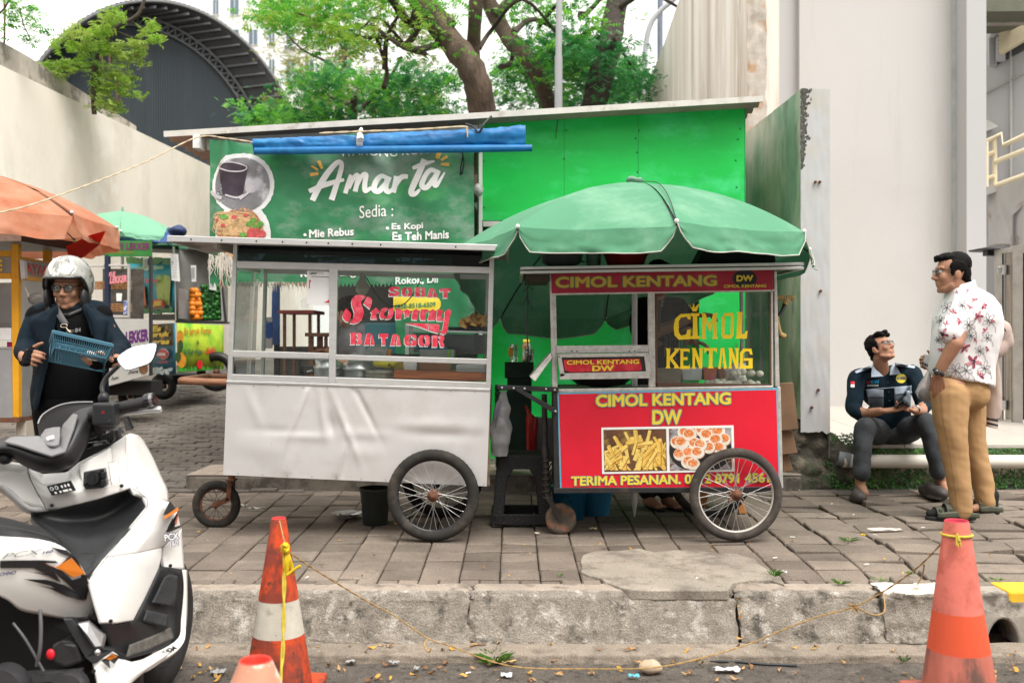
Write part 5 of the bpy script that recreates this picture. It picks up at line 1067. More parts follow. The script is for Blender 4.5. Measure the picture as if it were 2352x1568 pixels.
mb=MB();mb.add([B(1780,670,.04),B(1780,670,D2-.04),B(1782,884,D2-.04),B(1782,884,.04)],[(0,1,2,3)]);obj('side_pane',mb,pane,c2_)
# hand cut yellow letters on the pane
def pl_(mb,pts,x0,y0,sx,sy,d=.009):shape(mb,[(x0+x*sx,y0+y*sy) for x,y in pts], lambda x,y:Z6(x,y,d))
GL={'C':[[(1,.22),(.96,0),(.4,.02),(.1,.2),(0,.5),(.05,.82),(.3,1),(.95,.98),(1,.6),(.8,.62),(.72,.8),(.42,.84),(.3,.7),(.3,.3),(.42,.16),(.75,.12),(.85,.24)]],'I':[[(.05,0),(.95,0),(.9,.1),(.7,.12),(.75,.88),(1,.9),(1,1),(0,1),(0,.9),(.25,.88),(.28,.12),(.05,.1)]],'M':[[(0,0),(.26,0),(.52,.45),(.74,0),(1,0),(.92,.1),(.94,.9),(1,1),(.66,1),(.72,.9),(.70,.38),(.53,.75),(.3,.35),(.28,.9),(.34,1),(0,1),(.08,.9),(.08,.1)]],'O':[[(.2,.02),(.9,0),(1,.15),(.95,.85),(.8,1),(.1,1),(0,.85),(.05,.15),(.28,.1),(.25,.85),(.72,.86),(.76,.13),(.2,.12)]],'L':[[(.1,0),(.62,0),(.55,.1),(.5,.82),(.72,.84),(.82,.72),(1,.7),(.9,1),(0,1),(.08,.9),(.16,.1)]],'K':[[(0,0),(.35,0),(.3,.42),(.68,.1),(.6,0),(1,0),(.92,.12),(.5,.5),(.9,.88),(1,1),(.58,1),(.64,.88),(.32,.58),(.3,.88),(.36,1),(0,1),(.08,.88),(.08,.1)]],'E':[[(0,0),(.95,0),(.95,.22),(.82,.14),(.36,.14),(.35,.42),(.75,.42),(.75,.56),(.35,.56),(.34,.84),(.86,.86),(.95,.75),(1,1),(0,1),(.08,.88),(.08,.12)]],'N':[[(0,0),(.36,0),(.72,.6),(.7,.1),(.62,0),(1,0),(.95,.1),(.92,1),(.68,1),(.32,.38),(.3,.9),(.38,1),(0,1),(.1,.9),(.1,.1)]],'T':[[(0,0),(1,0),(1,.26),(.88,.14),(.66,.14),(.64,.88),(.76,1),(.26,1),(.36,.88),(.38,.14),(.14,.14),(0,.26)]],'A':[[(.32,0),(.7,0),(.94,.9),(1,1),(.62,1),(.66,.9),(.62,.74),(.52,.72),(.6,.6),(.5,.18),(.3,.9),(.36,1),(0,1),(.08,.9)]],'G':[[(1,.3),(.9,0),(.3,0),(.06,.2),(.06,.8),(0,1),(1,1),(1,.48),(.34,.48),(.3,.6),(.7,.6),(.7,.84),(.32,.86),(.26,.7),(.3,.25),(.45,.14),(.72,.14),(.82,.3)]]}
mb=MB()
for ch,x,y,wd,h in (('C',1405,950,118,178),('I',1518,948,68,174),('M',1590,948,116,174),('O',1730,944,86,176),('L',1826,940,84,180),('K',1350,1186,96,136),('E',1446,1188,72,138),('N',1526,1184,80,140),('T',1614,1184,86,138),('A',1706,1184,62,140),('N',1776,1184,74,140),('G',1852,1188,90,136)):
 for poly in GL[ch]:pl_(mb,poly,x,y,wd,h)
pl_(mb,[(0,.1),(.3,.55),(.42,0),(.5,0),(.56,.55),(.9,0),(1,.04),(.74,1),(.36,1)],1510,884,70,52)
obj('window_lettering',mb,mat('cut_yellow_film',(.95,.66,.015),.5,.04,8),c2_,fix=False)
# wheels and bracket
wheel(c2_,P(1690,1135,5.9),.276,.028,mat('dull_rim',(.48,.45,.41),.5,.2,20,0.0,c2=(.3,.2,.13),t2=(.6,.7),s2=20),32,.034,tyre_m=mat('worn_tyre',(.05,.043,.038),.9,.25,8,c2=(.085,.07,.058),t2=(.5,.65),s2=14),tread=False)
wheel(c2_,P(1690,1135,5.9)+V((0,.76,0)),.276,.028,mat('dull_rim',(.5,.47,.43)),16,.034)
q=P(1690,1135,5.9);mb=MB();mb.tube([q,q+V((0,.76,0))],.012,8);obj('axle',mb,black_iron,c2_)
def bk(u,v):return P(u,v,5.96)
mb=MB();mb.prism([bk(1143,884),bk(1283,889),bk(1283,901),bk(1143,894)],(0,.04,0));mb.prism([bk(1180,894),bk(1202,896),bk(1278,938),bk(1277,952)],(0,.03,0));obj('tow_bracket',mb,black_iron,c2_,bevel=.003)
for u,v in ((1153,890),(1180,891),(1205,892),(1254,893),(1274,895),(1287,896),(1276,944)):
 mb=MB();mb.ell(bk(u,v)+V((0,-.004,0)),.008,8,5);obj('bolt',mb,steel,c2_)
q=P(1288,1190,6.13);mb=MB();mb.lathe([(.002,-.02),(.06,-.02),(.07,-.026),(.092,-.026),(.095,-.018),(.095,.018),(.092,.026),(.07,.026),(.06,.02),(.002,.02)],q,28,axis='Y');cw=obj('caster_wheel',mb,mat('old_caster',(.09,.07,.055),.8,.3,20,c2=(.2,.09,.05),t2=(.5,.6),s2=20),c2_)
mb=MB();t0=P(1254,1150,6.13);mb.tube([P(1250,905,6.13),P(1252,1030,6.13)],.017,10);mb.tube([P(1252,1028,6.13),P(1253,1046,6.13)],.022,10);mb.tube([P(1253,1040,6.13),P(1258,1145,6.13)],.02,10)
for k in range(7):mb.tube([P(1256+10*math.cos(t),1050+k*14+5*math.sin(t)+t*2.2,6.13-.03*math.sin(t)) for t in [j*.7 for j in range(9)]],.005,5)
for d in (-.032,.032):mb.bar(P(1258,1140,6.13)+V((0,d,0)),q+V((0,d,0)),.03,.006,up=(0,1,0))
mb.tube([q-V((0,.045,0)),q+V((0,.045,0))],.011,8);obj('caster_post',mb,mat('greasy_iron',(.035,.03,.027),.6,.3,20),c2_)
# back of the red cart: things on its counter
def ctr(u):return lerp(B(1278,897).z,B(1780,889).z,(u-1278)/502)+.002
ballm=mat('dough_ball',(.72,.66,.56),.6,.06,20)
random.seed(9)
for k in range(44):
 u=random.uniform(1648,1766) if k>4 else random.uniform(1640,1665);lv=0 if k<26 else random.randint(0,2);r=random.uniform(.018,.024);q=B(u,0,random.uniform(.06,.22));mb=MB();mb.ell((q.x,q.y,ctr(u)+r*.9+lv*r*1.3*(1 if u>1690 else .4)),(r*1.15,r,r*.9),12,8,rot=Matrix.Rotation(random.random()*3,3,'Z'))
 o=obj('dough_ball',mb,ballm);tag(o,'pale raw dough ball heaped behind the yellow window letters','dough ball','dough balls in the red cart window')
for k in range(9):
 u=random.uniform(1582,1612);q=B(u,0,random.uniform(.05,.12));mb=MB();mb.ell((q.x,q.y,ctr(u)+.008+.006*(k%3)),(.02,.014,.007),10,6,rot=Matrix.Rotation(random.random()*3,3,'Z'));o=obj('potato_chip',mb,mat('chip_yellow',(.68,.42,.08),.5,.2,30));tag(o,'golden fried slice lying at the lower left of the lettered pane','fried slice','fried slices in the red cart window')
def bx2(name,u0,v0,u1,v1,d,dep,m,label,cat,taper=0):
 mb=MB();mb.prism([B(u0,v0,d),B(u1,v0,d),B(u1-taper,v1,d),B(u0+taper,v1,d)],(0,dep,0));o=obj(name,mb,m,None,bevel=.004);tag(o,label,cat)
bx2('foam_tray',1512,848,1576,884,.14,.25,mat('tray_tan',(.3,.24,.19),.7),'tan shallow tray at the left corner of the lettered pane','tray',3)
bx2('clear_tub',1578,846,1628,876,.2,.18,mat('tub_milky',(.66,.66,.68),.3,.1,20),'milky tub of white powder behind the letters','tub',3)
bx2('pink_tub',1630,846,1663,876,.2,.18,mat('tub_pink',(.6,.12,.22),.3,.15,9,c2=(.5,.12,.04),t2=(.5,.55),s2=4),'pink tub of orange spice between two milky tubs','tub',3)
bx2('spice_tub',1666,846,1708,876,.2,.18,mat('tub_spice',(.45,.4,.42),.3,.15,9,c2=(.25,.1,.05),t2=(.5,.55),s2=6),'cloudy tub of brown spice right of the pink tub','tub',3)
q=B(1722,0,.3);mb=MB();mb.lathe([(.045,0),(.045,.14),(.042,.14),(.042,.02),(.001,.02)],(q.x,q.y,ctr(1722)),20);o=obj('stick_holder',mb,white_pl);tag(o,'white pot holding bamboo skewers in the red cart','pot')
for k in range(16):
 a,b_=random.uniform(-.03,.03),random.uniform(-.03,.03);mb=MB();mb.tube([(q.x+a*.6,q.y+b_*.6,ctr(1722)+.03),(q.x+a*1.6+.01,q.y+b_*1.6,ctr(1722)+random.uniform(.2,.27))],.0018,4);o=obj('bamboo_skewer',mb,mat('bamboo',(.42,.25,.12),.7));tag(o,'bamboo skewer standing in the white pot of the red cart','skewer','skewers in the red cart')
mb=MB();mb.lathe([(.05,0),(.15,.015),(.19,.05),(.195,.055),(.15,.03),(.001,.02)],B(1390,893,.3),30);o=obj('frying_pan',mb,black_iron);tag(o,'black frying pan below the little hinged sign','pan')
# on the roof of the red cart
mb=MB();b=P(1290,614,6.15);mb.lathe([(.075,0),(.12,.03),(.132,.075),(.137,.078),(.128,.074),(.115,.035),(.001,.008)],b,30);o=obj('metal_bowl',mb,steel);tag(o,'dented metal bowl on the roof of the red cart','bowl')
mb=MB();b=P(1437,612,6.2);mb.lathe([(.11,0),(.135,.07),(.155,.085),(.165,.088),(.15,.08),(.12,.06),(.001,.01)],b,30);o=obj('red_basin',mb,mat('basin_red',(.22,.012,.012),.4));tag(o,'dark red plastic basin on the roof of the red cart','basin')
mb=MB();b=P(1363,613,6.25);mb.lathe([(.045,0),(.05,.13),(.046,.13),(.042,.01),(.001,.01)],b,18);mb.tube(smooth_path([b+V((-.05,0,.11)),b+V((-.08,0,.09)),b+V((-.075,0,.04)),b+V((-.05,0,.03))],4),.006,6);o=obj('plastic_jug',mb,mat('jug_plastic',(.4,.45,.42),.2,.1,9,trans=.6));tag(o,'clear plastic jug between bowl and basin on the cart roof','jug')
mb=MB();mb.prism([P(1600,607,6.3),P(1785,604,6.3),P(1780,580,6.3),P(1625,560,6.3)],(0,.3,0));o=obj('black_bundle',mb,mat('black_cloth',(.006,.006,.006),.8),None,bevel=.02);tag(o,'black covered bundle on the right end of the cart roof','bundle')
mb=MB();mb.tube([P(1211,640,5.93),P(1212,700,5.93),P(1209,760,5.93),P(1213,800,5.93),P(1216,830,5.93)],.005,5)
for k in range(9):mb.tube([P(1212,655+k*4,5.93),P(1212+random.uniform(-12,16),662+k*7+random.uniform(-8,20),5.92)],.003,4)
o=obj('cord_tangle',mb,dark_ink);tag(o,'knotted black cord hanging from the roof of the red cart','cord')
# ---------------- parasols ----------------
def parasol(label,cx,cy,gzz,PR,z0,zt,rot,pm,nrib=8,fh=.165,piping=None,cap=True,group=None,droop=None):
 t_=thing('market_parasol',label,'parasol',(cx,cy,gzz),group);st=2*math.pi/nrib
 def cn(k,t):
  a=rot+st*k;ztip=z0+.02*math.sin(k*1.9+1)-(droop[k%nrib] if droop else 0);r=PR*t
  return V((cx+r*math.cos(a),cy+r*math.sin(a),lerp(zt,ztip,.30*t+.70*t**2.3)))
 mb=MB();fl_=MB();pi_=MB()
 for k in range(nrib):
  def panel(a,b,k=k):
   t=.015+b*.985;p=cn(k,t).lerp(cn(k+1,t),a);sag=math.sin(a*math.pi);p.z+=-.014*sag*t+.03*sag*t*(1-t)+.012*nz(p.x*2,p.y*2,k,2.5)*sag+.004*nz(p.x,p.y,p.z,12)*sag;return p
  mb.grid(panel,16,22)
  def flap(a,b,k=k):
   p=panel(a,1);o_=V((p.x-cx,p.y-cy,0)).normalized();e=min(a,1-a);cut=min(1,(e/.10))**.6 if e<.10 else 1;h=fh*(1+.07*math.sin(a*9+k)+.15*math.sin(a*math.pi))*cut
   return p+o_*(.05*b*(h/.16)+.020*nz(a*5,b*2,k,1.5)*b+.010*nz(a*16+b*3,b*5,k,1.5)*b)+V((0,0,-h*b))
  fl_.grid(flap,40,8);pi_.tube([flap(i/40,1) for i in range(41)],.0038,5,caps=False)
 can=obj('canopy',mb,pm,t_,fix=False);obj('valance',fl_,pm,can,fix=False)
 if piping:obj('piping',pi_,piping,can)
 for k in range(nrib):
  m_=MB();m_.tube([cn(k,.05+.95*i/8)-V((0,0,.018)) for i in range(9)],.005,6);obj('rib',m_,black_iron,t_)
  m_=MB();m_.ell(cn(k,1.0)+V((0,0,.004)),.013,8,6);obj('rib_tip',m_,white_pl,t_)
 m_=MB();m_.tube([(cx,cy,zt),(cx,cy,gzz+.12)],.019,12);m_.tube([(cx,cy,gzz+.12),(cx,cy,gzz+.03)],[.019,.003],12);obj('pole',m_,white_pl,t_)
 m_=MB();m_.lathe([(.018,-.01),(.03,.0),(.055,.022),(.04,.035),(.002,.025)] if cap else [(.018,0),(.012,.05),(.002,.06)],(cx,cy,zt),14);me=m_.mesh('k')
 if cap:wrinkle(me, lambda c:.018*nz(c.x,c.y,c.z,22))
 obj('tied_cap',me,mat('cap_film',(.15,.28,.2),.35,.3,20,trans=.2),t_)
 return t_,cn
pm=mat('parasol_green',(.075,.25,.14),.8,.06,3,c2=(.15,.335,.215),t2=(.48,.66),s2=2.2,bump=.3,bscale=24,translucent=.1)
ps_,cn=parasol('large faded green market parasol with white piping over the red cart',.80,6.5,gz(6.5),1.17,2.125,2.53,R(-86),pm,fh=.122,droop=[0,0,0,.12,.46,.42,.03,0],piping=mat('piping_white',(.5,.49,.45),.7,.05,20))
m_=MB();m_.tube(smooth_path([cn(0,.08)+V((.03,0,.008)),cn(0,.4)+V((.045,0,.012)),cn(0,.7)+V((.03,0,.012)),cn(0,.99)+V((0,0,.01))],5),.003,5);obj('mending_thread',m_,dark_ink,ps_)
# ======================= THINGS ON THE PAVEMENT AND IN THE LANE =======================
random.seed(31)
# ---- yellow noodle cart, left edge ----
ywl=mat('cart_yellow',(.75,.36,.012),.45,.1,6,c2=(.6,.25,.01),t2=(.6,.7),s2=9);stl=mat('cart_steel',(.42,.42,.43),.35,.1,3,.6,c2=(.6,.6,.58),t2=(.5,.7),s2=2.4)
def H(u,v,d=0.0):return P(u,v,7.4)+V((0,d,0))
yc=thing('noodle_cart','yellow framed steel noodle cart at the left edge under the orange parasol','food cart',tuple(H(-30,960,.3)))
def pr(par,name,pts,dep,m,bev=.003):
 mb=MB();mb.prism(pts,dep);return obj(name,mb,m,par,bevel=bev)
pr(yc,'corner_post',[H(25,560),H(42,560),H(43,958),H(29,958)],(0,.05,0),ywl);pr(yc,'corner_post',[H(25,560,.5),H(42,560,.5),H(43,958,.5),H(29,958,.5)],(0,.05,0),ywl);pr(yc,'corner_post',[H(-190,560),H(-175,560),H(-175,958),H(-190,958)],(0,.05,0),ywl)
for a,b in ((575,589),(627,640)):pr(yc,'front_rail',[H(-175,a),H(25,a),H(25,b),H(-175,b)],(0,.04,0),ywl)
for a,b in ((588,594),(630,641)):pr(yc,'side_rail',[H(42,a,.05),H(42,a,.5),H(42,b,.5),H(42,b,.05)],(-.03,0,0),ywl)
pr(yc,'header_glass',[H(-175,589,.02),H(25,589,.02),H(25,627,.02),H(-175,627,.02)],(0,.01,0),mat('sign_grey',(.33,.32,.3),.4,.15,9))
sg=pr(yc,'side_sign',[H(41.5,594,.05),H(41.5,594,.5),H(41.5,630,.5),H(41.5,630,.05)],(-.012,0,0),mat('sign_grey',(.33,.32,.3)))
mb=MB();letter(mb,'MIE AYAM',H(42,626,-.12),H(42,626,.5),H(42,600,-.12),(.002,0,0),bold=.03);mb.v=[V((p.x,max(p.y,7.46),p.z)) for p in mb.v];obj('lettering',mb,red_ink,sg,fix=False)
mb=MB();letter(mb,'MIE',H(-40,622,.012),H(4,622,.012),H(-40,596,.012),bold=.04);obj('front_lettering',mb,yellow_ink,yc,fix=False)
pr(yc,'lamp_bracket',[H(44,594),H(56,598),H(58,640),H(48,640)],(0,.04,0),alu);
pr(yc,'back_sheet',[H(-175,640,.5),H(42,640,.5),H(42,760,.5),H(-175,760,.5)],(0,.01,0),stl)
pr(yc,'counter_rail',[H(-175,753),H(26,753),H(26,781),H(-175,781)],(0,.03,0),white_pl);pr(yc,'lower_sheet',[H(-175,800),H(27,800),H(29,960),H(-175,960)],(0,.02,0),stl)
pr(yc,'pink_goods',[H(6,785,.06),H(26,785,.06),H(26,799,.06),H(6,799,.06)],(0,.1,0),mat('pink',(.7,.03,.25),.5));pr(yc,'shelf',[H(-175,797),H(27,797),H(27,803),H(-175,803)],(0,.5,0),stl)
pr(yc,'side_sheet',[H(42,780,.05),H(42,780,.5),H(43,965,.5),H(43,965,.05)],(-.02,0,0),stl);pr(yc,'side_window',[H(42,641,.05),H(42,641,.5),H(42,780,.5),H(42,780,.05)],(-.004,0,0),mat('cloudy_glass',(.5,.5,.49),.3,.08,4))
pr(yc,'base_beam',[H(-175,958),H(44,958),H(44,970),H(-175,970)],(0,.5,0),rust)
rf=pr(yc,'roof',[H(-200,545,-.2),H(78,543,-.2),H(120,543,.7),H(-200,543,.7)],(0,0,-.05),mat('cart_roof_grey',(.2,.2,.2),.5));pr(yc,'roof_edge',[H(-200,546,-.21),H(80,544,-.21),H(80,560,-.21),H(-200,562,-.21)],(0,.01,0),alu_dirty)
pr(yc,'roof_skirt',[H(80,544,-.2),H(128,543,.5),H(128,566,.5),H(80,560,-.2)],(-.02,0,0),mat('skirt_black',(.03,.03,.032),.5))
for x in (22,-140):
 pr(yc,'support_leg',[H(x,968,.1),H(x+22,968,.1),H(x+24,1060,.1),H(x-4,1060,.1)],(0,.12,0),mat('leg_cream',(.5,.45,.38),.6))
mb=MB();b=P(82,686,7.3);mb.grid( lambda a,c:b+V(((a-.5)*.135,.02-.05*math.sin(c*math.pi)*math.sin(a*math.pi),.045*math.cos(c*math.pi)*(1-(2*a-1)**2)**.5)),20,14);o=obj('noodle_strainer',mb,mat('wire_mesh',(.16,.15,.14),.4,.4,120,.5));md=o.modifiers.new('w','WIREFRAME');md.thickness=.003;tag(o,'wire noodle strainer hanging beside the yellow cart','strainer')
mb=MB();mb.tube([P(68,684,7.3),P(50,640,7.36)],.004,6);obj('handle',mb,steel,o)
om=mat('parasol_orange',(.5,.17,.085),.85,.16,3,c2=(.62,.31,.2),t2=(.42,.6),s2=1.3,bump=.2,bscale=16,translucent=.35)
parasol('sun bleached orange parasol over the yellow noodle cart',-4.28,7.75,lz(7.75),1.12,2.43,2.83,R(-22),om,fh=.16,cap=False)
mb=MB();mb.prism([P(150,566,7.6),P(205,540,7.5),P(240,530,7.55),P(225,562,7.7),P(190,590,7.8),P(160,602,7.8)],(0,.03,0));me=mb.mesh('f');o=obj('parasol_underside',me,mat('cloth_red',(.65,.03,.01),.7,.2,5,translucent=.4),None,bevel=.01);tag(o,'red sheet standing in for the underside of the orange parasol','cloth')  # flat red sheet added as the parasol's red-orange underside
parasol('pale green parasol further up the lane',-4.5,11.5,lz(11.5),.74,2.68,3.0,R(-70),mat('parasol_mint',(.22,.5,.33),.75,.06,3,translucent=.3),fh=.05,cap=False)
def TQ(name,label,cat,pts,Y,m,group=None):
 mb=MB();mb.prism([P(u,v,Y) for u,v in pts],(0,.03,0));o=obj(name,mb,m,None,bevel=.004);return tag(o,label,cat,group)
# ---- pancake cart ----
YL=10.6
def Lc(x,y,d=0.0):return P(x*.2734+183.7,y*.2734+520.6,YL)+V((0,d,0))
kc=thing('pancake_cart','white pancake cart with green header sign in the lane','food cart',tuple(Lc(400,1380,.3)))
pr(kc,'header_sign',[Lc(238,120),Lc(600,118),Lc(600,250),Lc(238,250)],(0,.03,0),mat('sign_green',(.03,.2,.04),.5,.2,3));mb=MB();letter(mb,'KUE LEKKER',Lc(262,195,-.004),Lc(590,196,-.004),Lc(262,135,-.004),bold=.03);obj('lettering',mb,mat('sign_purple',(.16,.012,.1),.5),kc,fix=False);mb=MB();letter(mb,'ANEKA RASA MANIS',Lc(262,228,-.004),Lc(450,226,-.004),Lc(262,210,-.004),bold=.01);obj('small_lettering',mb,mat('sign_ochre',(.3,.22,.02),.5),kc,fix=False)
o_=pr(kc,'left_sign',[Lc(-80,112),Lc(230,108),Lc(230,240),Lc(-80,245)],(0,.03,0),mat('sign_green',(.03,.2,.04)));mb=MB();letter(mb,'CRISPY',Lc(-40,205,-.004),Lc(222,198,-.004),Lc(-40,122,-.004),bold=.05);obj('lettering',mb,mat('sign_pink',(.75,.08,.2),.5),o_,fix=False)
pr(kc,'post',[Lc(205,240),Lc(240,240),Lc(240,1250),Lc(205,1250)],(0,.06,0),mat('navy_post',(.012,.025,.06),.5));pr(kc,'post',[Lc(578,250),Lc(596,250),Lc(596,1250),Lc(578,1250)],(0,.06,0),black_iron);pr(kc,'post',[Lc(-60,240),Lc(-30,240),Lc(-30,1250),Lc(-60,1250)],(0,.06,0),mat('navy_post',(.012,.025,.06)))
for n_,q in (('case_frame',[(240,315),(412,318),(412,334),(240,332)]),('case_frame',[(398,318),(414,318),(412,750),(396,750)]),('case_frame',[(70,318),(200,318),(200,336),(70,336)]),('case_base',[(60,735),(412,745),(412,765),(60,765)])):pr(kc,n_,[Lc(*p) for p in q],(0,.04,0),alu)
pr(kc,'case_back',[Lc(60,330,.4),Lc(414,330,.4),Lc(414,770,.4),Lc(60,770,.4)],(0,.02,0),mat('case_dark',(.1,.09,.08),.6,.5,9))
mb=MB();letter(mb,'KUE',Lc(244,420,-.004),Lc(300,415,-.004),Lc(244,380,-.004),bold=.05,shear=.2);letter(mb,'LEKKER',Lc(250,480,-.004),Lc(395,465,-.004),Lc(250,420,-.004),bold=.06,shear=.2);obj('case_lettering',mb,mat('sign_rose',(.75,.25,.3),.5),kc,fix=False)
for k in range(14):
 x=100+(k%7)*44;y=520+(k//7)*190;mb=MB()
 for j in range(5):q=Lc(x,y-j*14,.12);mb.lathe([(.001,0),(.045,0),(.045,.012),(.001,.012)],q,10)
 obj('pastry',mb,mat('pastry',(.5,.25,.1),.6,.3,30),kc)
pr(kc,'price_card',[Lc(305,560,-.006),Lc(355,560,-.006),Lc(350,625,-.006),Lc(308,625,-.006)],(0,.003,0),white_ink);pr(kc,'code_card',[Lc(368,620,-.006),Lc(400,620,-.006),Lc(398,735,-.006),Lc(366,735,-.006)],(0,.003,0),mat('card_blue',(.1,.15,.4),.5,.1,9,c2=(.6,.6,.65),t2=(.5,.52),s2=20))
pr(kc,'body_panel',[Lc(-60,770),Lc(580,775),Lc(580,1245),Lc(-60,1420)],(0,.06,0),mat('cart_white',(.5,.5,.48),.5,.1,3));mb=MB();letter(mb,'LEKKER',Lc(385,985,-.004),Lc(576,960,-.004),Lc(385,880,-.004),bold=.06);letter(mb,'KUE',Lc(250,1000,-.004),Lc(350,990,-.004),Lc(250,900,-.004),bold=.06);obj('body_lettering',mb,mat('sign_violet',(.12,.02,.16),.5),kc,fix=False);mb=MB();letter(mb,'-Pisang',Lc(405,1250,-.004),Lc(490,1225,-.004),Lc(405,1215,-.004),bold=.02);letter(mb,'-Susu',Lc(260,1290,-.004),Lc(325,1275,-.004),Lc(260,1262,-.004),bold=.02);obj('flavour_lettering',mb,dark_ink,kc,fix=False)
mb=MB();disc(mb,535,1190,38,45, lambda x,y:Lc(x,y,-.006));obj('printed_pancake',mb,mat('print_brown',(.13,.06,.03)),kc,fix=False)
wheel(kc,Lc(330,1440,.3),.13,.045,black_iron,6,.02,spoke_m=black_iron);mb=MB();mb.box2(Lc(-40,1300,.1),Lc(570,1420,.45));obj('under_dark_block',mb,mat('under_dark',(.015,.015,.015),.8),kc)  # solid near-black block added to make the cart's underside dark
# ---- juice cart, turned so that two faces show ----
def J(x,y,d=0.0):
 u=x*.2734+183.7;v=y*.2734+520.6
 Yj=11.4+(abs(u-403)*(.009 if u>403 else .011))+d;return P(u,v,Yj)
jc=thing('juice_cart','colourful orange juice and green tea cart piled with fruit in the lane','food cart',tuple(J(900,1420,.4)))
sky_b=mat('poster_blue',(.03,.35,.5),.5,.1,3);limeg=mat('poster_lime',(.42,.55,.03),.5,.3,1.5,c2=(.12,.4,.03),t2=(.5,.65),s2=2)
def jp(name,q,m):
 mb=MB();mb.grid( lambda a,b:J(lerp(lerp(q[0][0],q[1][0],a),lerp(q[3][0],q[2][0],a),b),lerp(lerp(q[0][1],q[1][1],a),lerp(q[3][1],q[2][1],a),b)),16,2);return obj(name,mb,m,jc,solid=.012,fix=False)
lpn=jp('tea_poster',[(412,265),(795,262),(795,720),(412,735)],sky_b)
e_=V((0,-.07,0));J1= lambda x,y:J(x,y)+e_;J2= lambda x,y:J(x,y)+e_*1.6;J3= lambda x,y:J(x,y)+e_*2.2
mb=MB();
for k in range(26):x=random.uniform(420,790);disc(mb,x,275+random.uniform(0,30),26,22,J1,n=8,wob=.3)
for k in range(30):x=random.uniform(415,790);disc(mb,x,700+random.uniform(-25,25),20,18,J2,n=7,wob=.4)
obj('printed_leaves',mb,mat('print_green',(.02,.16,.02),.5,.5,9),lpn,fix=False)
mb=MB();shape(mb,[(415,500),(560,500),(575,690),(420,690)],J1);obj('printed_tea',mb,mat('print_tea',(.42,.09,.03),.5,.5,5,c2=(.6,.3,.12),t2=(.52,.6),s2=9),lpn,fix=False)
mb=MB();shape(mb,[(650,430),(780,440),(768,660),(672,655)],J1);disc(mb,715,430,62,22,J1);obj('printed_drink',mb,mat('print_lime',(.45,.55,.12),.5,.4,4,c2=(.15,.3,.03),t2=(.5,.65),s2=4),lpn,fix=False)
mb=MB();disc(mb,676,655,66,42,J2);obj('price_badge',mb,red_ink,lpn,fix=False);mb=MB();letter(mb,'3.000',(0,0,0),(1,0,0),(0,1,0),warp= lambda a,b:J3(lerp(628,726,a),lerp(678,668,a)-46*b),bold=.05);obj('price',mb,yel,lpn,fix=False)
mb=MB();letter(mb,'Es Teh Hijau',(0,0,0),(1,0,0),(0,1,0),warp= lambda a,b:J2(lerp(412,726,a),lerp(388,372,a)-48*b),bold=.05);letter(mb,'-',(0,0,0),(1,0,0),(0,1,0),warp= lambda a,b:J2(lerp(555,570,a),lerp(415,415,a)-5*b));obj('title_lettering',mb,mat('title_green',(.3,.5,.3),.5),lpn,fix=False);mb=MB();letter(mb,'Teh Solo',(0,0,0),(1,0,0),(0,1,0),warp= lambda a,b:J2(lerp(455,682,a),lerp(480,474,a)-40*b),bold=.05);obj('name_lettering',mb,mat('title_pink',(.65,.1,.16),.5),lpn,fix=False)
pr(jc,'side_sill',[J(590,735),J(800,735),J(800,785),J(590,785)],(0,.03,0),black_iron)
sp_=jp('orange_poster',[(598,820),(802,808),(808,1240),(600,1240)],mat('poster_dark',(.05,.2,.3),.5,.3,2));mb=MB();shape(mb,[(600,822),(800,812),(802,1000),(600,985)],J1);obj('printed_grove',mb,mat('print_grove',(.06,.05,.02),.5,.5,9,c2=(.5,.2,.02),t2=(.55,.6),s2=9),sp_,fix=False)
mb=MB();letter(mb,'Es',(0,0,0),(1,0,0),(0,1,0),warp= lambda a,b:J2(lerp(624,712,a),lerp(885,880,a)-50*b),bold=.06,shear=.2);letter(mb,'Jeruk',(0,0,0),(1,0,0),(0,1,0),warp= lambda a,b:J2(lerp(590,778,a),lerp(942,934,a)-57*b),bold=.06,shear=.2);letter(mb,'Peras',(0,0,0),(1,0,0),(0,1,0),warp= lambda a,b:J2(lerp(588,782,a),lerp(992,986,a)-47*b),bold=.06,shear=.2);obj('lettering',mb,yellow_ink,sp_,fix=False)
mb=MB();disc(mb,720,1068,46,46,J1);obj('badge',mb,white_ink,sp_,fix=False);mb=MB();disc(mb,720,1068,40,40,J2);obj('badge_face',mb,mat('badge_red',(.6,.06,.06),.5),sp_,fix=False);mb=MB();shape(mb,[(674,1052),(766,1052),(766,1086),(674,1086)],J2);letter(mb,'HIGIENIS',(0,0,0),(1,0,0),(0,1,0),warp= lambda a,b:J2(lerp(682,764,a),lerp(1144,1142,a)-18*b),bold=.03);obj('badge_band',mb,mat('badge_red',(.6,.06,.06)),sp_,fix=False);mb=MB();letter(mb,'100%',(0,0,0),(1,0,0),(0,1,0),warp= lambda a,b:J3(lerp(684,758,a),lerp(1082,1082,a)-25*b),bold=.05);obj('badge_lettering',mb,white_ink,sp_,fix=False)
mb=MB();
for k in range(30):disc(mb,random.uniform(610,800),random.uniform(1180,1232),18,14,J1,n=6,wob=.2)
obj('printed_ice',mb,mat('print_ice',(.5,.6,.65),.4,.4,9),sp_,fix=False)
fp_=jp('juice_poster',[(812,808),(1200,826),(1200,1195),(818,1225)],limeg)
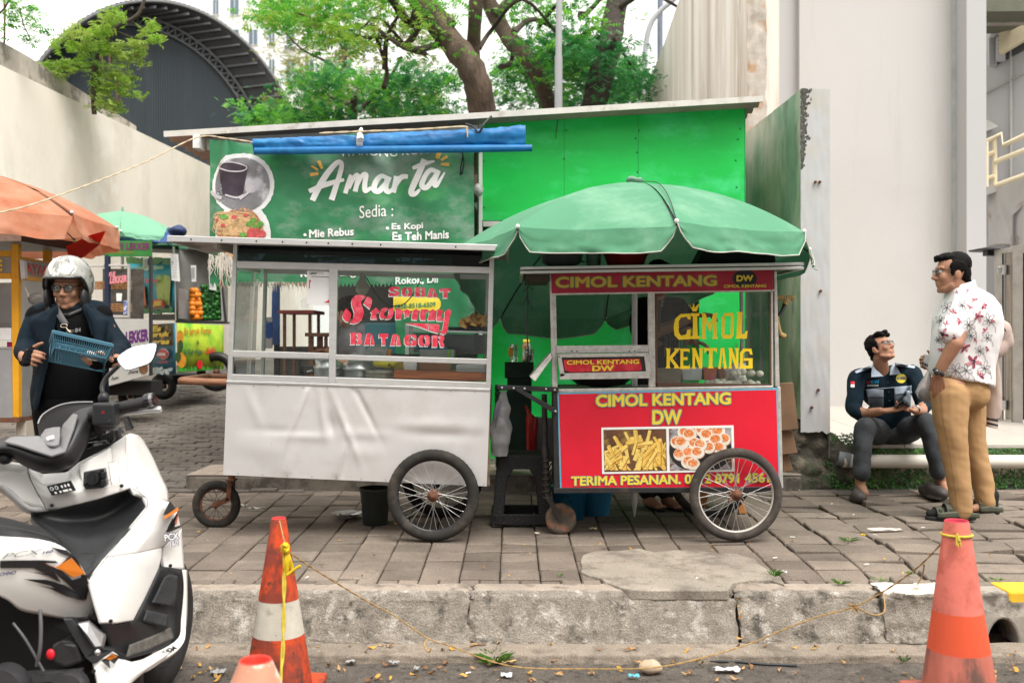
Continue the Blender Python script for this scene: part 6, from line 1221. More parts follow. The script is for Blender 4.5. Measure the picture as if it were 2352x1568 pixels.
mb=MB();letter(mb,'Es Jeruk Peras',(0,0,0),(1,0,0),(0,1,0),warp= lambda a,b:J2(lerp(905,1125,a),lerp(920,915,a)-70*b),bold=.03);obj('lettering',mb,mat('title_orange',(.6,.2,.02),.5),fp_,fix=False);mb=MB();letter(mb,'&',(0,0,0),(1,0,0),(0,1,0),warp= lambda a,b:J2(lerp(1005,1027,a),lerp(990,990,a)-35*b));letter(mb,'Es Teh Hijau',(0,0,0),(1,0,0),(0,1,0),warp= lambda a,b:J2(lerp(900,1055,a),lerp(1085,1080,a)-55*b),bold=.03);obj('lower_lettering',mb,mat('title_dark',(.03,.12,.06),.5),fp_,fix=False);mb=MB();letter(mb,'- Solo',(0,0,0),(1,0,0),(0,1,0),warp= lambda a,b:J2(lerp(1062,1160,a),lerp(1070,1060,a)-55*b),bold=.04,shear=.2);disc(mb,1030,1155,24,36,J2);obj('red_lettering',mb,red_ink,fp_,fix=False)
mb=MB()
for x,y,a,b in ((858,930,30,60),(868,1120,40,65)):disc(mb,x,y,a,b,J1,n=20)
obj('printed_orange',mb,mat('print_orange',(.7,.3,.02),.5,.3,9),fp_,fix=False);mb=MB();disc(mb,872,1000,22,50,J2);disc(mb,850,1090,26,40,J2);obj('printed_leaf',mb,mat('print_darkleaf',(.03,.08,.02),.5),fp_,fix=False)
mb=MB()
for k in range(40):x=random.uniform(830,1190);shape(mb,[(x,1218-(x-818)*.06),(x+12,1180-random.uniform(0,20)),(x+22,1216-(x-818)*.06)],J1)
obj('printed_grass',mb,mat('print_grass',(.06,.35,.04),.5),fp_,fix=False)
pr(jc,'counter',[J(800,782),J(1215,796),J(1215,812),J(800,806)],(0,.5,0),black_iron);pr(jc,'corner_post',[J(777,165),J(790,165),J(802,790),J(788,790)],(0,.03,0),alu);pr(jc,'leaning_post',[J(1180,460),J(1196,460),J(1232,800),J(1214,800)],(0,.03,0),black_iron);pr(jc,'window_frame',[J(1180,500),J(1190,500),J(1200,790),J(1190,790)],(0,.03,0),alu)
pr(jc,'roof',[J(600,150,-.2),J(1290,175,-.2),J(1300,215,.7),J(600,185,.7)],(0,0,-.05),mat('skirt_black',(.03,.03,.032)));pr(jc,'back_wall',[J(800,200,.5),J(1240,200,.5),J(1240,800,.5),J(800,800,.5)],(0,.02,0),mat('case_grey',(.2,.2,.19),.6,.4,2))
for i,q in enumerate(([(786,235),(850,235),(866,465),(796,455)],[(955,330),(998,330),(1000,466),(962,466)],[(1102,330),(1160,330),(1166,540),(1108,530)],[(556,262),(592,262),(596,372),(560,372)])):
 pp_=pr(jc,'menu_sheet',[J(*p)+e_*1.5 for p in q],(0,.004,0),mat('paper_bright',(.75,.75,.74),.6));mb=MB();x0,y0=q[0];x1=q[1][0]
 for k in range(11):yy=y0+20+k*(q[2][1]-y0-40)/11;shape(mb,[(x0+10,yy),(x1-4,yy),(x1-4,yy+4),(x0+10,yy+4)], lambda x,y:J(x,y)+e_*1.8)
 obj('printed_lines',mb,mat('print_faint',(.25,.25,.26),.6),pp_,fix=False)
mb=MB();mb.box2(J(830,770,.2),J(900,530,.35));obj('juice_press',mb,stl,jc)
orm=mat('orange_peel',(.75,.22,.01),.4,.15,9);grm=mat('lime_peel',(.012,.11,.012),.35,.4,9)
def fruit(x,y,r,m,label,grp,d):
 mb=MB();mb.ell(J(x,y,d),r,10,7);o=obj('orange' if m is orm else 'green_orange',mb,m);tag(o,label,'fruit',grp)
for k in range(20):fruit(945+(k%3)*28+random.uniform(-5,5),762-(k//3)*37,.043,orm,'orange in the stacked column behind the juice cart glass','oranges in the juice cart',.12+random.uniform(0,.06))
for k in range(104):
 c_,r_=k%8,k//8;x=1030+c_*19.5+(r_%2)*9;y=765-r_*21.5
 if y<490+abs(x-1085)*.25:continue
 fruit(x,y,.034,grm,'dark green citrus fruit in the big heap behind the juice cart glass','green citrus in the juice cart',.08+random.uniform(0,.1))
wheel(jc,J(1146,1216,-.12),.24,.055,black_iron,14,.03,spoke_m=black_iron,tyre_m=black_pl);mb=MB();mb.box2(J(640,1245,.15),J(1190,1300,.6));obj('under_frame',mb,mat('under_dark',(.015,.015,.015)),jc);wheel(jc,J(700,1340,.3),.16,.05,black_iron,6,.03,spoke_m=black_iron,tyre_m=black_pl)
# blue sheet over the stalls
def bls(a,b):
 u=lerp(236,395,a);v=lerp(540+8*a,553+10*a,b);p=P(u,v,10.9+.4*(1-b));p.z+=.05*nz(a*6,b*3,1,1.2)+.12*max(0,1-abs(a-.95)*7)*(1-b);return p
mb=MB();mb.grid(bls,50,14);o=obj('blue_sheet',mb,mat('dark_blue_sheet',(.02,.06,.2),.5,.3,4,c2=(.55,.5,.4),t2=(.6,.66),s2=1.4),None,solid=.01,fix=False);tag(o,'crumpled blue and cream plastic sheet over the lane stalls','plastic sheet')
mb=MB();mb.ell(P(407,531,10.8),(.09,.1,.055),14,8);me=mb.mesh('b');wrinkle(me, lambda c:.03*nz(c.x,c.y,c.z,12));o=obj('blue_bundle',me,mat('dark_blue_cloth',(.015,.035,.11),.6,.3,9));tag(o,'dark blue bundled cloth above the roof of the white cart','bundle')
# ---- seating seen through the cart windows ----
def tabl(label,u0,u1,v,Y,m,gz_,h=None):
 a,b=P(u0,v,Y),P(u1,v,Y);t=thing('folding_table',label,'table',((a.x+b.x)/2,Y+.25,gz_))
 pr(t,'tabletop',[a,b,b+V((0,.5,0)),a+V((0,.5,0))],(0,0,-.03),m)
 for x in (a.x+.05,b.x-.05):
  for y in (Y+.05,Y+.45):mb=MB();mb.bar((x,y,gz_),(x,y,a.z-.03),.026,.026);obj('leg',mb,wood,t)
tabl('red topped table on the platform seen through the left cart window',638,722,712,9.0,mat('table_red',(.5,.1,.1),.5),.48);tabl('low brown wooden table near the cart seen through its left window',700,760,764,8.2,wood,.48)
def pstool(label,u,Y,m,h=.45,r=.14,gz_=.48):
 b=V((P(u,0,Y).x,Y,gz_));t=thing('plastic_stool',label,'stool',tuple(b))
 mb=MB();mb.box(b+V((0,0,h)),(2*r,2*r,.04));obj('seat',mb,m,t,bevel=.015)
 for i in (-1,1):
  for j in (-1,1):mb=MB();mb.prism([b+V((i*r*s,j*r*s,z))+V((dx*i,dy*j,0)) for s,z,dx,dy in ((.95,h-.02,0,0),(.95,h-.02,-.06,0),(1.25,0,-.05,0),(1.25,0,0,0))],(0,-.03*j,0));obj('leg',mb,m,t,bevel=.004)
 mb=MB()
 for i in (-1,1):mb.box(b+V((i*r*.98,0,h-.07)),(.015,2*r,.1));mb.box(b+V((0,i*r*.98,h-.07)),(2*r,.015,.1))
 obj('apron',mb,m,t);return t
orst=mat('stool_orange',(.5,.2,.05),.5,.1,6)
pstool('orange plastic stool seen through the left cart window',657,8.6,orst,.5);pstool('orange plastic stool further back under the red topped table',690,9.6,orst,.5);pstool('orange plastic stool under the red cart behind its wheel',1648,6.9,orst,.36,.13,gz(6.9))
TQ('blue_banner_stand','tall narrow blue banner stand seen through the left cart window','banner',[(625,650),(641,650),(641,792),(622,792)],9.6,mat('banner_blue',(.06,.14,.4),.5,.4,4));TQ('drinks_box','blue and white drinks carton seen through the left cart window','carton',[(602,728),(625,728),(625,800),(600,800)],9.4,mat('carton_bw',(.6,.6,.62),.5,.1,4,c2=(.03,.1,.4),t2=(.5,.52),s2=4))
TQ('ice_chest','dark teal water carton behind the seated customer','carton',[(838,742),(908,742),(908,812),(838,812)],7.45,mat('carton_teal',(.015,.09,.11),.5,.2,4))
# ---- things in the gap between the carts ----
rat=mat('black_rattan',(.012,.012,.013),.5,.5,60,bump=1,bscale=90,bdist=.006)
st=thing('rattan_stool','black woven plastic stool standing between the two carts','stool',tuple(G(1200,1200)))
b=G(1197,1180);b.y=6.5;b.x=P(1197,0,6.5).x;b.z=gz(6.5)
def sq(h,s):return [b+V((i*s,j*s,h)) for i,j in ((-1,-1),(1,-1),(1,1),(-1,1))]
mb=MB();mb.loft([sq(.36,.16),sq(.43,.155),sq(.45,.145)],smooth=False);obj('seat',mb,rat,st,bevel=.012)
for i in (-1,1):
 for j in (-1,1):mb=MB();mb.loft([[b+V((i*s+dx*-i,j*s+dy*-j,z)) for dx,dy in ((0,0),(w_,0),(w_,w_),(0,w_))] for z,s,w_ in ((.0,.19,.07),(.3,.165,.075),(.36,.16,.11))],smooth=False);obj('leg',mb,rat,st,bevel=.008)
mb=MB()
for j in (-1,1):mb.box(b+V((0,j*.18,.045)),(.34,.03,.07));mb.box(b+V((j*.18,0,.045)),(.03,.34,.07))
obj('stretcher',mb,rat,st,bevel=.006)
cab=TQ('dark_green_cabinet','dark green wooden cabinet carrying glasses behind the rattan stool','cabinet',[(1159,831),(1226,831),(1226,868),(1159,868)],7.3,mat('cabinet_green',(.012,.03,.02),.7,.4,9));mb=MB();mb.box2(P(1165,868,7.32),P(1220,1040,7.5));obj('lower_case',mb,mat('cabinet_green',(.012,.03,.02)),cab)
def cup(label,u,v,Y,r0,r1,h,m,name='glass',fill=None):
 q=P(u,v,Y);mb=MB();mb.lathe([(.001,0),(r0,0),(r1,h),(r1-.003,h),(r0-.003,.006),(.001,.006)],q,18);o=obj(name,mb,m);tag(o,label,'cup')
 if fill:mb=MB();mb.lathe([(.001,.007),(r0-.004,.007),(lerp(r0,r1,.55)-.004,h*.55),(.001,h*.55)],q,18);obj('drink',mb,fill,o)
clear=glass_mat('drinking_glass',(.8,.85,.82),.12)
cup('clear glass beer mug on the dark green cabinet',1180,831,7.4,.032,.034,.13,clear);cup('plastic cup half full of brown drink on the dark green cabinet',1216,831,7.38,.028,.038,.095,clear,'plastic_cup',mat('milky_coffee',(.3,.12,.05),.4))
q=P(1209,831,7.5);mb=MB();mb.lathe([(.001,0),(.03,0),(.032,.02),(.028,.08),(.032,.12),(.024,.14),(.02,.145),(.001,.145)],q,18);o=obj('sauce_bottle',mb,mat('bottle_label',(.4,.2,.1),.35,.3,9,c2=(.7,.65,.6),t2=(.5,.55),s2=20));tag(o,'small brown bottle with yellow cap on the dark green cabinet','bottle');mb=MB();mb.lathe([(.025,.145),(.025,.17),(.001,.17)],q,18);obj('cap',mb,yellow_ink,o)
q=P(1173,831,7.36);mb=MB();mb.box(q+V((0,0,.075)),(.035,.02,.06));o=obj('seasoning_pack',mb,mat('pack_yellow',(.7,.4,.04),.4,.2,9,c2=(.6,.03,.02),t2=(.5,.52),s2=20),None,bevel=.003);tag(o,'yellow and red seasoning sachet leaning on the glass mug','sachet')
bb=P(1307,1194,6.6);bb.z=gz(6.6);pb=thing('paint_bucket','bright blue paint bucket under the left end of the red cart','bucket',tuple(bb));mb=MB();mb.lathe([(.001,0),(.1,0),(.115,.2),(.122,.2),(.122,.215),(.112,.215),(.098,.01),(.001,.01)],bb,28);obj('shell',mb,mat('bucket_blue',(.02,.2,.38),.35,.2,9,c2=(.03,.08,.08),t2=(.6,.66),s2=9),pb);mb=MB();letter(mb,'JETSKI',bb+V((-.06,-.106,.15)),bb+V((0,-.119,.15)),bb+V((-.06,-.112,.172)),bold=.03);obj('lettering',mb,mat('bucket_print',(.01,.04,.08),.4),pb,fix=False)
mb=MB();mb.lathe([(.1,0),(.125,.18),(.13,.2),(.12,.2),(.095,.01),(.001,.01)],(.18+bb.x,6.75,gz(6.75)),24);o=obj('blue_tub',mb,mat('tub_blue',(.02,.17,.33),.4));tag(o,'second blue tub half hidden behind the paint bucket','tub')
TQ('metal_box','grey metal box with black handle behind the rattan stool','box',[(1221,956),(1268,960),(1268,1060),(1225,1060)],6.95,mat('box_steel',(.2,.21,.22),.4,.2,3,.5));mb=MB();mb.tube(smooth_path([P(1228,990,6.93),P(1218,1000,6.9),P(1217,1022,6.9),P(1228,1032,6.93)],4),.006,6);obj('handle',mb,black_iron,bpy.data.objects['metal_box'])
mb=MB();mb.loft([[P(u+du,v+dv*.2,6.9+dy) for du,dy,dv in ((-w_,0,0),(0,-.05,1),(w_,0,0),(0,.05,-1))] for u,v,w_ in ((1207,930,2),(1216,950,6),(1222,962,14),(1220,1040,10))]);o=obj('red_bag',mb,mat('bag_red',(.5,.02,.015),.3,.2,9,translucent=.3));tag(o,'red plastic bag draped over the grey metal box','bag')
def hb(a,b):
 an=a*2*math.pi;wv=(6+18*math.sin(min(1,b*1.3)*math.pi*.62))*(1-.5*max(0,b-.75)*4*.5);c=P(1156-9*b,897+150*b,6.3);return c+V((math.cos(an)*wv/363,math.sin(an)*wv/500,0))+V((.018*nz(math.cos(an)*2,b*6,1),.018*nz(math.sin(an)*2,b*7,4),0))
mb=MB();mb.grid(hb,36,30);o=obj('hanging_plastic_bag',mb,mat('bag_film',(.55,.56,.58),.22,.1,20,translucent=.3,bump=.6,bscale=40),fix=False);tag(o,'long crumpled clear plastic bag hanging from the black bracket','bag');mb=MB();letter(mb,'INDOMARKET',P(1141,962,6.22),P(1155,918,6.22),P(1134,960,6.22),bold=.02);obj('faded_print',mb,mat('faint_violet',(.2,.18,.4),.6),o,fix=False)
mb=MB();mb.prism([P(1137,897,6.0),P(1146,905,6.3),P(1146,1100,6.3),P(1137,1112,6.0)],(-.01,.0,0));
for i,(u0,v0,u1,v1,lb_) in enumerate(((1136,884,1214,940,'dark green slatted crate on top of the stack between the carts'),(1140,942,1218,1000,'dark green slatted crate in the middle of the stack between the carts'),(1138,1002,1216,1075,'dark green slatted crate at the bottom of the stack between the carts'))):
 a,b=P(u0,v0,7.45),P(u1,v1,7.45);cr_=thing('plastic_crate',lb_,'crate',((a.x+b.x)/2,7.6,b.z),'dark crates between the carts');gm_=mat('crate_green',(.008,.05,.018),.55,.3,6);mb=MB()
 for k in range(4):z=lerp(b.z,a.z,(k+.5)/4);h_=(a.z-b.z)/4*.72;mb.box(((a.x+b.x)/2,7.46,z),(b.x-a.x,.02,h_));mb.box((a.x+.01,7.62,z),(.02,.3,h_));mb.box((b.x-.01,7.62,z),(.02,.3,h_))
 obj('slatted_side',mb,gm_,cr_,bevel=.004);mb=MB()
 for x in (a.x+.02,b.x-.02):mb.box((x,7.47,(a.z+b.z)/2),(.03,.03,a.z-b.z))
 mb.box(((a.x+b.x)/2,7.62,b.z+.01),(b.x-a.x-.03,.28,.02));obj('frame',mb,gm_,cr_)
bk_=G(862,1200);bk_.y=6.42;bk_.x=P(862,0,6.42).x;bk_.z=gz(6.42);bu=thing('dark_bucket','dark grey green plastic bucket under the white cart','bucket',tuple(bk_));mb=MB();mb.lathe([(.001,0),(.078,0),(.098,.22),(.106,.222),(.106,.236),(.097,.236),(.076,.008),(.001,.008)],bk_,28);obj('shell',mb,mat('bucket_dark',(.055,.065,.06),.45,.2,9),bu)
pt_=G(796,1190);dp=thing('dirty_plate','white scalloped plate with food leftovers lying on the pavers','plate',tuple(pt_));mb=MB();mb.grid( lambda a,b_:pt_+V((lerp(.03,.105,b_)*(1+.03*b_*math.cos(a*2*math.pi*12))*math.cos(a*2*math.pi),lerp(.03,.105,b_)*math.sin(a*2*math.pi),.008+.03*b_**1.6)),96,6);mb.lathe([(.001,.007),(.035,.007),(.04,.004)],pt_,20);obj('dish',mb,mat('china',(.62,.61,.58),.25,.05,20),dp);mb=MB()
for k in range(22):mb.ell(pt_+V((random.gauss(-.01,.03),random.gauss(0,.02),.016+random.random()*.012)),(random.uniform(.005,.012),.008,.004),7,4)
obj('leftovers',mb,mat('leftover',(.05,.12,.04),.5,.4,60,c2=(.35,.03,.02),t2=(.5,.55),s2=60),dp);mb=MB();mb.tube([pt_+V((-.01,-.01,.03)),pt_+V((.06,.0,.045)),pt_+V((.125,.02,.06))],.004,6);mb.ell(pt_+V((-.015,-.01,.028)),(.018,.012,.004),10,5);obj('spoon',mb,steel,dp)
for i,(u0,v0,u1,v1,lb_) in enumerate(((1788,880,1830,985,'tall crushed brown carton standing behind the red cart'),(1792,985,1828,1040,'crushed brown carton below the tall one beside the mossy wall'),(1796,1030,1818,1080,'lowest flattened brown carton by the cart wheel'))):TQ('cardboard',lb_,'cardboard',[(u0,v0),(u1-8,v0-2+6*i),(u1+4,v1),(u0+3,v1+4)],6.95+.05*i,mat('cardboard',(.22,.13,.075),.85,.2,5))
mb=MB();mb.tube([P(1776,684,6.45),P(1822,684,6.6)],.012,8);mb.tube(smooth_path([P(1808,686,6.55),P(1796,715,6.5),P(1784,735,6.48),P(1788,768,6.5),P(1806,772,6.52)],4),.012,8);rh=obj('pull_handle',mb,black_iron,c2_);mb=MB()
for pth in ([P(1778,684,6.45),P(1820,684,6.6)],[P(1783,728,6.48),P(1785,745,6.48),P(1791,766,6.5),P(1802,772,6.52)],[P(1808,688,6.55),P(1802,700,6.52)]):
 ps=smooth_path(pth,12);n_=len(ps);hel=[]
 for i in range(n_*6):f_=i/6;k=min(int(f_),n_-2);p=ps[k].lerp(ps[k+1],min(1,f_-k));d_=(ps[k+1]-ps[k]).normalized();e1=d_.orthogonal().normalized();e2=d_.cross(e1);hel.append(p+(e1*math.cos(i*1.1)+e2*math.sin(i*1.1))*.015)
 mb.tube(hel,.005,4)
obj('cord_wrap',mb,mat('yellow_cord',(.5,.36,.15),.9,.2,30),rh)
TQ('folded_jacket','dark cloth hanging on the cart wall behind the lettered pane','cloth',[(1508,690),(1520,690),(1516,760),(1508,760)],6.55,dark_ink)
# ---- traffic cones ----
cone_o=mat('cone_orange',(.62,.065,.012),.6,.2,6,c2=(.24,.04,.022),t2=(.42,.54),s2=12,stretch=(1,1,.6),c3=(.06,.03,.022),t3=(.55,.66),s3=20,bump=.2,bscale=60)
cone_w=mat('cone_band',(.5,.47,.4),.7,.1,20,c2=(.3,.28,.24),t2=(.56,.64),s2=14,c3=(.1,.1,.09),t3=(.64,.68),s3=26)
cone_f=mat('cone_faded',(.66,.17,.13),.65,.12,5,c2=(.52,.12,.085),t2=(.47,.6),s2=8,c3=(.24,.1,.08),t3=(.57,.68),s3=14,stretch3=(1,1,.5),bump=.15,bscale=60)
cone_g=mat('cone_glow_band',(.66,.09,.035),.5,.08,5);cone_d=mat('cone_dirty',(.48,.14,.1),.75,.25,9,c2=(.13,.07,.055),t2=(.48,.62),s2=7,stretch=(1,1,.35))
def cone(label,u,vt,Y,wt,wb,bands,lean=0,inner=red_ink,base_m=None):
 top=P(u,vt,Y);s=FPX/Y;r0=wt/2/s;g=(wb-wt)/2/s/((1568-vt)/s);zb=.02;H_=top.z-zb;t=thing('traffic_cone',label,'traffic cone',(top.x-lean,Y,zb));n=40
 def ring(z,rr=None):f_=(top.z-z)/H_;r=(r0+g*(top.z-z)) if rr is None else rr;return [V((top.x-lean*f_+r*math.cos(2*math.pi*j/n),Y+r*math.sin(2*math.pi*j/n),z)) for j in range(n)]
 ms=list(dict.fromkeys(b_[1] for b_ in bands));mb=MB()
 for (za,m_),nxt in zip(bands,[b_[0] for b_ in bands[1:]]+[0]):
  z0_=top.z-za*H_;z1_=top.z-nxt*H_ if nxt else zb+.035;k=10;mb.loft([ring(lerp(z0_,z1_,i/k)) for i in range(k+1)],ms.index(m_),caps=False)
 obj('cone_shell',mb,ms,t)
 mb=MB();mb.loft([ring(top.z,r0),ring(top.z+.004,r0-.004),ring(top.z,r0-.008),ring(top.z-.15,r0+.01)],caps=False);obj('open_top',mb,[inner],t)
 R_b=(r0+g*H_)*1.05;mb=MB();mb.box((top.x-lean,Y,zb+.015),(R_b*2.3,R_b*2.3,.03));obj('base',mb,base_m or ms[-1],t,bevel=.012);return t,ring,top
tl,rl,tpl=cone('orange traffic cone with dirty white band and yellow rope at the kerb',640,1190,4.2,33,152,((0,cone_o),(.46,cone_w),(.66,cone_o)),base_m=cone_o,inner=mat('cone_in',(.5,.02,.02),.6))
tr_,rr_,tpr=cone('faded pink traffic cone with bright orange band at the right',2197,1196,4.1,53,158,((0,cone_f),(.495,cone_g),(.71,cone_d)),inner=mat('cone_in_pink',(.45,.02,.05),.6),lean=-.012)
ts_,rs2,tps=cone('pale worn cone top cut off by the lower photo edge',587,1516,2.75,74,116,((0,mat('cone_pale',(.55,.25,.16),.7,.15,9,c2=(.75,.68,.6),t2=(.55,.65),s2=14)),),inner=mat('cone_in_red',(.6,.03,.015),.5))
# ropes between the cones
yr=mat('yellow_rope',(.52,.4,.05),.9,.2,40);ro=mat('old_rope',(.36,.23,.09),.95,.25,40)
rope([P(655,1262,4.12),P(653,1300,4.1),P(652,1400,4.06),P(650,1480,4.02),P(647,1530,3.99),P(640,1575,3.9),P(625,1555,3.4),P(612,1545,2.9)],.0085,yr,'thick yellow rope hanging down the left traffic cone')
kn=MB();random.seed(6)
for k in range(5):kn.tube(smooth_path([P(655+random.uniform(-8,10),1258+random.uniform(-10,10),4.1+random.uniform(-.02,.01)) for _ in range(5)],4),.008,6)
for k in range(26):x=random.uniform(650,676);kn.tube([P(660,1262,4.1),P(lerp(660,x,.6),1285,4.08),P(x,1305+random.uniform(-12,18),4.09)],.0028,4)
kn.tube([P(660,1320,4.08),P(672,1310,4.08),P(690,1298,4.08)],.006,6);o=obj('rope_knot',kn,mat('bright_yellow_rope',(.6,.42,.012),.85,.2,30));tag(o,'frayed bright yellow knot tied round the left traffic cone','knot')
rope([P(642,1196,4.17),P(648,1222,4.14),P(656,1255,4.11)],.003,ro,'thin orange string from the top of the left cone to its knot','string','string',strands=False)
rope([P(660,1264,4.1),P(700,1292,4.2),P(760,1330,4.35),P(840,1378,4.5),P(900,1410,4.55),P(985,1466,4.58),P(1040,1484,4.5),P(1120,1515,4.4),P(1200,1532,4.36),P(1330,1535,4.34),P(1500,1532,4.34),P(1620,1508,4.4),P(1720,1478,4.5),P(1800,1445,4.5),P(1880,1415,4.48),P(1960,1393,4.45),P(2030,1357,4.4),P(2110,1300,4.25),P(2170,1240,4.12),P(2194,1222,4.05)],.0035,ro,'thin ochre rope sagging between the two traffic cones')
rope([P(1963,1390,4.44),P(1985,1404,4.46),P(2010,1412,4.5),P(2030,1405,4.55),P(2032,1385,4.6),P(2028,1362,4.7)],.0035,ro,'loose end looping below the rope in front of the right kerb','string','string',strands=False)
rope([P(2108,1302,4.26),P(2122,1295,4.5),P(2118,1320,4.8),P(2105,1342,5.0),P(2075,1355,5.05),P(2060,1365,5.02)],.0035,ro,'loose end of rope lying on the pavers left of the right cone','string','string',strands=False)
rope([P(985,1466,4.56),P(975,1478,4.54),P(978,1490,4.5),P(986,1496,4.48),P(990,1488,4.48)],.004,ro,'small frayed loop hanging from the rope at the gutter','string','string',strands=False)
kn=MB()
for k in range(14):kn.tube([P(1961,1392,4.43),P(1961+random.uniform(-14,14),1392+random.uniform(-8,22),4.42)],.0025,4)
o=obj('rope_tuft',kn,ro);tag(o,'frayed tuft on the rope left of the right cone','knot')
rk=MB();rk.tube([p+(p-V((tpr.x,4.1,p.z)))*.06 for p in rr_(tpr.z-.055)],.006,6,closed=True)
for k in range(6):rk.tube([P(2197,1224,4.03),P(2197+random.uniform(-10,12),1246+random.uniform(-6,10),4.02)],.004,5)
o=obj('cone_tie',rk,yr);tag(o,'yellow cord tied round the top of the right cone','cord')
# ---- litter ----
random.seed(12)
def gnd(u,v):
 'point on road, gutter or pavement at this place of the photo'
 if v>1512:Y=(CH-.02)*FPX/(v-CY);z=.024
 elif v>1472:Y=(CH-.056)*FPX/(v-CY);z=.06
 else:p=G(u,v);return p+V((0,0,.008))
 return V(((u-CX)/FPX*Y,Y,z))
lfm=[mat('dry_leaf_yellow',(.5,.28,.04),.7,.3,40),mat('dry_leaf_brown',(.24,.11,.04),.8,.3,40),mat('dry_leaf_tan',(.42,.25,.11),.8,.3,40)]
def leafm_(k):
 mb=MB();n=5;L=.024;W=.009
 for i in range(n):
  pass
 top=[V((L*(2*i/n-1),W*math.sin(math.pi*i/n)**.8,.004*math.sin(i*1.3+k))) for i in range(n+1)];bot=[V((L*(2*i/n-1),-W*math.sin(math.pi*i/n)**.8,.006*math.cos(i+k))) for i in range(n+1)];mid=[V((L*(2*i/n-1),0,.001)) for i in range(n+1)]
 mb.add(top+mid+bot,[(i,i+1,n+2+i,n+1+i) for i in range(n)]+[(n+1+i,n+2+i,2*n+3+i,2*n+2+i) for i in range(n)]);return mb.mesh('fallen_leaf')
ms_=[leafm_(k) for k in range(6)]
for i,m in enumerate(ms_):m.materials.append(lfm[i%3])
spots=[(random.uniform(395,2120),random.uniform(1516,1566)) for _ in range(70)]+[(random.uniform(420,2330),random.uniform(1478,1500)) for _ in range(34)]+[(random.uniform(430,2330),random.uniform(1200,1345)) for _ in range(40)]+[(random.uniform(2200,2340),random.uniform(1500,1560)) for _ in range(14)]+[(random.uniform(1690,1730),random.uniform(1370,1480)) for _ in range(8)]
for i,(u,v) in enumerate(spots):
 p=gnd(u,v);
 if 1360<v<1470:p=V((1.095+random.uniform(-.01,.01),4.82-(v-1370)*.0009,.27-(v-1370)*.0021))
 o=bpy.data.objects.new('fallen_leaf',ms_[i%6]);col.objects.link(o);o.location=p+V((0,0,.006));s=random.uniform(.5,1.05) if v>1470 else random.uniform(.35,.7);o.scale=(s,s,s*1.4);o.rotation_euler=(random.gauss(0,.35),random.gauss(0,.35),random.random()*6.28)
 tag(o,'small dry fallen leaf lying on the street and pavers','leaf','fallen leaves')
bt_m=MB();bt_m.tube([(-.014,0,0),(.014,0,0)],.0036,7);bt_me=bt_m.mesh('cigarette_butt');bt_me.materials.append(mat('butt_white',(.72,.7,.66),.7,.1,50,c2=(.6,.35,.12),t2=(.55,.56),s2=20))
for u,v in ((1150,1525),(1600,1332),(1780,1285),(1820,1237),(1835,1128),(1960,1185),(2120,1215),(2290,1155),(1075,1548),(1330,1478),(2010,1232),(1910,1160),(705,1330),(1990,1300)):
 o=bpy.data.objects.new('cigarette_butt',bt_me);col.objects.link(o);o.location=gnd(u,v)+V((0,0,.003));o.rotation_euler=(0,0,random.random()*3);tag(o,'white cigarette butt dropped on the ground','cigarette butt','cigarette butts')
def scrap(label,u,v,w_,h_,m,name='paper_scrap',cat='litter',crump=.012,lift=.0):
 c=gnd(u,v);mb=MB();s1,s2=random.random()*9,random.random()*9
 mb.grid( lambda a,b:c+V(((a-.5)*w_+.15*w_*nz(b*3,s1),(b-.5)*h_+.2*h_*nz(a*3,s2),lift+.004+crump*(.6+nz(a*4,b*4,s1,1.2)))),10,8);o=obj(name,mb,m,None,solid=.001,fix=False);tag(o,label,cat)
pw=mat('dirty_paper',(.66,.65,.63),.7,.1,30,c2=(.4,.36,.3),t2=(.6,.7),s2=20);pc_=mat('clear_litter',(.5,.5,.49),.3,.1,30,trans=.4)
for a in (('white torn paper beside the kerb under orange leaves',1670,1543,.11,.05,pw),('white paper scrap right of the grass tuft',1163,1555,.05,.04,pw),('pale plastic scrap behind the left cone',805,1525,.04,.03,pc_),('crumpled plastic wrapper left of the left cone',500,1548,.06,.05,pc_),('clear plastic scrap right of the left cone',957,1540,.025,.04,pc_),('crumpled plastic scrap in the gutter right of the left cone',905,1527,.05,.03,pc_),('white tissue lying beside the rattan stool',1230,1196,.1,.06,pw,'tissue','litter',.03),('clear plastic sleeve with orange stain on the right pavers',2030,1220,.21,.07,mat('stained_film',(.6,.57,.53),.3,.05,20,c2=(.7,.3,.1),t2=(.55,.62),s2=8),'plastic_sleeve','litter',.006),('yellow snack wrapper on the right pavers',1982,1234,.025,.03,mat('wrapper_yellow',(.65,.4,.03),.4,.2,30,c2=(.05,.1,.3),t2=(.6,.62),s2=60)),('purple snack wrapper behind the sitting mans foot',2143,1112,.07,.03,mat('wrapper_purple',(.35,.08,.3),.35,.4,40,c2=(.7,.4,.3),t2=(.5,.55),s2=60),'snack_wrapper','litter',.03),('flat clear strip lying on the gutter slab',1310,1477,.1,.018,pc_,'plastic_strip'),('white straw wrapper under the white cart',590,1172,.11,.012,pw,'straw_wrapper'),('crumpled foil scrap by the small cart wheel',560,1168,.04,.03,pw,'foil_scrap','litter',.02),('small white scrap on the pavers near the right kerb',1800,1322,.035,.01,pw),('bread crust on the pavers below the caster wheel',1362,1220,.045,.018,mat('crust',(.6,.45,.25),.8,.2,30),'bread_crust'),('pale lump of food on the pavers left of the bread crust',1233,1230,.03,.016,mat('pale_food',(.62,.52,.4),.8),'food_scrap'),('blue and white wrapper in front of the stone',1455,1557,.05,.02,mat('wrapper_blue',(.1,.4,.5),.4,.2,30),'snack_wrapper'),('bundle of dry grass straw on the gutter',1160,1525,.1,.03,mat('straw',(.45,.3,.15),.9,.3,30),'straw_bundle')):scrap(*a)
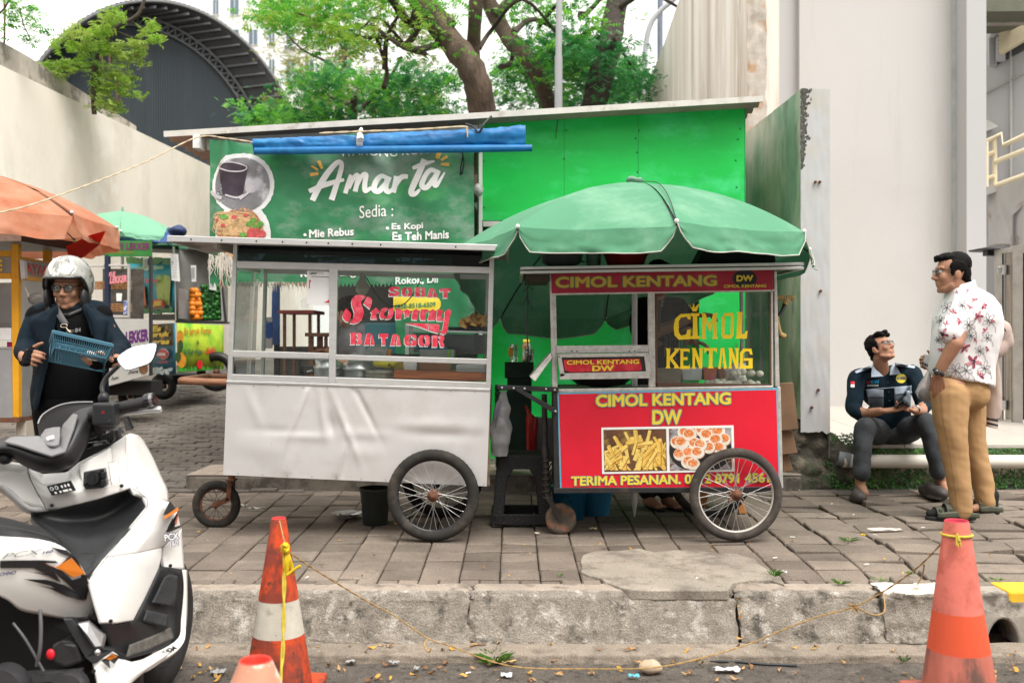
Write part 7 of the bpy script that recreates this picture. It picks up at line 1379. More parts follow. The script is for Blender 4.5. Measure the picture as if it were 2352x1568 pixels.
mb=MB();c=gnd(1492,1545);mb.ell(c+V((0,0,.02)),(.055,.04,.032),14,9);me=mb.mesh('s');wrinkle(me, lambda q:.014*nz(q.x,q.y,q.z,16)+.006*nz(q.x,q.y,q.z,40));o=obj('stone',me,mat('stone_tan',(.42,.32,.23),.9,.15,20,bump=.5,bscale=80));tag(o,'fist sized tan stone lying on the road before the gutter','stone')
mb=MB();mb.tube([gnd(1630,1519),gnd(1700,1521),gnd(1760,1527),gnd(1830,1529)],.006,5);o=obj('black_strip',mb,mat('strip_dark',(.03,.035,.04),.5));tag(o,'dark flat strip of rubber lying along the gutter lip','strip')
def tuft(label,u,v,n,h,sp):
 c=gnd(u,v);mb=MB()
 for _ in range(n):a=random.random()*6.28;d_=V((math.cos(a),math.sin(a),0));b_=c+d_*random.uniform(0,sp*.4);hh_=h*random.uniform(.5,1);s_=V((-d_.y,d_.x,0))*.0022;tip=b_+d_*sp*random.uniform(.5,1.2)+V((0,0,hh_));mid=b_.lerp(tip,.5)+V((0,0,hh_*.3));mb.add([b_-s_,b_+s_,mid+s_,tip,mid-s_],[(0,1,2,3,4)])
 o=obj('grass_tuft',mb,mat('grass_blade',(.07,.19,.025),.6,.4,60,c2=(.35,.3,.08),t2=(.58,.66),s2=30),None,fix=False);tag(o,label,'grass')
for a in (('large grass tuft growing at the gutter under the rope',1135,1522,90,.045,.08),('grass tuft growing from the cracked patch beside a white butt',1780,1327,26,.04,.04),('small grass tuft at the broken patch near the kerb',1930,1345,20,.025,.04),('small grass tuft at the gutter lip left of the right cone',2078,1520,16,.04,.03),('low weed in the paver joint beside the clear sleeve',1950,1245,24,.02,.06),('low weed in the paver joint left of the broken patch',1285,1325,10,.012,.02),('low weed in the pavers left of the right cone',2090,1322,14,.015,.03),('low weed in the joint behind the painted kerb',2290,1335,14,.015,.04),('fallen green sprig on the pavers near the right kerb',2022,1335,12,.01,.06)):tuft(*a)
# ======================= WHITE SCOOTER =======================
random.seed(41)
wp=mat('scooter_white',(.72,.71,.69),.2,.02,3,coat=.6,c2=(.62,.59,.54),t2=(.6,.75),s2=5);bp_=mat('scooter_black',(.016,.017,.019),.42,.15,30,bump=.12,bscale=300,bdist=.001);bgl=mat('scooter_gloss_black',(.006,.006,.007),.12,.1,5,coat=.5);gyp=mat('scooter_grey',(.16,.16,.165),.45,.06,30)
dec_b=mat('decal_black',(.012,.012,.014),.3,.1,20);dec_o=mat('decal_orange',(.62,.18,.02),.35,.15,9);navy=mat('decal_navy',(.02,.035,.12),.4);silv=mat('lever_silver',(.62,.62,.63),.3,.05,20,.7);seat_m=mat('seat_vinyl',(.012,.012,.013),.55,.1,40,bump=.4,bscale=400,bdist=.001)
sc_o=thing('motor_scooter','white scooter with black and orange decals parked on the road at the left','motor scooter',(-1.75,3.9,.02))
def Q(pts):return [P(*p) for p in pts]
def sheet(name,rows,m,th=.02,par=None,bulge=0.0,k=4,flat=0):
 'curved panel through rows of real 3-D points, with thickness'
 if flat:k=1
 R_=[smooth_path(Q(r),k) for r in rows];n=len(R_[0]);cols=[smooth_path([r[j] for r in R_],k) for j in range(n)];m_=len(cols[0])
 vs=[cols[j][i] for i in range(m_) for j in range(n)]
 if bulge:
  for i in range(m_):
   for j in range(n):vs[i*n+j]=vs[i*n+j]+V((.25,-.95,.15))*bulge*math.sin(math.pi*i/(m_-1))*math.sin(math.pi*j/(n-1))
 mb=MB();mb.add(vs,[(i*n+j,i*n+j+1,(i+1)*n+j+1,(i+1)*n+j) for i in range(m_-1) for j in range(n-1)],0, not flat)
 o=obj(name,mb,m,par or sc_o,solid=0)
 me=o.data;
 cen=sum((v.co for v in me.vertices),V())/len(me.vertices)
 nn=sum((p.normal*p.area for p in me.polygons),V())
 if nn.dot(V((0,0,CH))-cen)<0:me.flip_normals()
 md=o.modifiers.new('solid','SOLIDIFY');md.thickness=th;md.offset=-1
 if flat:md=o.modifiers.new('bevel','BEVEL');md.width=flat;md.segments=3;md.limit_method='ANGLE';md.angle_limit=R(7);md.harden_normals=False;[setattr(p,'use_smooth',True) for p in me.polygons]
 return o
def plate(name,pts,d,m,par=None,bev=.004):
 mb=MB();mb.prism(Q(pts),d);return obj(name,mb,m,par or sc_o,bevel=bev)
# front shield seen from the rider's side
sheet('outer_cowl',[[(285,1001,4.16),(300,995,4.19),(318,1000,4.25),(331,1012,4.33)],[(289,1040,4.14),(312,1038,4.18),(335,1044,4.25),(353,1052,4.35)],[(291,1085,4.12),(316,1085,4.17),(348,1088,4.24),(371,1092,4.36)],[(296,1118,4.11),(326,1118,4.16),(360,1120,4.22),(385,1124,4.35)],[(312,1126,4.11),(340,1142,4.14),(366,1148,4.2),(389,1152,4.33)]],wp,bulge=.02)
kp=sheet('inner_shield',[[(66,1068,4.03),(97,1086,4.06),(153,1082,4.05),(180,1060,4.08),(245,1026,4.12),(290,998,4.15)],[(68,1095,4.0),(100,1112,4.0),(158,1108,4.0),(190,1092,4.05),(250,1070,4.1),(291,1045,4.12)],[(80,1130,3.99),(112,1142,3.98),(170,1132,3.98),(205,1120,4.0),(262,1100,4.06),(292,1085,4.1)],[(110,1172,4.01),(135,1169,4.0),(180,1159,4.0),(225,1147,4.02),(270,1132,4.06),(304,1120,4.1)]],wp,flat=.008)
sheet('left_cowl',[[(-90,1040,4.0),(-20,1056,4.0),(30,1061,4.01),(66,1067,4.02)],[(-90,1070,3.97),(-20,1085,3.98),(30,1095,3.99),(69,1096,4.0)],[(-90,1080,3.96),(-20,1104,3.97),(40,1150,3.98),(110,1172,4.0)]],wp)
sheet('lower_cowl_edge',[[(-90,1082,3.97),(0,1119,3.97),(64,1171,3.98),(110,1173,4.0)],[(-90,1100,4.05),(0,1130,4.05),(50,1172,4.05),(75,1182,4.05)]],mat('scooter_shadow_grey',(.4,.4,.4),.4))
for pts,m_,nm,d in (([(183,1068,4.05),(252,1028,4.1),(258,1100,4.06),(196,1132,4.02)],wp,'key_recess',-.012),([(196,1082,4.0),(242,1073,4.02),(249,1112,4.02),(240,1119,4.01),(201,1122,4.0),(195,1112,4.0)],bgl,'key_switch',-.02)):
 o_=plate(nm,pts,(0,.03,0),m_);o_.location=(0,d,0)
mb=MB();mb.lathe([(.001,-.012),(.018,-.012),(.022,-.006),(.024,.01)],P(214,1099,3.975),24,axis='Y');mb.box(P(214,1099,3.958),(.006,.006,.034));obj('ignition_dial',mb,bp_,sc_o)
for v0 in (1084,1102):plate('seat_button',[(230,v0,3.99),(243,v0-2,3.99),(244,v0+14,3.99),(231,v0+16,3.99)],(0,.01,0),bp_)
mb=MB();
for q in ([(250,1062,4.06),(274,1056,4.08),(277,1106,4.07),(258,1112,4.05),(250,1062,4.06)],[(289,1000,4.145),(290,1118,4.10)]):mb.tube([p+V((0,-.006,0)) for p in Q(q)],.0012,4)
obj('panel_gap',mb,mat('gap_grey',(.25,.25,.25),.7),sc_o)
lb_=plate('warning_label',[(107,1116,3.968),(162,1103,3.968),(174,1126,3.96),(119,1138,3.96)],(0,.004,0),dec_b,None,0);mb=MB()
LB= lambda x,y:P(lerp(lerp(107,162,x),lerp(119,174,x),y),lerp(lerp(1116,1103,x),lerp(1138,1126,x),y),3.966-.006*y-.003)
for x in (.14,.34):disc(mb,x,.35,.075,.2,LB,n=14)
for x in (.55,.68,.82,.2,.4,.6,.8):shape(mb,[(x-.04,.7),(x+.04,.7),(x+.05,.9),(x-.03,.9)],LB);
for x in (.56,.7,.84):disc(mb,x,.35,.04,.16,LB,n=8)
obj('label_symbols',mb,white_ink,lb_,fix=False);mb=MB()
for x in (.14,.34):disc(mb,x,.35,.045,.12, lambda a,b:LB(a,b)+V((0,-.001,0)),n=12)
obj('label_icons',mb,navy,lb_,fix=False)
plate('pocket_lip',[(190,1018,4.07),(244,1010,4.09),(248,1018,4.09),(194,1032,4.06)],(0,.06,0),bgl);plate('inner_pocket',[(186,1015,4.12),(270,985,4.16),(276,1010,4.16),(188,1062,4.12)],(0,.03,0),bp_)
# tunnel
sheet('centre_tunnel',[[(70,1176,4.02),(130,1170,4.03),(220,1148,4.06),(304,1119,4.12),(328,1134,4.14),(341,1160,4.12)],[(72,1185,4.0),(130,1200,4.02),(215,1195,4.1),(270,1175,4.15),(300,1180,4.1),(325,1183,4.06)],[(85,1205,3.9),(135,1230,3.9),(190,1235,3.92),(235,1230,3.93),(262,1235,3.9),(288,1228,3.93)],[(110,1235,3.78),(148,1262,3.76),(178,1278,3.76),(205,1285,3.77),(228,1285,3.78),(247,1278,3.81)],[(140,1256,3.7),(165,1282,3.68),(176,1302,3.68),(190,1318,3.68),(200,1324,3.69),(207,1328,3.71)]],bp_,.015)
mb=MB();mb.tube([p+V((0,-.006,0)) for p in Q([(185,1270,3.76),(222,1270,3.78),(212,1300,3.72),(188,1310,3.68)])],.0012,4);obj('fuel_lid_gap',mb,mat('gap_dark',(.004,.004,.004),.6),sc_o)
# lower fairing with a hard crease
sheet('side_fairing',[[(327,1133,4.14),(358,1142,4.17),(388,1150,4.28)],[(341,1160,4.1),(372,1166,4.16),(408,1172,4.3)],[(296,1216,3.96),(355,1214,4.1),(417,1213,4.29)],[(246,1279,3.79),(312,1270,3.95),(374,1256,4.16)]],wp,flat=.006)
sheet('side_fairing_lower',[[(246,1279,3.79),(312,1270,3.95),(374,1256,4.16)],[(218,1310,3.73),(292,1300,3.88),(372,1280,4.12)],[(206,1330,3.70),(285,1340,3.82),(366,1304,4.09)],[(222,1385,3.66),(275,1390,3.75),(335,1370,3.95)],[(236,1429,3.64),(270,1430,3.72),(307,1424,3.82)]],wp,flat=.006)
sheet('front_fender_side',[[(374,1256,4.17),(395,1235,4.22),(417,1212,4.29)],[(373,1280,4.17),(396,1275,4.21),(421,1265,4.28)],[(379,1304,4.16),(400,1305,4.2),(424,1308,4.27)]],wp)
mb=MB();mb.tube(Q([(366,1240,4.14),(372,1258,4.15),(371,1298,4.1)]),.0015,4);obj('panel_seam',mb,mat('gap_grey',(.25,.25,.25)),sc_o)
# footboard well and white outer rim
sheet('footboard',[[(370,1300,4.1),(396,1303,4.18),(419,1308,4.25)],[(340,1362,3.97),(378,1372,4.1),(417,1390,4.2)],[(307,1425,3.83),(350,1440,3.96),(409,1465,4.1)],[(270,1430,3.74),(310,1472,3.85),(372,1490,3.98)],[(236,1430,3.66),(255,1485,3.72),(292,1513,3.8)]],bp_,.015)
sheet('foot_pad',[[(378,1325,4.08),(392,1318,4.12),(408,1322,4.16)],[(362,1362,4.0),(385,1362,4.08),(407,1368,4.13)],[(350,1383,3.96),(378,1388,4.03),(398,1393,4.1)]],mat('pad_rubber',(.022,.024,.027),.7,.2,40,bump=.8,bscale=120),.006)
sheet('foot_pad',[[(338,1400,3.92),(362,1405,3.98),(388,1412,4.04)],[(330,1425,3.88),(352,1432,3.94),(384,1440,4.0)]],mat('pad_rubber',(.022,.024,.027)),.006)
sheet('floor_mat',[[(300,1480,3.79),(345,1462,3.93),(392,1440,4.06)],[(292,1508,3.77),(345,1490,3.92),(400,1464,4.06)]],mat('dusty_mat',(.1,.095,.085),.9,.3,40),.006)
rim_=sheet('footboard_rim',[[(418,1308,4.2),(422,1350,4.18),(416,1420,4.13),(409,1465,4.06),(353,1500,3.92),(302,1519,3.79),(256,1492,3.7)],[(425,1308,4.2),(426,1350,4.18),(425,1420,4.13),(422,1474,4.06),(380,1512,3.94),(315,1548,3.8),(226,1522,3.67)]],wp,.03,k=5)
sheet('belly_panel',[[(212,1522,3.66),(250,1502,3.69),(302,1519,3.76),(372,1496,3.93)],[(220,1548,3.64),(262,1545,3.68),(310,1545,3.74),(390,1500,3.94)],[(228,1590,3.63),(270,1590,3.67),(300,1570,3.72),(340,1535,3.85)]],wp)
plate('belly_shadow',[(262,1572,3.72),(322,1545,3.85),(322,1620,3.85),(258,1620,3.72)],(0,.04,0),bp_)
for pts,m_,nm in (([(232,1516,3.645),(258,1500,3.655),(300,1517,3.735),(272,1512,3.69),(262,1524,3.67),(250,1514,3.66),(252,1534,3.65)],dec_b,'belly_decal_black'),([(240,1512,3.642),(256,1501,3.65),(268,1508,3.668),(254,1514,3.655)],dec_o,'belly_decal_orange')):plate(nm,pts,(0,.004,0),m_,None,0)
mb=MB();letter(mb,'HONDA',P(360,1513,3.89),P(410,1487,4.03),P(353,1503,3.89),(0,-.012,0),bold=.05);obj('maker_lettering',mb,dec_b,sc_o,fix=False)
# decals on the front side panel
for pts,m_,nm in (([(374,1182,4.13),(390,1150,4.24),(406,1172,4.26),(396,1176,4.22),(384,1180,4.17)],dec_b,'front_decal_black'),([(376,1186,4.12),(408,1164,4.26),(410,1172,4.26),(378,1192,4.12)],dec_o,'front_decal_orange'),([(380,1222,4.11),(396,1190,4.17),(384,1212,4.12),(410,1172,4.24),(400,1210,4.18),(414,1206,4.24),(413,1212,4.24),(388,1222,4.14)],dec_b,'front_decal_black'),([(401,1200,4.17),(410,1176,4.23),(408,1190,4.22),(404,1206,4.18)],mat('decal_rust',(.4,.1,.05),.4),'front_decal_red')):plate(nm,[(u,v,Y-.02) for u,v,Y in pts],(0,.004,0),m_,None,0)
m1,m2=MB(),MB()
for t,a,b,c in (('PCX',(380,1242,4.09),(412,1236,4.2),(378,1226,4.09)),('160',(392,1256,4.10),(411,1252,4.18),(391,1243,4.10))):
 letter(m1,t,P(*a),P(*b),P(*c),(0,-.006,0),bold=.02);letter(m2,t,P(*a),P(*b),P(*c),(0,-.003,0),bold=.09,base=.02)
obj('front_lettering',m1,white_ink,sc_o,fix=False);obj('front_letter_edge',m2,navy,sc_o,fix=False)
# seat and tail panel
def Ys(u,v):return 3.48+.0011*u-.035*math.sin(math.pi*clampx((v-1235)/185,0,1))+.00035*(v-1235)
top=[(-300,1205),(-150,1222),(0,1231),(84,1237),(138,1252),(174,1283),(200,1324),(206,1350),(229,1380)];bot=[(-300,1300),(-150,1325),(0,1369),(46,1400),(95,1411),(143,1420),(170,1423),(185,1424),(196,1422)]
sheet('tail_panel',[[(lerp(a[0],b[0],t),lerp(a[1],b[1],t),Ys(lerp(a[0],b[0],t),lerp(a[1],b[1],t))) for a,b in zip(top,bot)] for t in (0,.25,.5,.75,1)],wp,.03)
DZ= lambda x,y,d=.008:( lambda u,v:P(u,v,Ys(u,v)-d))(x*.5116,y*.5116+765.6)
mb=MB()
for pts in ([(228,958),(300,972),(345,1012),(380,1076),(322,1006),(262,1044),(310,1000),(270,985)],[(0,1018),(190,1016),(250,1020),(262,1030),(205,1030),(280,1066),(325,1106),(388,1086),(402,1136),(386,1196),(352,1170),(300,1120),(245,1072),(278,1122),(215,1086),(100,1062),(205,1078),(150,1052),(0,1052)],[(105,1102),(210,1104),(290,1128),(350,1166),(384,1198),(330,1186),(270,1160),(230,1132)],[(165,1128),(260,1146),(320,1178),(384,1202),(300,1180),(230,1146)]):shape(mb,pts,DZ)
obj('tail_decal_black',mb,dec_b,sc_o,fix=False)
mb=MB();shape(mb,[(190,1028),(250,1048),(320,1006),(384,1076),(328,1094),(280,1062)], lambda x,y:DZ(x,y,.0095));obj('tail_decal_orange',mb,dec_o,sc_o,fix=False)
def wr(x0,y0,x1,y1,h,sl=.25):return lambda a,b:DZ(lerp(x0,x1,a)+b*h*sl,lerp(y0,y1,a)-h*b,.0095)
mb=MB();letter(mb,'PCX',(0,0,0),(1,0,0),(0,1,0),bold=.0,warp=wr(8,1012,170,990,26,1.0));obj('model_lettering',mb,mat('badge_grey',(.2,.21,.21),.3,.05,9,.5),sc_o,fix=False);mb=MB();letter(mb,'160',(0,0,0),(1,0,0),(0,1,0),bold=.04,warp=wr(190,990,236,982,14,.5));letter(mb,'TECHNO',(0,0,0),(1,0,0),(0,1,0),bold=.04,warp=wr(-34,1092,70,1080,17,.3));obj('small_lettering',mb,navy,sc_o,fix=False)
sheet('seat',[[(-300,1130,3.55),(-150,1165,3.62),(0,1188,3.78),(41,1197,3.83),(100,1214,3.86),(130,1236,3.84)],[(-300,1125,3.4),(-150,1160,3.48),(0,1187,3.65),(46,1198,3.7),(104,1216,3.76),(134,1238,3.77)],[(-300,1160,3.25),(-150,1195,3.35),(0,1208,3.53),(50,1216,3.58),(108,1230,3.66),(138,1246,3.70)],[(-300,1208,3.2),(-150,1222,3.32),(0,1233,3.5),(60,1236,3.56),(110,1245,3.62),(141,1256,3.66)]],seat_m,.04)
mb=MB();mb.tube([p+V((0,-.004,.002)) for p in Q([(-150,1194,3.34),(0,1207,3.52),(50,1215,3.57),(108,1229,3.65),(136,1244,3.69)])],.0016,4);obj('seat_stitching',mb,mat('stitch',(.06,.06,.065),.6),sc_o)
# engine bay
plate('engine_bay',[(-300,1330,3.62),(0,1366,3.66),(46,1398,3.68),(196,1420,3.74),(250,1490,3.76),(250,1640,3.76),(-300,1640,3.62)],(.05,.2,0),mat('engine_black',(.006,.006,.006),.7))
mb=MB();mb.loft([[P(*p) for p in q] for q in ([(176,1430,3.66),(205,1424,3.68),(246,1456,3.7),(238,1488,3.68),(216,1490,3.66),(196,1458,3.65)],[(180,1432,3.62),(203,1428,3.63),(238,1458,3.65),(233,1482,3.64),(219,1484,3.62),(200,1456,3.61)])],smooth=False);obj('passenger_peg',mb,mat('peg_aluminium',(.42,.42,.43),.35,.1,30,.6),sc_o,bevel=.004)
mb=MB();mb.ell(P(224,1497,3.62),.012,10,6);obj('peg_bolt',mb,steel,sc_o)
plate('black_bracket',[(143,1420,3.63),(165,1420,3.64),(225,1485,3.66),(262,1492,3.7),(214,1525,3.64),(196,1510,3.63)],(0,.03,0),bp_);plate('peg_mount',[(192,1425,3.7),(220,1385,3.7),(250,1428,3.74),(236,1450,3.72),(205,1424,3.7)],(0,.03,0),bgl)
plate('air_box',[(118,1478,3.62),(140,1473,3.62),(178,1478,3.64),(190,1520,3.64),(150,1535,3.62),(112,1520,3.61)],(.02,.12,0),mat('engine_plastic',(.018,.018,.018),.45),None,.012)
mb=MB();mb.ell(P(116,1502,3.6),(.016,.01,.02),12,8);obj('red_cap',mb,red_ink,sc_o)
mb=MB();mb.tube(smooth_path(Q([(92,1400,3.6),(94,1440,3.58),(92,1490,3.57),(84,1528,3.58)]),4),.007,8);mb.tube(smooth_path(Q([(30,1430,3.58),(60,1470,3.57),(100,1540,3.58)]),4),.005,8);obj('cable',mb,mat('cable_grey',(.09,.09,.095),.35),sc_o)
mb=MB();mb.lathe([(.001,-.05),(.07,-.05),(.085,-.03),(.085,.05)],P(10,1580,3.55),24,axis='Y');mb.lathe([(.001,-.03),(.05,-.03),(.06,-.015),(.06,.05)],P(165,1575,3.62),20,axis='Y');mb.bar(P(-20,1560,3.58),P(190,1545,3.64),.05,.03);obj('crankcase',mb,mat('crankcase_grey',(.07,.07,.075),.4,.2,20,.4),sc_o)
# front wheel
f_=V((.06,1,0)).normalized();rgt=V((f_.y,-f_.x,0));wc_=P(368,1420,4.26);wc_.z=.305
mb=MB();mb.loft([[wc_+(f_*math.cos(a)+V((0,0,1))*math.sin(a))*(.235+.055*math.cos(b))+rgt*.05*math.sin(b) for b in [2*math.pi*j/14 for j in range(14)]] for a in [2*math.pi*i/60 for i in range(61)]],caps=False);wh_=obj('front_wheel',mb,mat('scooter_tyre',(.018,.018,.019),.75,.2,20),sc_o)
mb=MB();mb.loft([[wc_+(f_*math.cos(a)+V((0,0,1))*math.sin(a))*rr+rgt*d for rr,d in ((.19,-.03),(.18,0),(.19,.03))] for a in [2*math.pi*i/40 for i in range(41)]],caps=False)
for k in range(5):a=k*1.2566;mb.bar(wc_,wc_+(f_*math.cos(a)+V((0,0,1))*math.sin(a))*.18,.03,.03)
obj('wheel_rim',mb,bgl,wh_)
# handlebar cover
sheet('bar_cover',[[(-90,1020,3.93),(10,1006,3.95),(40,1000,3.97),(92,1000,3.99),(138,985,4.02),(170,946,4.06),(212,932,4.12)],[(-90,1040,3.86),(8,1028,3.87),(42,1034,3.87),(95,1052,3.87),(148,1040,3.9),(182,985,3.98),(213,960,4.06)],[(-90,1050,3.9),(10,1044,3.92),(48,1066,3.93),(100,1086,3.94),(165,1072,3.96),(196,1030,4.0),(211,992,4.08)]],bp_,.03)
sheet('cover_fascia',[[(22,1003,3.93),(34,1001,3.94),(90,1000,3.95),(112,1016,3.95),(136,1016,3.96),(143,975,4.0),(168,948,4.04)],[(14,1009,3.89),(40,1014,3.89),(88,1024,3.88),(118,1036,3.87),(142,1030,3.89),(158,985,3.95),(172,950,4.02)],[(10,1012,3.87),(42,1020,3.86),(88,1036,3.85),(118,1046,3.85),(148,1036,3.87),(166,985,3.94),(176,950,4.01)]],gyp,.012,flat=.004)
sheet('meter_hood',[[(92,1000,3.98),(104,984,4.04),(122,980,4.05),(138,979,4.04)],[(100,1012,3.93),(110,1006,3.95),(124,1003,3.96),(138,1000,3.96)],[(108,1022,3.9),(116,1022,3.89),(126,1022,3.89),(136,1020,3.91)]],gyp,.012,flat=.004)
em=plate('hood_badge',[(106,1004,3.925),(122,999,3.93),(124,1006,3.92),(108,1011,3.915)],(0,.004,0),white_ink,None,.002);mb=MB();shape(mb,[(109,1006,),(117,1002),(114,1006),(121,1003),(113,1009),(116,1004)], lambda u,v:P(u,v,3.912));obj('badge_mark',mb,dec_b,em,fix=False)
sheet('windscreen',[[(86,978,4.3),(98,955,4.33),(133,935,4.36),(170,927,4.38),(214,926,4.4)],[(90,1000,4.2),(110,985,4.22),(140,968,4.24),(175,952,4.26),(222,940,4.3)],[(95,1020,4.12),(120,1012,4.13),(150,1005,4.14),(180,990,4.16),(230,980,4.2)]],mat('smoked_screen',(.005,.005,.006),.5,spec=.15),.006)
mb=MB();mb.tube([p+V((0,-.004,.004)) for p in smooth_path(Q([(88,975,4.3),(99,954,4.33),(133,934,4.36),(170,926,4.38),(214,925,4.4)]),4)],.0035,5);obj('screen_edge',mb,mat('edge_grey',(.3,.3,.31),.3),sc_o)
plate('garnish',[(283,962,4.25),(292,955,4.25),(306,985,4.28),(288,990,4.25)],(0,.02,0),bgl);plate('garnish',[(250,985,4.2),(270,980,4.22),(282,995,4.2),(240,1006,4.18)],(0,.03,0),bp_)
# right switchgear, grip, lever, mirror
mb=MB();mb.cap(P(222,950,4.05),P(262,940,4.06),.036,.033,16);mb.ell(P(248,965,4.04),(.045,.04,.045),14,10);mb.cap(P(214,948,4.1),P(225,985,4.1),.02,.03);mb.box(P(244,950,4.02),(.09,.07,.09));sw=obj('switch_housing',fuse(mb,.006,3),bp_,sc_o,fix=False)
for k in range(3):mb=MB();mb.ell(P(219,(937,961,970)[k],4.0),.012,10,6);obj('clamp_bolt',mb,bgl,sw)
plate('hazard_switch',[(226,942,3.985),(246,938,3.985),(243,950,3.985),(230,955,3.985)],(0,.02,0),white_pl,sw,.003);mb=MB();stroke(mb,[(234,949),(237,943),(240,948),(234,949)],1.2, lambda u,v:P(u,v,3.982),smooth=False);obj('triangle_mark',mb,red_ink,sw,fix=False);plate('start_switch',[(241,961,3.985),(256,958,3.985),(256,968,3.985),(243,970,3.985)],(0,.02,0),bgl,sw,.003)
mb=MB();gpts=[P(lerp(262,338,t),lerp(939,922,t),4.06) for t in [i/24 for i in range(25)]];mb.tube(gpts,[.0225+.0014*(i%2) for i in range(25)],16);obj('throttle_grip',mb,mat('grip_rubber',(.02,.02,.021),.7,.2,40),sc_o)
mb=MB();mb.tube([P(264,938,4.06),P(272,936.5,4.06)],.031,16);obj('grip_flange',mb,bp_,sc_o)
mb=MB();mb.tube([P(336,922,4.06),P(344,920,4.06),P(350,919,4.06),P(357,917,4.06)],[.03,.031,.028,.026],18);obj('bar_end',mb,bgl,sc_o);mb=MB();mb.tube([P(347,919.5,4.06),P(354,918,4.06)],.0305,18);obj('bar_end_ring',mb,mat('ring_chrome',(.3,.3,.31),.2,.05,9,.8),sc_o)
mb=MB();mb.tube(smooth_path(Q([(270,950,4.1),(290,947,4.08),(320,945,4.07),(352,941,4.06),(370,940,4.06)]),5),[.012,.013,.013,.012,.012,.011,.011,.01,.01,.01,.01,.01,.01,.01,.01,.01,.012,.013,.014,.014,.012],10);obj('brake_lever',mb,silv,sc_o)
mb=MB();mb.ell(P(238,914,4.08),(.022,.02,.025),12,8);mb.tube(smooth_path(Q([(238,915,4.08),(236,902,4.08),(235,886,4.09),(244,868,4.1),(258,853,4.1),(272,840,4.1)]),5),.0095,10);mb.tube([P(239,916,4.08),P(239,903,4.08)],[.018,.012],10);obj('mirror_stem',mb,bp_,sc_o)
mo=[(268,824),(279,811),(305,796),(335,790),(357,787),(361,795),(354,820),(343,834),(318,843),(293,850),(280,843)]
mo2=[p for p in smooth_path(mo,3,True)];tilt_= lambda u,v:4.10+(820-v)*.0008+(u-315)*.0002
mb=MB();ring0=[P(p.x,p.y,tilt_(p.x,p.y)) for p in mo2];cm=sum(ring0,V())/len(ring0);mb.loft([ring0,[p+(p-cm)*.04+V((0,.012,0)) for p in ring0],[cm+(p-cm)*.9+V((0,.03,0)) for p in ring0],[cm+(p-cm)*.55+V((0,.05,0)) for p in ring0]]);ms=obj('mirror_housing',mb,mat('mirror_shell',(.012,.016,.03),.3,.1,9),sc_o)
mb=MB();mb.add([cm+(p-cm)*.955+V((0,-.002,0)) for p in ring0],[tuple(range(len(ring0)))]);obj('mirror_glass',mb,mat('mirror',(.95,.95,.95),.02,0,1,1.0),ms,fix=False)
# left switchgear at the picture's edge
mb=MB();mb.cap(P(-30,1040,3.95),P(4,1034,3.96),.03,.034);mb.ell(P(12,1052,3.93),(.03,.03,.026),12,8);mb.cap(P(0,1055,3.94),P(-30,1060,3.93),.018,.014);obj('left_switch_housing',fuse(mb,.006,3),bp_,sc_o,fix=False)
mb=MB()
for q in ([(66,1067,4.01),(69,1094,3.99),(90,1135,3.97),(110,1171,3.99)],[(304,1120,4.09),(327,1134,4.12),(341,1160,4.09),(296,1216,3.95),(246,1279,3.78),(206,1330,3.69)],[(374,1256,4.14),(395,1235,4.19),(417,1212,4.27)]):mb.tube([p+V((0,-.006,0)) for p in smooth_path(Q(q),3)],.0016,4)
obj('shell_gap',mb,mat('gap_dark',(.004,.004,.004)),sc_o)
for u,v,Y in ((280,1115,4.07),(120,1160,3.985),(255,1425,3.66),(300,1432,3.8),(216,1540,3.63),(392,1298,4.15)):mb=MB();mb.lathe([(.001,-.003),(.006,-.003),(.0075,0),(.0075,.006)],P(u,v,Y-.008),12,axis='Y');obj('body_screw',mb,mat('screw_dark',(.05,.05,.055),.35,.1,9,.7),sc_o)
for pts in ([(205,975,4.07),(190,1005,4.1),(205,1030,4.14),(230,1020,4.16)],[(255,985,4.06),(262,1005,4.1),(250,1022,4.16)],[(232,980,4.04),(225,1000,4.1),(240,1015,4.15)]):mb=MB();mb.tube(smooth_path(Q(pts),5),.006,8);obj('control_cable',mb,bp_,sc_o)
# ======================= PEOPLE =======================
from mathutils.bvhtree import BVHTree
random.seed(51)
def basis(fwd,up=(0,0,1)):
 f=V(fwd).normalized();r=f.cross(V(up)).normalized();u=r.cross(f);return Matrix((r,f,u)).transposed()
def head(mb,c,B_,s=1.0):
 'skull, jaw, brow, nose, lips and ears'
 q= lambda x,y,z:V(c)+B_@(V((x,y,z))*s)
 e= lambda p,r:mb.ell(q(*p),[k*s for k in r],20,14,rot=B_)
 k= lambda a,b,ra,rb:mb.cap(q(*a),q(*b),ra*s,rb*s,10)
 e((0,-.012,.03),(.074,.095,.088));e((0,.02,-.03),(.064,.072,.085));e((0,.052,-.085),(.036,.034,.03));e((0,.074,-.098),(.018,.016,.015))
 for i in (-1,1):e((i*.036,.062,-.022),(.026,.026,.028));e((i*.079,-.008,-.01),(.01,.02,.032));e((i*.074,-.002,-.03),(.01,.012,.014));k((i*.012,.083,.032),(i*.05,.070,.032),.010,.008);e((i*.012,.098,-.028),(.010,.010,.008));k((i*.05,.02,-.07),(i*.03,.055,-.09),.02,.018)
 k((0,.084,.02),(0,.108,-.022),.008,.0115);e((0,.104,-.026),(.012,.011,.010))
 k((-.02,.084,-.058),(.02,.084,-.058),.0055,.0055);k((-.008,.09,-.055),(.008,.09,-.055),.006,.006);k((-.016,.084,-.069),(.016,.084,-.069),.007,.007);k((0,.088,-.05),(0,.094,-.04),.007,.006)
 return q
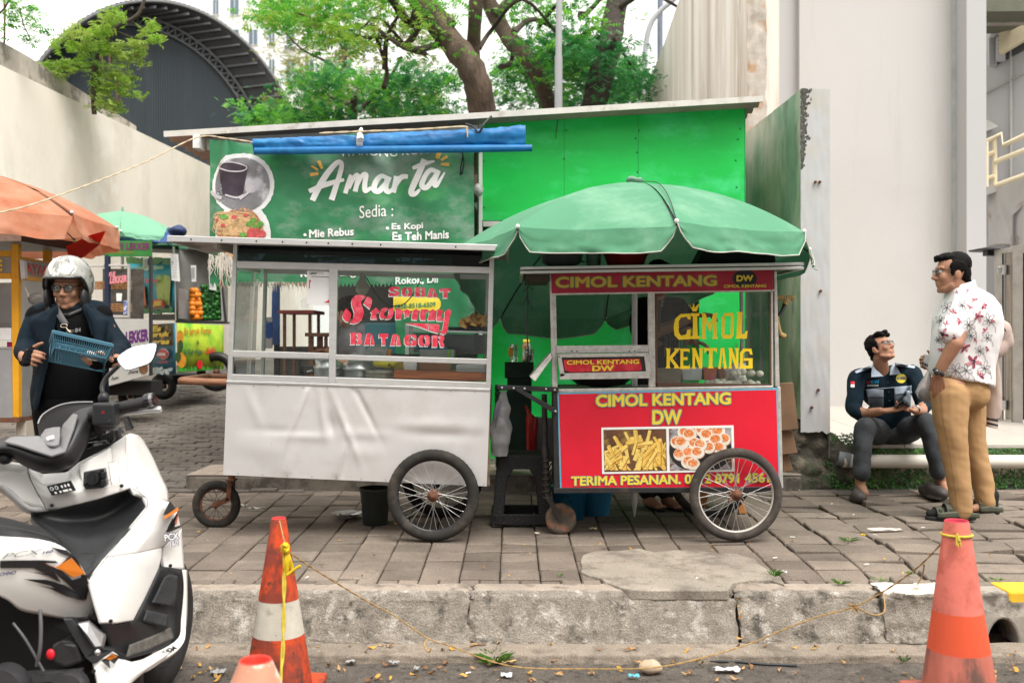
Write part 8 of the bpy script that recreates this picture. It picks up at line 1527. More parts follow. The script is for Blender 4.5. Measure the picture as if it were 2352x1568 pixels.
def eyes(par,q,B_,s,look=0.0):
 for i in (-1,1):
  mb=MB();mb.ell(q(i*.031,.0765,.012),.0125*s,14,10,rot=B_);ey=obj('eye',mb,mat('eye_white',(.7,.68,.64),.2),par)
  mb=MB();mb.ell(q(i*.031+look,.0865,.011),(.0058*s,.0035*s,.0058*s),12,8,rot=B_);obj('iris',mb,dark_ink,ey)
  mb=MB();mb.cap(q(i*.018,.085,.034),q(i*.05,.075,.034),.0035*s,.0022*s,8);obj('eyebrow',mb,hair_m,par)
def hand(mb,wr,d,n,w_,curl=(.25,.3,.35,.4),s=1.0,thumb=(.75,.65,.25),spread=.0):
 'palm, four jointed fingers of unequal length and a thumb from the side of the palm'
 wr,d,n,w_=V(wr),V(d).normalized(),V(n),V(w_);n=(n-d*n.dot(d)).normalized();w_=(w_-d*w_.dot(d)-n*w_.dot(n)).normalized()
 L=(1.0,1.1,1.02,.8)
 for i in range(4):
  o=w_*(.031-.021*i)*s;kn=wr+d*(.09-.004*abs(i-1))*s+o
  mb.cap(wr+d*.012*s+o*.55,kn,.0145*s,.0105*s,10)
  a=curl[i]*.6;p=kn
  for j,(l_,r0,r1) in enumerate(((.043,.0098,.0088),(.027,.0088,.008),(.022,.008,.0066))):
   dd=d*math.cos(a)+n*math.sin(a)+w_*spread*(1.5-i);dd.normalize();p2=p+dd*l_*L[i]*s;mb.cap(p,p2,r0*s,r1*s,10);p=p2;a+=curl[i]
 b_=wr+d*.022*s+w_*.028*s;td=(w_*thumb[0]+d*thumb[1]+n*thumb[2]).normalized();p1=b_+td*.042*s;t2=(td+d*.5+n*.15).normalized();p2=p1+t2*.032*s;p3=p2+(t2+d*.4+n*.2).normalized()*.024*s
 mb.cap(wr+d*.012*s,b_+td*.01,.016*s,.015*s,10);mb.chain([b_,p1,p2,p3],[.0145*s,.0115*s,.0105*s,.008*s],10)
def bvh(me):return BVHTree.FromPolygons([v.co.copy() for v in me.vertices],[tuple(p.vertices) for p in me.polygons])
def patch(name,tree_,quad,m,par,lift=.004,nu=12,nv=12,th=.003):
 'a piece of cloth lying on the garment surface'
 def fn(a,b):
  p=V((*quad[0],0)).lerp(V((*quad[1],0)),a).lerp(V((*quad[3],0)).lerp(V((*quad[2],0)),a),b);o=V((0,0,CH));d=V(((p.x-CX)/FPX,1,-(p.y-CY)/FPX)).normalized();h=tree_.ray_cast(o,d);return (h[0]-d*lift) if h[0] is not None else o+d*7
 mb=MB();mb.grid(fn,nu,nv);return obj(name,mb,m,par,solid=th,fix=False)
def patch_fn(tree_,lift=.006,far=7):
 def fn(u,v):
  o=V((0,0,CH));d=V(((u-CX)/FPX,1,-(v-CY)/FPX)).normalized();h=tree_.ray_cast(o,d);return (h[0]-d*lift) if h[0] is not None else o+d*far
 return fn
def patch_text(mb,t,bl,br,tl,fn,bold=.03):letter(mb,t,(0,0,0),(1,0,0),(0,1,0),bold=bold,warp= lambda a,b:fn(bl[0]+(br[0]-bl[0])*a+(tl[0]-bl[0])*b,bl[1]+(br[1]-bl[1])*a+(tl[1]-bl[1])*b))
def folds(amp,fq,seed=0.0,st=(1,1,.45)):return lambda c:amp*(nz(c.x*st[0],c.y*st[1],c.z*st[2]+seed,fq)+.5*nz(c.x*st[0]+7,c.y*st[1],c.z*st[2]+seed,fq*2.3))
def glasses(par,q,s,m,y=.098,drop=0.0):
 g=None
 for i in (-1,1):
  mb=MB();mb.tube([q(i*.032+.024*cx_,y-.006*abs(cx_),.008+.017*cz_-drop) for cx_,cz_ in ((-1,.7),(-.7,1),(.7,1),(1,.8),(1,-.4),(.7,-1),(-.6,-1),(-.95,-.5))],.0022*s,6,closed=True)
  if i>0:mb.tube([q(-.009,y,.014-drop),q(0,y+.003,.017-drop),q(.009,y,.014-drop)],.002*s,6)
  mb.tube([q(i*.057,y-.008,.018-drop),q(i*.076,.04,.018),q(i*.082,-.01,.014)],.0022*s,6)
  g2=obj('glasses',mb,m,par)
  mb=MB();mb.add([q(i*.032+.023*cx_,y-.006*abs(cx_)-.0006,.008+.016*cz_-drop) for cx_,cz_ in ((-1,.7),(-.7,1),(.7,1),(1,.8),(1,-.4),(.7,-1),(-.6,-1),(-.95,-.5))],[tuple(range(8))]);obj('lens',mb,glass_mat('spectacle_lens',(.7,.78,.78),.025),g2)
def hair(par,q,B_,s,prims,m=hair_m,vox=.006,name='hair',amp=.003,fq=90):
 mb=MB()
 for p,r in prims:mb.ell(q(*p),[k*s for k in r],18,12,rot=B_)
 me=fuse(mb,vox,2,name);wrinkle(me, lambda c:amp*nz(c.x,c.y,c.z,fq)+amp*.6*nz(c.x*2,c.y*2,c.z,fq*2));return obj(name,me,m,par,fix=False)
SHORT=[((0,-.03,.055),(.079,.081,.074)),((0,.025,.092),(.058,.055,.032)),((0,.068,.09),(.046,.026,.016)),((.02,.082,.082),(.028,.012,.012)),((0,-.06,0),(.067,.044,.07)),((.074,-.012,.035),(.012,.05,.04)),((-.074,-.012,.035),(.012,.05,.04)),((.074,.02,.01),(.007,.012,.03)),((-.074,.02,.01),(.007,.012,.03)),((0,-.075,-.05),(.05,.03,.03))]
# ---- standing man in flowered shirt ----
YM=6.6
man=thing('person','standing man in white flowered shirt and tan trousers with one hand in his pocket','person',(P(2200,0,YM).x,YM,gz(YM)))
Bm=basis((-1,.12,-.03));s=1.13;hc_=P(2187,628,YM)
mb=MB();q=head(mb,hc_,Bm,s)
mb.cap(q(0,-.03,-.06),P(2215,690,YM),.058,.066);mb.cap(P(2215,690,YM),P(2205,880,YM),.1,.11);mb.cap(P(2222,700,6.48),P(2214,700,6.74),.06,.06)
mb.chain([P(2214,705,6.44),P(2194,788,6.33),P(2158,850,6.38),P(2155,858,6.40)],[.058,.05,.034,.032]);hand(mb,P(2155,858,6.40),(.2,.35,-1),(.2,1,0),(-1,.1,0),(.2,.2,.2,.2),1.0,(.3,.9,.1))
mb.chain([P(2205,708,6.76),P(2195,800,6.86),P(2150,842,6.84)],[.058,.045,.032]);hand(mb,P(2150,842,6.84),(-.9,-.1,.25),(0,-1,.2),(0,.2,1),(.7,.7,.7,.7),1.0)
for pts in ([(2190,890,6.5),(2192,1040,6.49),(2212,1170,6.5)],[(2212,890,6.7),(2240,1040,6.71),(2268,1152,6.68)]):
 mb.chain([P(*p) for p in pts],[.09,.06,.04]);a=P(*pts[-1]);mb.chain([a,a+V((-.02,0,-.03)),a+V((-.1,-.01,-.045))],[.042,.038,.026])
 for k in range(0):mb.cap(a+V((-.17,.04-k*.02-.01,-.045)),a+V((-.225+.012*k,.042-k*.021-.012,-.05)),.012-.0012*k,.009-.001*k,8)
obj('body',fuse(mb,.0055,3),skin_m,man,fix=False);eyes(man,q,Bm,s)
hair(man,q,Bm,s,SHORT+[((0,.072,.094),(.046,.028,.018))],amp=.003);glasses(man,q,s,mat('glasses_black',(.02,.02,.025),.3))
floral=mat('flower_shirt',(.74,.72,.73),.8,.03,8)
def floral_shirt():
 mb=MB();rings=[]
 for v,uf,ub,dy,yc in ((657,2186,2234,.066,6.6),(662,2183,2242,.09,6.6),(668,2178,2252,.13,6.6),(684,2172,2272,.185,6.6),(704,2164,2290,.21,6.6),(735,2152,2297,.215,6.6),(770,2147,2293,.205,6.6),(810,2142,2283,.19,6.6),(850,2140,2277,.19,6.6),(878,2142,2275,.19,6.6),(890,2143,2274,.19,6.6)):
  a,b=P(uf,v,yc),P(ub,v,yc);c=(a+b)/2;rx=(b.x-a.x)/2;ring=[]
  for j in range(40):
   t=2*math.pi*j/40;x=c.x+rx*math.copysign(abs(math.cos(t))**.85,math.cos(t));z=c.z
   if v>860:z+=-(v-850)/40*.085*(.25+(x-a.x)/(b.x-a.x)*1.0)+(v-850)/40*.11
   ring.append(V((x,yc+dy*math.copysign(abs(math.sin(t))**.85,math.sin(t)),z)))
  rings.append(ring)
 mb.loft(rings);mb.chain([P(2216,702,6.45),P(2200,742,6.39),P(2187,764,6.36)],[.086,.082,.084]);mb.chain([P(2214,704,6.74),P(2200,770,6.84)],[.09,.088])
 me=fuse(mb,.009,3,'shirt');wrinkle(me,folds(.014,8,3,(1,1,.5)));return me
me=floral_shirt();shirt=obj('shirt',me,floral,man,fix=False);tb=bvh(me);fnp=patch_fn(tb,.0035,6.6)
wine=mat('flower_wine',(.25,.02,.06),.8,.3,60,c2=(.5,.12,.16),t2=(.5,.6),s2=60);pinkf=mat('flower_pink',(.55,.22,.26),.8,.3,60);inkf=mat('flower_ink',(.04,.03,.04),.8)
mw,mp,mi_=MB(),MB(),MB();random.seed(14)
def petal(mbx,u,v,a,L,wd):shape(mbx,[(u,v),(u+L*.5*math.cos(a-wd),v+L*.5*math.sin(a-wd)),(u+L*.9*math.cos(a-.12),v+L*.9*math.sin(a-.12)),(u+L*math.cos(a+.15),v+L*math.sin(a+.15)),(u+L*.5*math.cos(a+wd),v+L*.5*math.sin(a+wd))],fnp)
for u,v,r in ((2248,726,11),(2165,768,13),(2236,830,15),(2215,798,12),(2196,775,8),(2258,700,8),(2206,735,9),(2190,718,9),(2200,670,6),(2225,668,7),(2240,690,7),(2265,760,8),(2250,862,9),(2200,880,10),(2225,880,7),(2175,745,7),(2228,702,6),(2270,800,6),(2160,800,7),(2258,900,7),(2280,740,6),(2185,660,4),(2243,780,6)):
 r*=1.35;big=r>13;n=random.randint(5,7) if big else random.randint(3,4);a0=random.random()*6
 for k in range(n):petal((mw,mp)[(k+(0 if big else 1))%2],u,v,a0+k*6.28/n*(1 if big else .55),r*random.uniform(.7,1.1),.45)
 if big:disc(mi_,u,v,r*.25,r*.25,fnp,n=8)
def inkline(pts):stroke(mi_,pts,.75,fnp)
for u,v,r in ((2225,745,17),(2175,706,14),(2270,735,16),(2220,850,18),(2195,850,18),(2250,805,12),(2160,735,11),(2262,845,14),(2210,700,12),(2240,895,10),(2180,870,12),(2268,775,12),(2155,780,8),(2230,770,12)):
 r*=1.2;a0=random.random()*6
 for k in range(6):a=a0+k*1.05;L=r*random.uniform(.7,1.1);inkline([(u,v),(u+L*.6*math.cos(a-.35),v+L*.6*math.sin(a-.35)),(u+L*math.cos(a),v+L*math.sin(a)),(u+L*.6*math.cos(a+.35),v+L*.6*math.sin(a+.35)),(u+1,v+1)])
 inkline([(u,v),(u+r*.8,v+r*.8),(u+r*.9,v+r*1.5)])
# drop stray faces that missed the cloth
for m_,mm,nm in ((mw,wine,'printed_flowers'),(mp,pinkf,'printed_petals'),(mi_,inkf,'printed_lines')):
 keep=[i for i,f in enumerate(m_.f) if all(m_.v[j].y<6.75 and m_.v[j].y>6.2 for j in f) and max((m_.v[f[0]]-m_.v[j]).length for j in f)<.09]
 m_.f=[m_.f[i] for i in keep];m_.m=[m_.m[i] for i in keep];m_.sm=[False]*len(keep);obj(nm,m_,mm,shirt,fix=False)
mb=MB();mb.loft([[P(2209,656,YM)+V((.072*math.cos(t)*k+.01,.082*math.sin(t)*k,h+.02*math.cos(t))) for t in [j*2*math.pi/24 for j in range(24)]] for h,k in ((.012,.93),(.018,.97),(-.01,1.05),(-.03,1.12))],caps=False);obj('collar',mb,floral,shirt)
khaki=mat('khaki_cotton',(.42,.25,.115),.85,.06,6,c2=(.36,.21,.095),t2=(.5,.7),s2=4,bump=.15,bscale=200,bdist=.001)
mb=MB();mb.ell(P(2203,892,6.6),(.185,.17,.15),20,14);mb.ell(P(2230,902,6.6),(.11,.15,.12),16,12)
mb.chain([P(2182,905,6.51),P(2184,970,6.49),P(2193,1045,6.48),P(2204,1120,6.48),P(2208,1174,6.49)],[.124,.104,.082,.072,.07],16);mb.chain([P(2222,910,6.69),P(2228,970,6.70),P(2240,1040,6.71),P(2258,1110,6.70),P(2264,1152,6.69)],[.114,.098,.08,.07,.066],16)
me=fuse(mb,.009,3,'trousers');wrinkle(me, lambda c:.007*nz(c.x*1.2+c.z*.7,c.y,c.z*.5,8)+.003*nz(c.x+c.z*.8,c.y,c.z*1.2,17));tr_o=obj('trousers',me,khaki,man,fix=False)
fnt=patch_fn(bvh(me),.002,6.5);mb=MB();stroke(mb,[(2158,890),(2165,960),(2184,1060),(2196,1150),(2199,1174)],.9,fnt);stroke(mb,[(2141,868),(2146,884),(2160,892),(2167,882)],1.1,fnt);stroke(mb,[(2180,1176),(2232,1178)],.9,fnt);obj('seam',mb,mat('khaki_seam',(.27,.15,.065),.9),tr_o,fix=False)
mb=MB();wv_=P(2156,855,6.372);ax_=(P(2206,790,6.34)-wv_).normalized();e1=ax_.orthogonal().normalized();e2=ax_.cross(e1);mb.loft([[wv_+ax_*h+(e1*math.cos(t)+e2*math.sin(t))*.039 for t in [j*.2618 for j in range(24)]] for h in (-.011,.011)],caps=False);w_o=obj('watch',mb,dark_ink,man,solid=.004);mb=MB();mb.lathe([(.001,-.004),(.017,-.004),(.019,0),(.017,.006),(.001,.006)],wv_+V((-.025,-.034,0)),16,axis='Y');obj('watch_case',mb,bgl,w_o)
olive=mat('sandal_olive',(.075,.08,.055),.6,.15,30);sole_m=mat('sole_black',(.018,.02,.022),.75)
for x0,yy,zz,L_ in ((P(2181,0,6.52).x,6.5,gz(6.5)+.006,.168),(P(2262,0,6.70).x,6.69,gz(6.7)+.006,.095)):
 k_=L_/.168;ol=[(math.cos(t)*L_,(.052+.008*math.cos(t+3.14))*math.sin(t)) for t in [j*2*math.pi/28 for j in range(28)]]
 mb=MB();mb.loft([[V((x0+x*k,yy+y*k,zz+h)) for x,y in ol] for h,k in ((.004,.96),(.014,1),(.026,1.0),(.03,.97))]);sd_=obj('sandal',mb,sole_m,man)
 for xc,wd in ((-.085*k_,.045*k_),(-.02*k_,.05*k_)):
  mb=MB();mb.grid( lambda a,b:V((x0+xc+(b-.5)*wd,yy-.056*math.cos(a*math.pi),zz+.028+.062*math.sin(a*math.pi)+(.025 if xc>-.05 else 0)*math.sin(a*math.pi))),16,3);obj('strap',mb,olive,sd_,solid=.005);mb=MB();mb.box((x0+xc,yy-.045,zz+.075),(.022,.012,.02));obj('buckle',mb,olive,sd_,bevel=.003)
 mb=MB();mb.grid( lambda a,b:V((x0+lerp(-.11,.16,a)*k_,yy-.054-.004*math.sin(a*3),zz+.026+b*.045*(1-.6*abs(a-.45)))),10,3);obj('side_strap',mb,olive,sd_,solid=.005)
 mb=MB();mb.cap((x0+.07*k_,yy,zz+.06),(x0-.09*k_,yy,zz+.05),.045,.034);mb.cap((x0-.09*k_,yy,zz+.05),(x0-.14*k_,yy,zz+.045),.036,.024);mb.cap((x0+.06*k_,yy,zz+.06),(x0+.07*k_,yy,zz+.13),.045,.05);obj('sock',fuse(mb,.007,2),mat('sock_black',(.012,.012,.013),.95),sd_,fix=False)
# what he carries
ph=thing('mobile_phone','white mobile phone with three lenses held in front of the standing man','phone',tuple(P(2130,828,6.8)));mb=MB();mb.prism([P(2122,812,6.78),P(2143,818,6.78),P(2137,847,6.78),P(2116,840,6.78)],(0,.009,0));obj('case',mb,white_pl,ph,bevel=.003)
mb=MB();mb.prism([P(2118,831,6.775),P(2135,836,6.775),P(2133,843,6.775),P(2117,838,6.775)],(0,.004,0));lp_=obj('camera_bar',mb,mat('lens_grey',(.3,.31,.33),.3),ph,bevel=.001)
for u,v in ((2120,835),(2125.5,836.8),(2131,839)):mb=MB();mb.lathe([(.001,-.003),(.0055,-.003),(.006,0),(.001,.001)],P(u,v,6.773),12,axis='Y');obj('lens',mb,bgl,lp_)
mb=MB();rg=[]
for v,u,rx,ry in ((846,2136,4,.01),(860,2132,6,.02),(880,2126,14,.04),(900,2122,19,.055),(914,2126,17,.05),(922,2132,10,.03)):c=P(u,v,6.68);rg.append([c+V((rx/345*math.cos(t)*(1+.12*nz(t*2,v)),ry*math.sin(t),.012*nz(math.cos(t)*2,v))) for t in [j*.3142 for j in range(20)]])
mb.loft(rg);o=obj('snack_bag',mb,mat('bag_clear',(.66,.64,.64),.2,.05,30,trans=.55));tag(o,'clear plastic bag of brown snacks hanging by the standing man','bag')
mb=MB();rg=[r_ for r_ in [[P(2127,v,6.68)+V((rx/345*math.cos(t),.03*math.sin(t),0)) for t in [j*.3142 for j in range(20)]] for v,rx in ((893,6),(900,13),(912,13),(918,8))]];mb.loft(rg);obj('contents',mb,mat('brown_snack',(.2,.09,.05),.6,.5,60),o);mb=MB();mb.ell(P(2138,846,6.7),(.03,.02,.02),10,6);obj('bag_handle',mb,mat('bag_pink',(.6,.35,.36),.4,.3,50),o)
beige=mat('jacket_beige',(.45,.35,.31),.85,.06,9);jk=thing('jacket','beige varsity jacket with black striped cuffs hanging behind the standing man','jacket',tuple(P(2290,850,6.78)))
mb=MB();mb.chain([P(2272,735,6.72),P(2300,760,6.74),P(2307,785,6.74),P(2285,808,6.72)],[.06,.065,.06,.05]);mb.loft([[P((a+b)/2,v,6.76)+V(((b-a)/2/340*math.cos(t),.05*math.sin(t),0)) for t in [j*.3927 for j in range(16)]] for v,a,b in ((800,2268,2286),(850,2272,2293),(900,2272,2297),(940,2266,2298),(962,2262,2294))]);mb.loft([[P((a+b)/2,v,6.8)+V(((b-a)/2/340*math.cos(t),.04*math.sin(t),0)) for t in [j*.3927 for j in range(16)]] for v,a,b in ((810,2280,2288),(860,2284,2297),(898,2288,2297))])
me=fuse(mb,.008,3,'cloth');wrinkle(me,folds(.01,12,5));obj('cloth',me,beige,jk,fix=False)
for k,(v,m_) in enumerate(((961,dark_ink),(966,beige),(971,dark_ink),(976,beige))):mb=MB();mb.loft([[P(2276,v+dv,6.76)+V((15/340*math.cos(t),.046*math.sin(t),-.01*math.cos(t))) for t in [j*.3927 for j in range(16)]] for dv in (0,5)]);obj('ribbed_band',mb,m_,jk)
mb=MB()
for du in (0,5):mb.tube([P(2290+du*.6,738+du*.6,6.64),P(2304+du*.6,754,6.67),P(2318-du*.4,772+du*.5,6.68)],.004,6)
obj('shoulder_stripe',mb,dark_ink,jk)
# ---- sitting man on the terrace edge ----
sit=thing('person','man in dark work shirt sitting on the terrace edge and looking up','person',(P(2045,0,7.6).x,7.6,gz(7.6)))
Bs=basis((.58,-.72,.42));hs_=P(2022,800,7.68);mb=MB();q=head(mb,hs_,Bs,.98)
mb.cap(q(0,-.035,-.06),P(2026,858,7.74),.055,.06);mb.cap(P(2028,880,7.78),P(2042,975,7.86),.1,.11);mb.cap(P(1978,866,7.77),P(2088,858,7.77),.055,.055)
wl,wr_=P(2022,944,7.38),P(2101,942,7.40)
mb.chain([P(1970,868,7.76),P(1960,942,7.6),P(1990,950,7.48),wl],[.055,.046,.041,.03]);hand(mb,wl,(.9,-.25,.12),(.1,-.3,1),(-.2,-.3,1),(.15,.2,.25,.3),1.0,(.75,.5,.2),.06)
mb.chain([P(2096,858,7.76),P(2122,932,7.63),P(2115,945,7.5),wr_],[.055,.046,.041,.03]);hand(mb,wr_,(-.92,-.2,.1),(.1,-.2,1),(.1,-.6,.8),(.35,.4,.45,.5),1.0,(.6,.7,.2))
for pts in ([(2022,990,7.88),(1987,982,7.40),(1979,1085,7.22),(1975,1112,7.24)],[(2068,990,7.88),(2128,970,7.44),(2156,1082,7.33),(2162,1108,7.36)]):mb.chain([P(*p) for p in pts],[.08,.055,.042,.038]);a=P(*pts[-1]);mb.cap(a,a+V((0,-.1,-.05)),.036,.03)
obj('body',fuse(mb,.0055,3),skin_m,sit,fix=False);eyes(sit,q,Bs,.98)
hair(sit,q,Bs,.98,SHORT+[((.045,.05,.1),(.03,.035,.022)),((-.05,.07,.085),(.025,.022,.02)),((.0,.09,.105),(.03,.02,.016)),((-.055,-.03,.03),(.032,.06,.06)),((-.062,-.04,-.03),(.018,.035,.03)),((.055,-.03,.03),(.032,.06,.06))],amp=.004,fq=70);glasses(sit,q,.98,mat('glasses_grey',(.1,.11,.12),.3))
navy_s=mat('navy_workshirt',(.007,.017,.027),.85,.15,8,spec=.15);ltb=mat('pale_blue_cloth',(.36,.42,.5),.8,.06,20)
mb=MB();mb.ell(P(2030,890,7.78),(.185,.125,.17),20,14);mb.ell(P(2042,955,7.82),(.17,.13,.16),20,14);mb.cap(P(1976,868,7.77),P(2090,858,7.77),.078,.078,16)
mb.chain([P(1970,868,7.76),P(1959,938,7.61),P(1976,951,7.52)],[.07,.061,.056],14);mb.chain([P(2096,858,7.76),P(2122,930,7.64),P(2120,940,7.58)],[.069,.06,.055],14)
me=fuse(mb,.008,3,'shirt');wrinkle(me,folds(.012,9,2,(1,1,.7)));sh_=obj('work_shirt',me,navy_s,sit,fix=False);ts2=bvh(me);fns=patch_fn(ts2,.005,7.7)
patch('chest_panel',ts2,[(1991,896),(2029,896),(2029,944),(1998,944)],mat('grey_blue_cloth',(.16,.19,.23),.8,.1,20),sh_,.003);patch('pocket_flap',ts2,[(1989,894),(2029,895),(2029,911),(1993,911)],ltb,sh_,.007);patch('chest_panel',ts2,[(2053,892),(2093,888),(2092,935),(2055,935)],mat('grey_blue_cloth',(.16,.19,.23)),sh_,.003);patch('pocket_flap',ts2,[(2053,891),(2093,886),(2094,902),(2055,906)],ltb,sh_,.007)
patch('piping',ts2,[(1988,894),(2094,885),(2094,887),(1988,896)],ltb,sh_,.004,30,2);patch('yoke',ts2,[(1963,853),(2000,838),(2002,845),(1966,858)],ltb,sh_,.006);patch('yoke',ts2,[(2055,832),(2102,841),(2100,846),(2056,839)],ltb,sh_,.006)
mb=MB()
for pts in ([(2000,838),(2005,840),(2032,862),(2003,865)],[(2052,830),(2057,832),(2069,857),(2047,858),(2045,848)]):pass
cb=P(2026,846,7.74)
for i,pts in enumerate(([(2003,836,7.70),(2012,848,7.66),(2030,864,7.62),(2001,866,7.64)],[(2053,832,7.68),(2046,846,7.64),(2044,861,7.62),(2070,859,7.63)])):mb=MB();mb.prism([P(*p) for p in pts],(0,.008,0));obj('collar',mb,ltb,sh_,bevel=.003)
mb=MB();disc(mb,2070,869,12,10.5,fns);bd=obj('chest_badge',mb,mat('badge_yellow',(.72,.6,.05),.6),sh_,fix=False);mb=MB();patch_text(mb,'POLARISTA',(2060,872),(2081,871),(2060,867),patch_fn(ts2,.007,7.7));shape(mb,[(2059,866),(2082,865),(2082,866),(2059,867)],patch_fn(ts2,.007,7.7));obj('badge_lettering',mb,mat('badge_ink',(.05,.08,.25),.6),bd,fix=False)
mb=MB();patch_text(mb,'KAN',(2000,881),(2018,880),(2001,873),fns,.06);obj('chest_lettering',mb,mat('letter_cyan',(.02,.3,.55),.6),sh_,fix=False);mb=MB();stroke(mb,[(1991,876),(1994,881),(1999,874)],2,fns,smooth=False);obj('tick_mark',mb,red_ink,sh_,fix=False);mb=MB()
for v in (883.5,886):shape(mb,[(1992,v),(2018,v-.5),(2018,v+.7),(1992,v+1.2)],fns)
obj('small_print',mb,white_ink,sh_,fix=False);patch('flag_red',ts2,[(1954,876),(1963,876),(1963,883),(1954,883)],red_ink,sh_,.005,4,4);patch('flag_white',ts2,[(1954,883),(1963,883),(1963,890),(1954,890)],white_ink,sh_,.005,4,4)
mb=MB()
for u,v in ((2039,878),(2041,900),(2043,920)):c=fns(u,v);mb.ell(c,(.006,.004,.006),8,5)
obj('button',mb,mat('button_dark',(.05,.06,.07),.4),sh_)
chd=mat('charcoal_trousers',(.036,.04,.046),.9,.15,9,c2=(.075,.08,.09),t2=(.5,.7),s2=5)
mb=MB();mb.ell(P(2045,990,7.88),(.2,.17,.12),18,12);mb.chain([P(2020,992,7.86),P(1988,982,7.42),P(1986,984,7.38),P(1981,1030,7.3),P(1979,1086,7.22)],[.11,.08,.077,.066,.062],16);mb.chain([P(2070,992,7.86),P(2126,970,7.46),P(2130,974,7.42),P(2144,1025,7.37),P(2156,1082,7.33)],[.11,.08,.077,.066,.062],16)
me=fuse(mb,.009,3,'trousers');wrinkle(me,folds(.01,9,4,(1,1,.8)));obj('trousers',me,chd,sit,fix=False)
clog=mat('clog_rubber',(.065,.055,.052),.55,.08,20)
for c,yaw in ((G(1971,1156),-.35),(G(2166,1148),.35)):
 mb=MB();rt=Matrix.Rotation(yaw,3,'Z');g= lambda x,y,z:c+rt@V((x,y+.1,z));mb.cap(g(0,-.06,.05),g(0,.09,.045),.052,.042);mb.ell(g(0,-.07,.045),(.056,.085,.05),16,10);mb.ell(g(0,.0,.012),(.056,.14,.018),18,8);mb.ell(g(0,.02,.075),(.046,.08,.04),14,9)
 obj('clog',fuse(mb,.007,3),clog,sit,fix=False)
mb=MB();a_=(P(2122,932,7.63)-wr_).normalized();e1=a_.orthogonal().normalized();e2=a_.cross(e1);mb.loft([[wr_+a_*(h+.03)+(e1*math.cos(t)+e2*math.sin(t))*.036 for t in [j*.2618 for j in range(24)]] for h in (-.009,.009)],caps=False);w_o=obj('watch',mb,steel,sit,solid=.004);mb=MB();mb.lathe([(.001,-.004),(.018,-.004),(.02,0),(.018,.006),(.001,.006)],wr_+a_*.03+V((.0,-.036,.004)),16,axis='Y');obj('watch_dial',mb,bgl,w_o)
mb=MB();mb.prism([P(2056,931,7.30),P(2078,918,7.34),P(2082,921,7.34),P(2060,935,7.30)],(.03,.12,-.01));o=obj('mobile_phone',mb,bgl,None,bevel=.004);tag(o,'black mobile phone in the hands of the sitting man','phone')
# ---- rider with helmet and basket ----
YR_=5.6
rid=thing('person','rider in open helmet and dark jacket carrying a blue basket behind the scooter','person',(P(160,0,YR_).x,YR_,gz(YR_)))
Br=basis((.06,-1,-.16));hr_=P(158,662,YR_);mb=MB();q=head(mb,hr_,Br,1.0)
mb.cap(q(0,-.03,-.06),P(158,725,5.62),.06,.065);mb.cap(P(158,745,5.62),P(165,930,5.62),.11,.12);mb.cap(P(100,730,5.62),P(218,728,5.62),.045,.045)
wl,wr_=P(58,822,5.36),P(266,832,5.34)
mb.chain([P(92,728,5.62),P(58,802,5.56),wl],[.06,.048,.033]);hand(mb,wl,(.55,-.8,.08),(.75,.5,-.3),(.1,.1,1),(.8,.9,.95,1.0),1.08,(.9,.7,.5));mb.chain([P(228,726,5.62),P(274,800,5.55),wr_],[.06,.048,.033]);hand(mb,wr_,(-.7,-.45,-.1),(-.2,.4,.9),(.1,-.6,.7),(.5,.55,.6,.65),1.05)
for x,yy in ((130,5.62),(195,5.62)):mb.chain([P(x,940,yy),P(x,1080,yy-.03),V((P(x,0,yy).x,yy,gz(yy)+.06))],[.1,.065,.045]);c=V((P(x,0,yy).x,yy,gz(yy)+.04));mb.cap(c,c+V((0,-.17,-.005)),.04,.034)
obj('body',fuse(mb,.0055,3),skin_m,rid,fix=False);eyes(rid,q,Br,1.0);glasses(rid,q,1.0,dark_ink)
helm=mat('helmet_silver',(.33,.33,.31),.25,.3,9,.25,c2=(.07,.07,.068),t2=(.5,.6),s2=11,coat=.5,c3=(.72,.72,.69),t3=(.55,.62),s3=7)
mb=MB();n=36
def hl(a,b,k=1.0):
 ph_=a*2*math.pi;cth=math.cos(ph_);lo=.455 if cth>.62 else (.455+.3*min(1,(.62-cth)/.42));th_=b*math.pi*lo*.93;return hr_+Br@V((.132*k*math.sin(th_)*math.sin(ph_),.148*k*math.sin(th_)*cth-.012,.15*k*math.cos(th_)+.035))
mb.grid(hl,72,26);shl=obj('helmet',mb,helm,rid,solid=.018,fix=False)
mb=MB();mb.tube([hl(i/72,1,1.0) for i in range(72)],.008,8,closed=True);obj('helmet_edge',mb,bgl,shl)
mb=MB()
for i in (-1,1):mb.ell(hr_+Br@V((i*.1,.03,-.06)),(.026,.06,.075),14,10,rot=Br)
mb.cap(hr_+Br@V((-.1,.06,-.11)),hr_+Br@V((-.03,.105,-.14)),.016,.016);mb.cap(hr_+Br@V((.1,.06,-.11)),hr_+Br@V((.03,.105,-.14)),.016,.016);mb.cap(hr_+Br@V((-.03,.105,-.14)),hr_+Br@V((.03,.105,-.14)),.015,.015);obj('chin_strap',fuse(mb,.007,2),black_pl,shl,fix=False)
for i in (-1,1):
 mb=MB();pts=[hl(.5+.5+i*a,b,1.012) for a,b in ((.06,.92),(.09,.7),(.1,.45),(.08,.25))];mb.tube(smooth_path(pts,4),[.004,.007,.010,.012,.013,.013,.012,.011,.010,.008,.006,.005,.004],8);obj('helmet_vent',mb,mat('vent_white',(.7,.7,.68),.3),shl)
mb=MB();tb_=bvh(shl.data);patch_text(mb,'RIDER',(142,640),(176,638),(142,632),patch_fn(tb_,.004,5.5));
jkt=mat('navy_jacket',(.006,.013,.021),.8,.15,8,bump=.15,bscale=40,spec=.15);tee=mat('black_tee',(.005,.005,.006),.9,spec=.12)
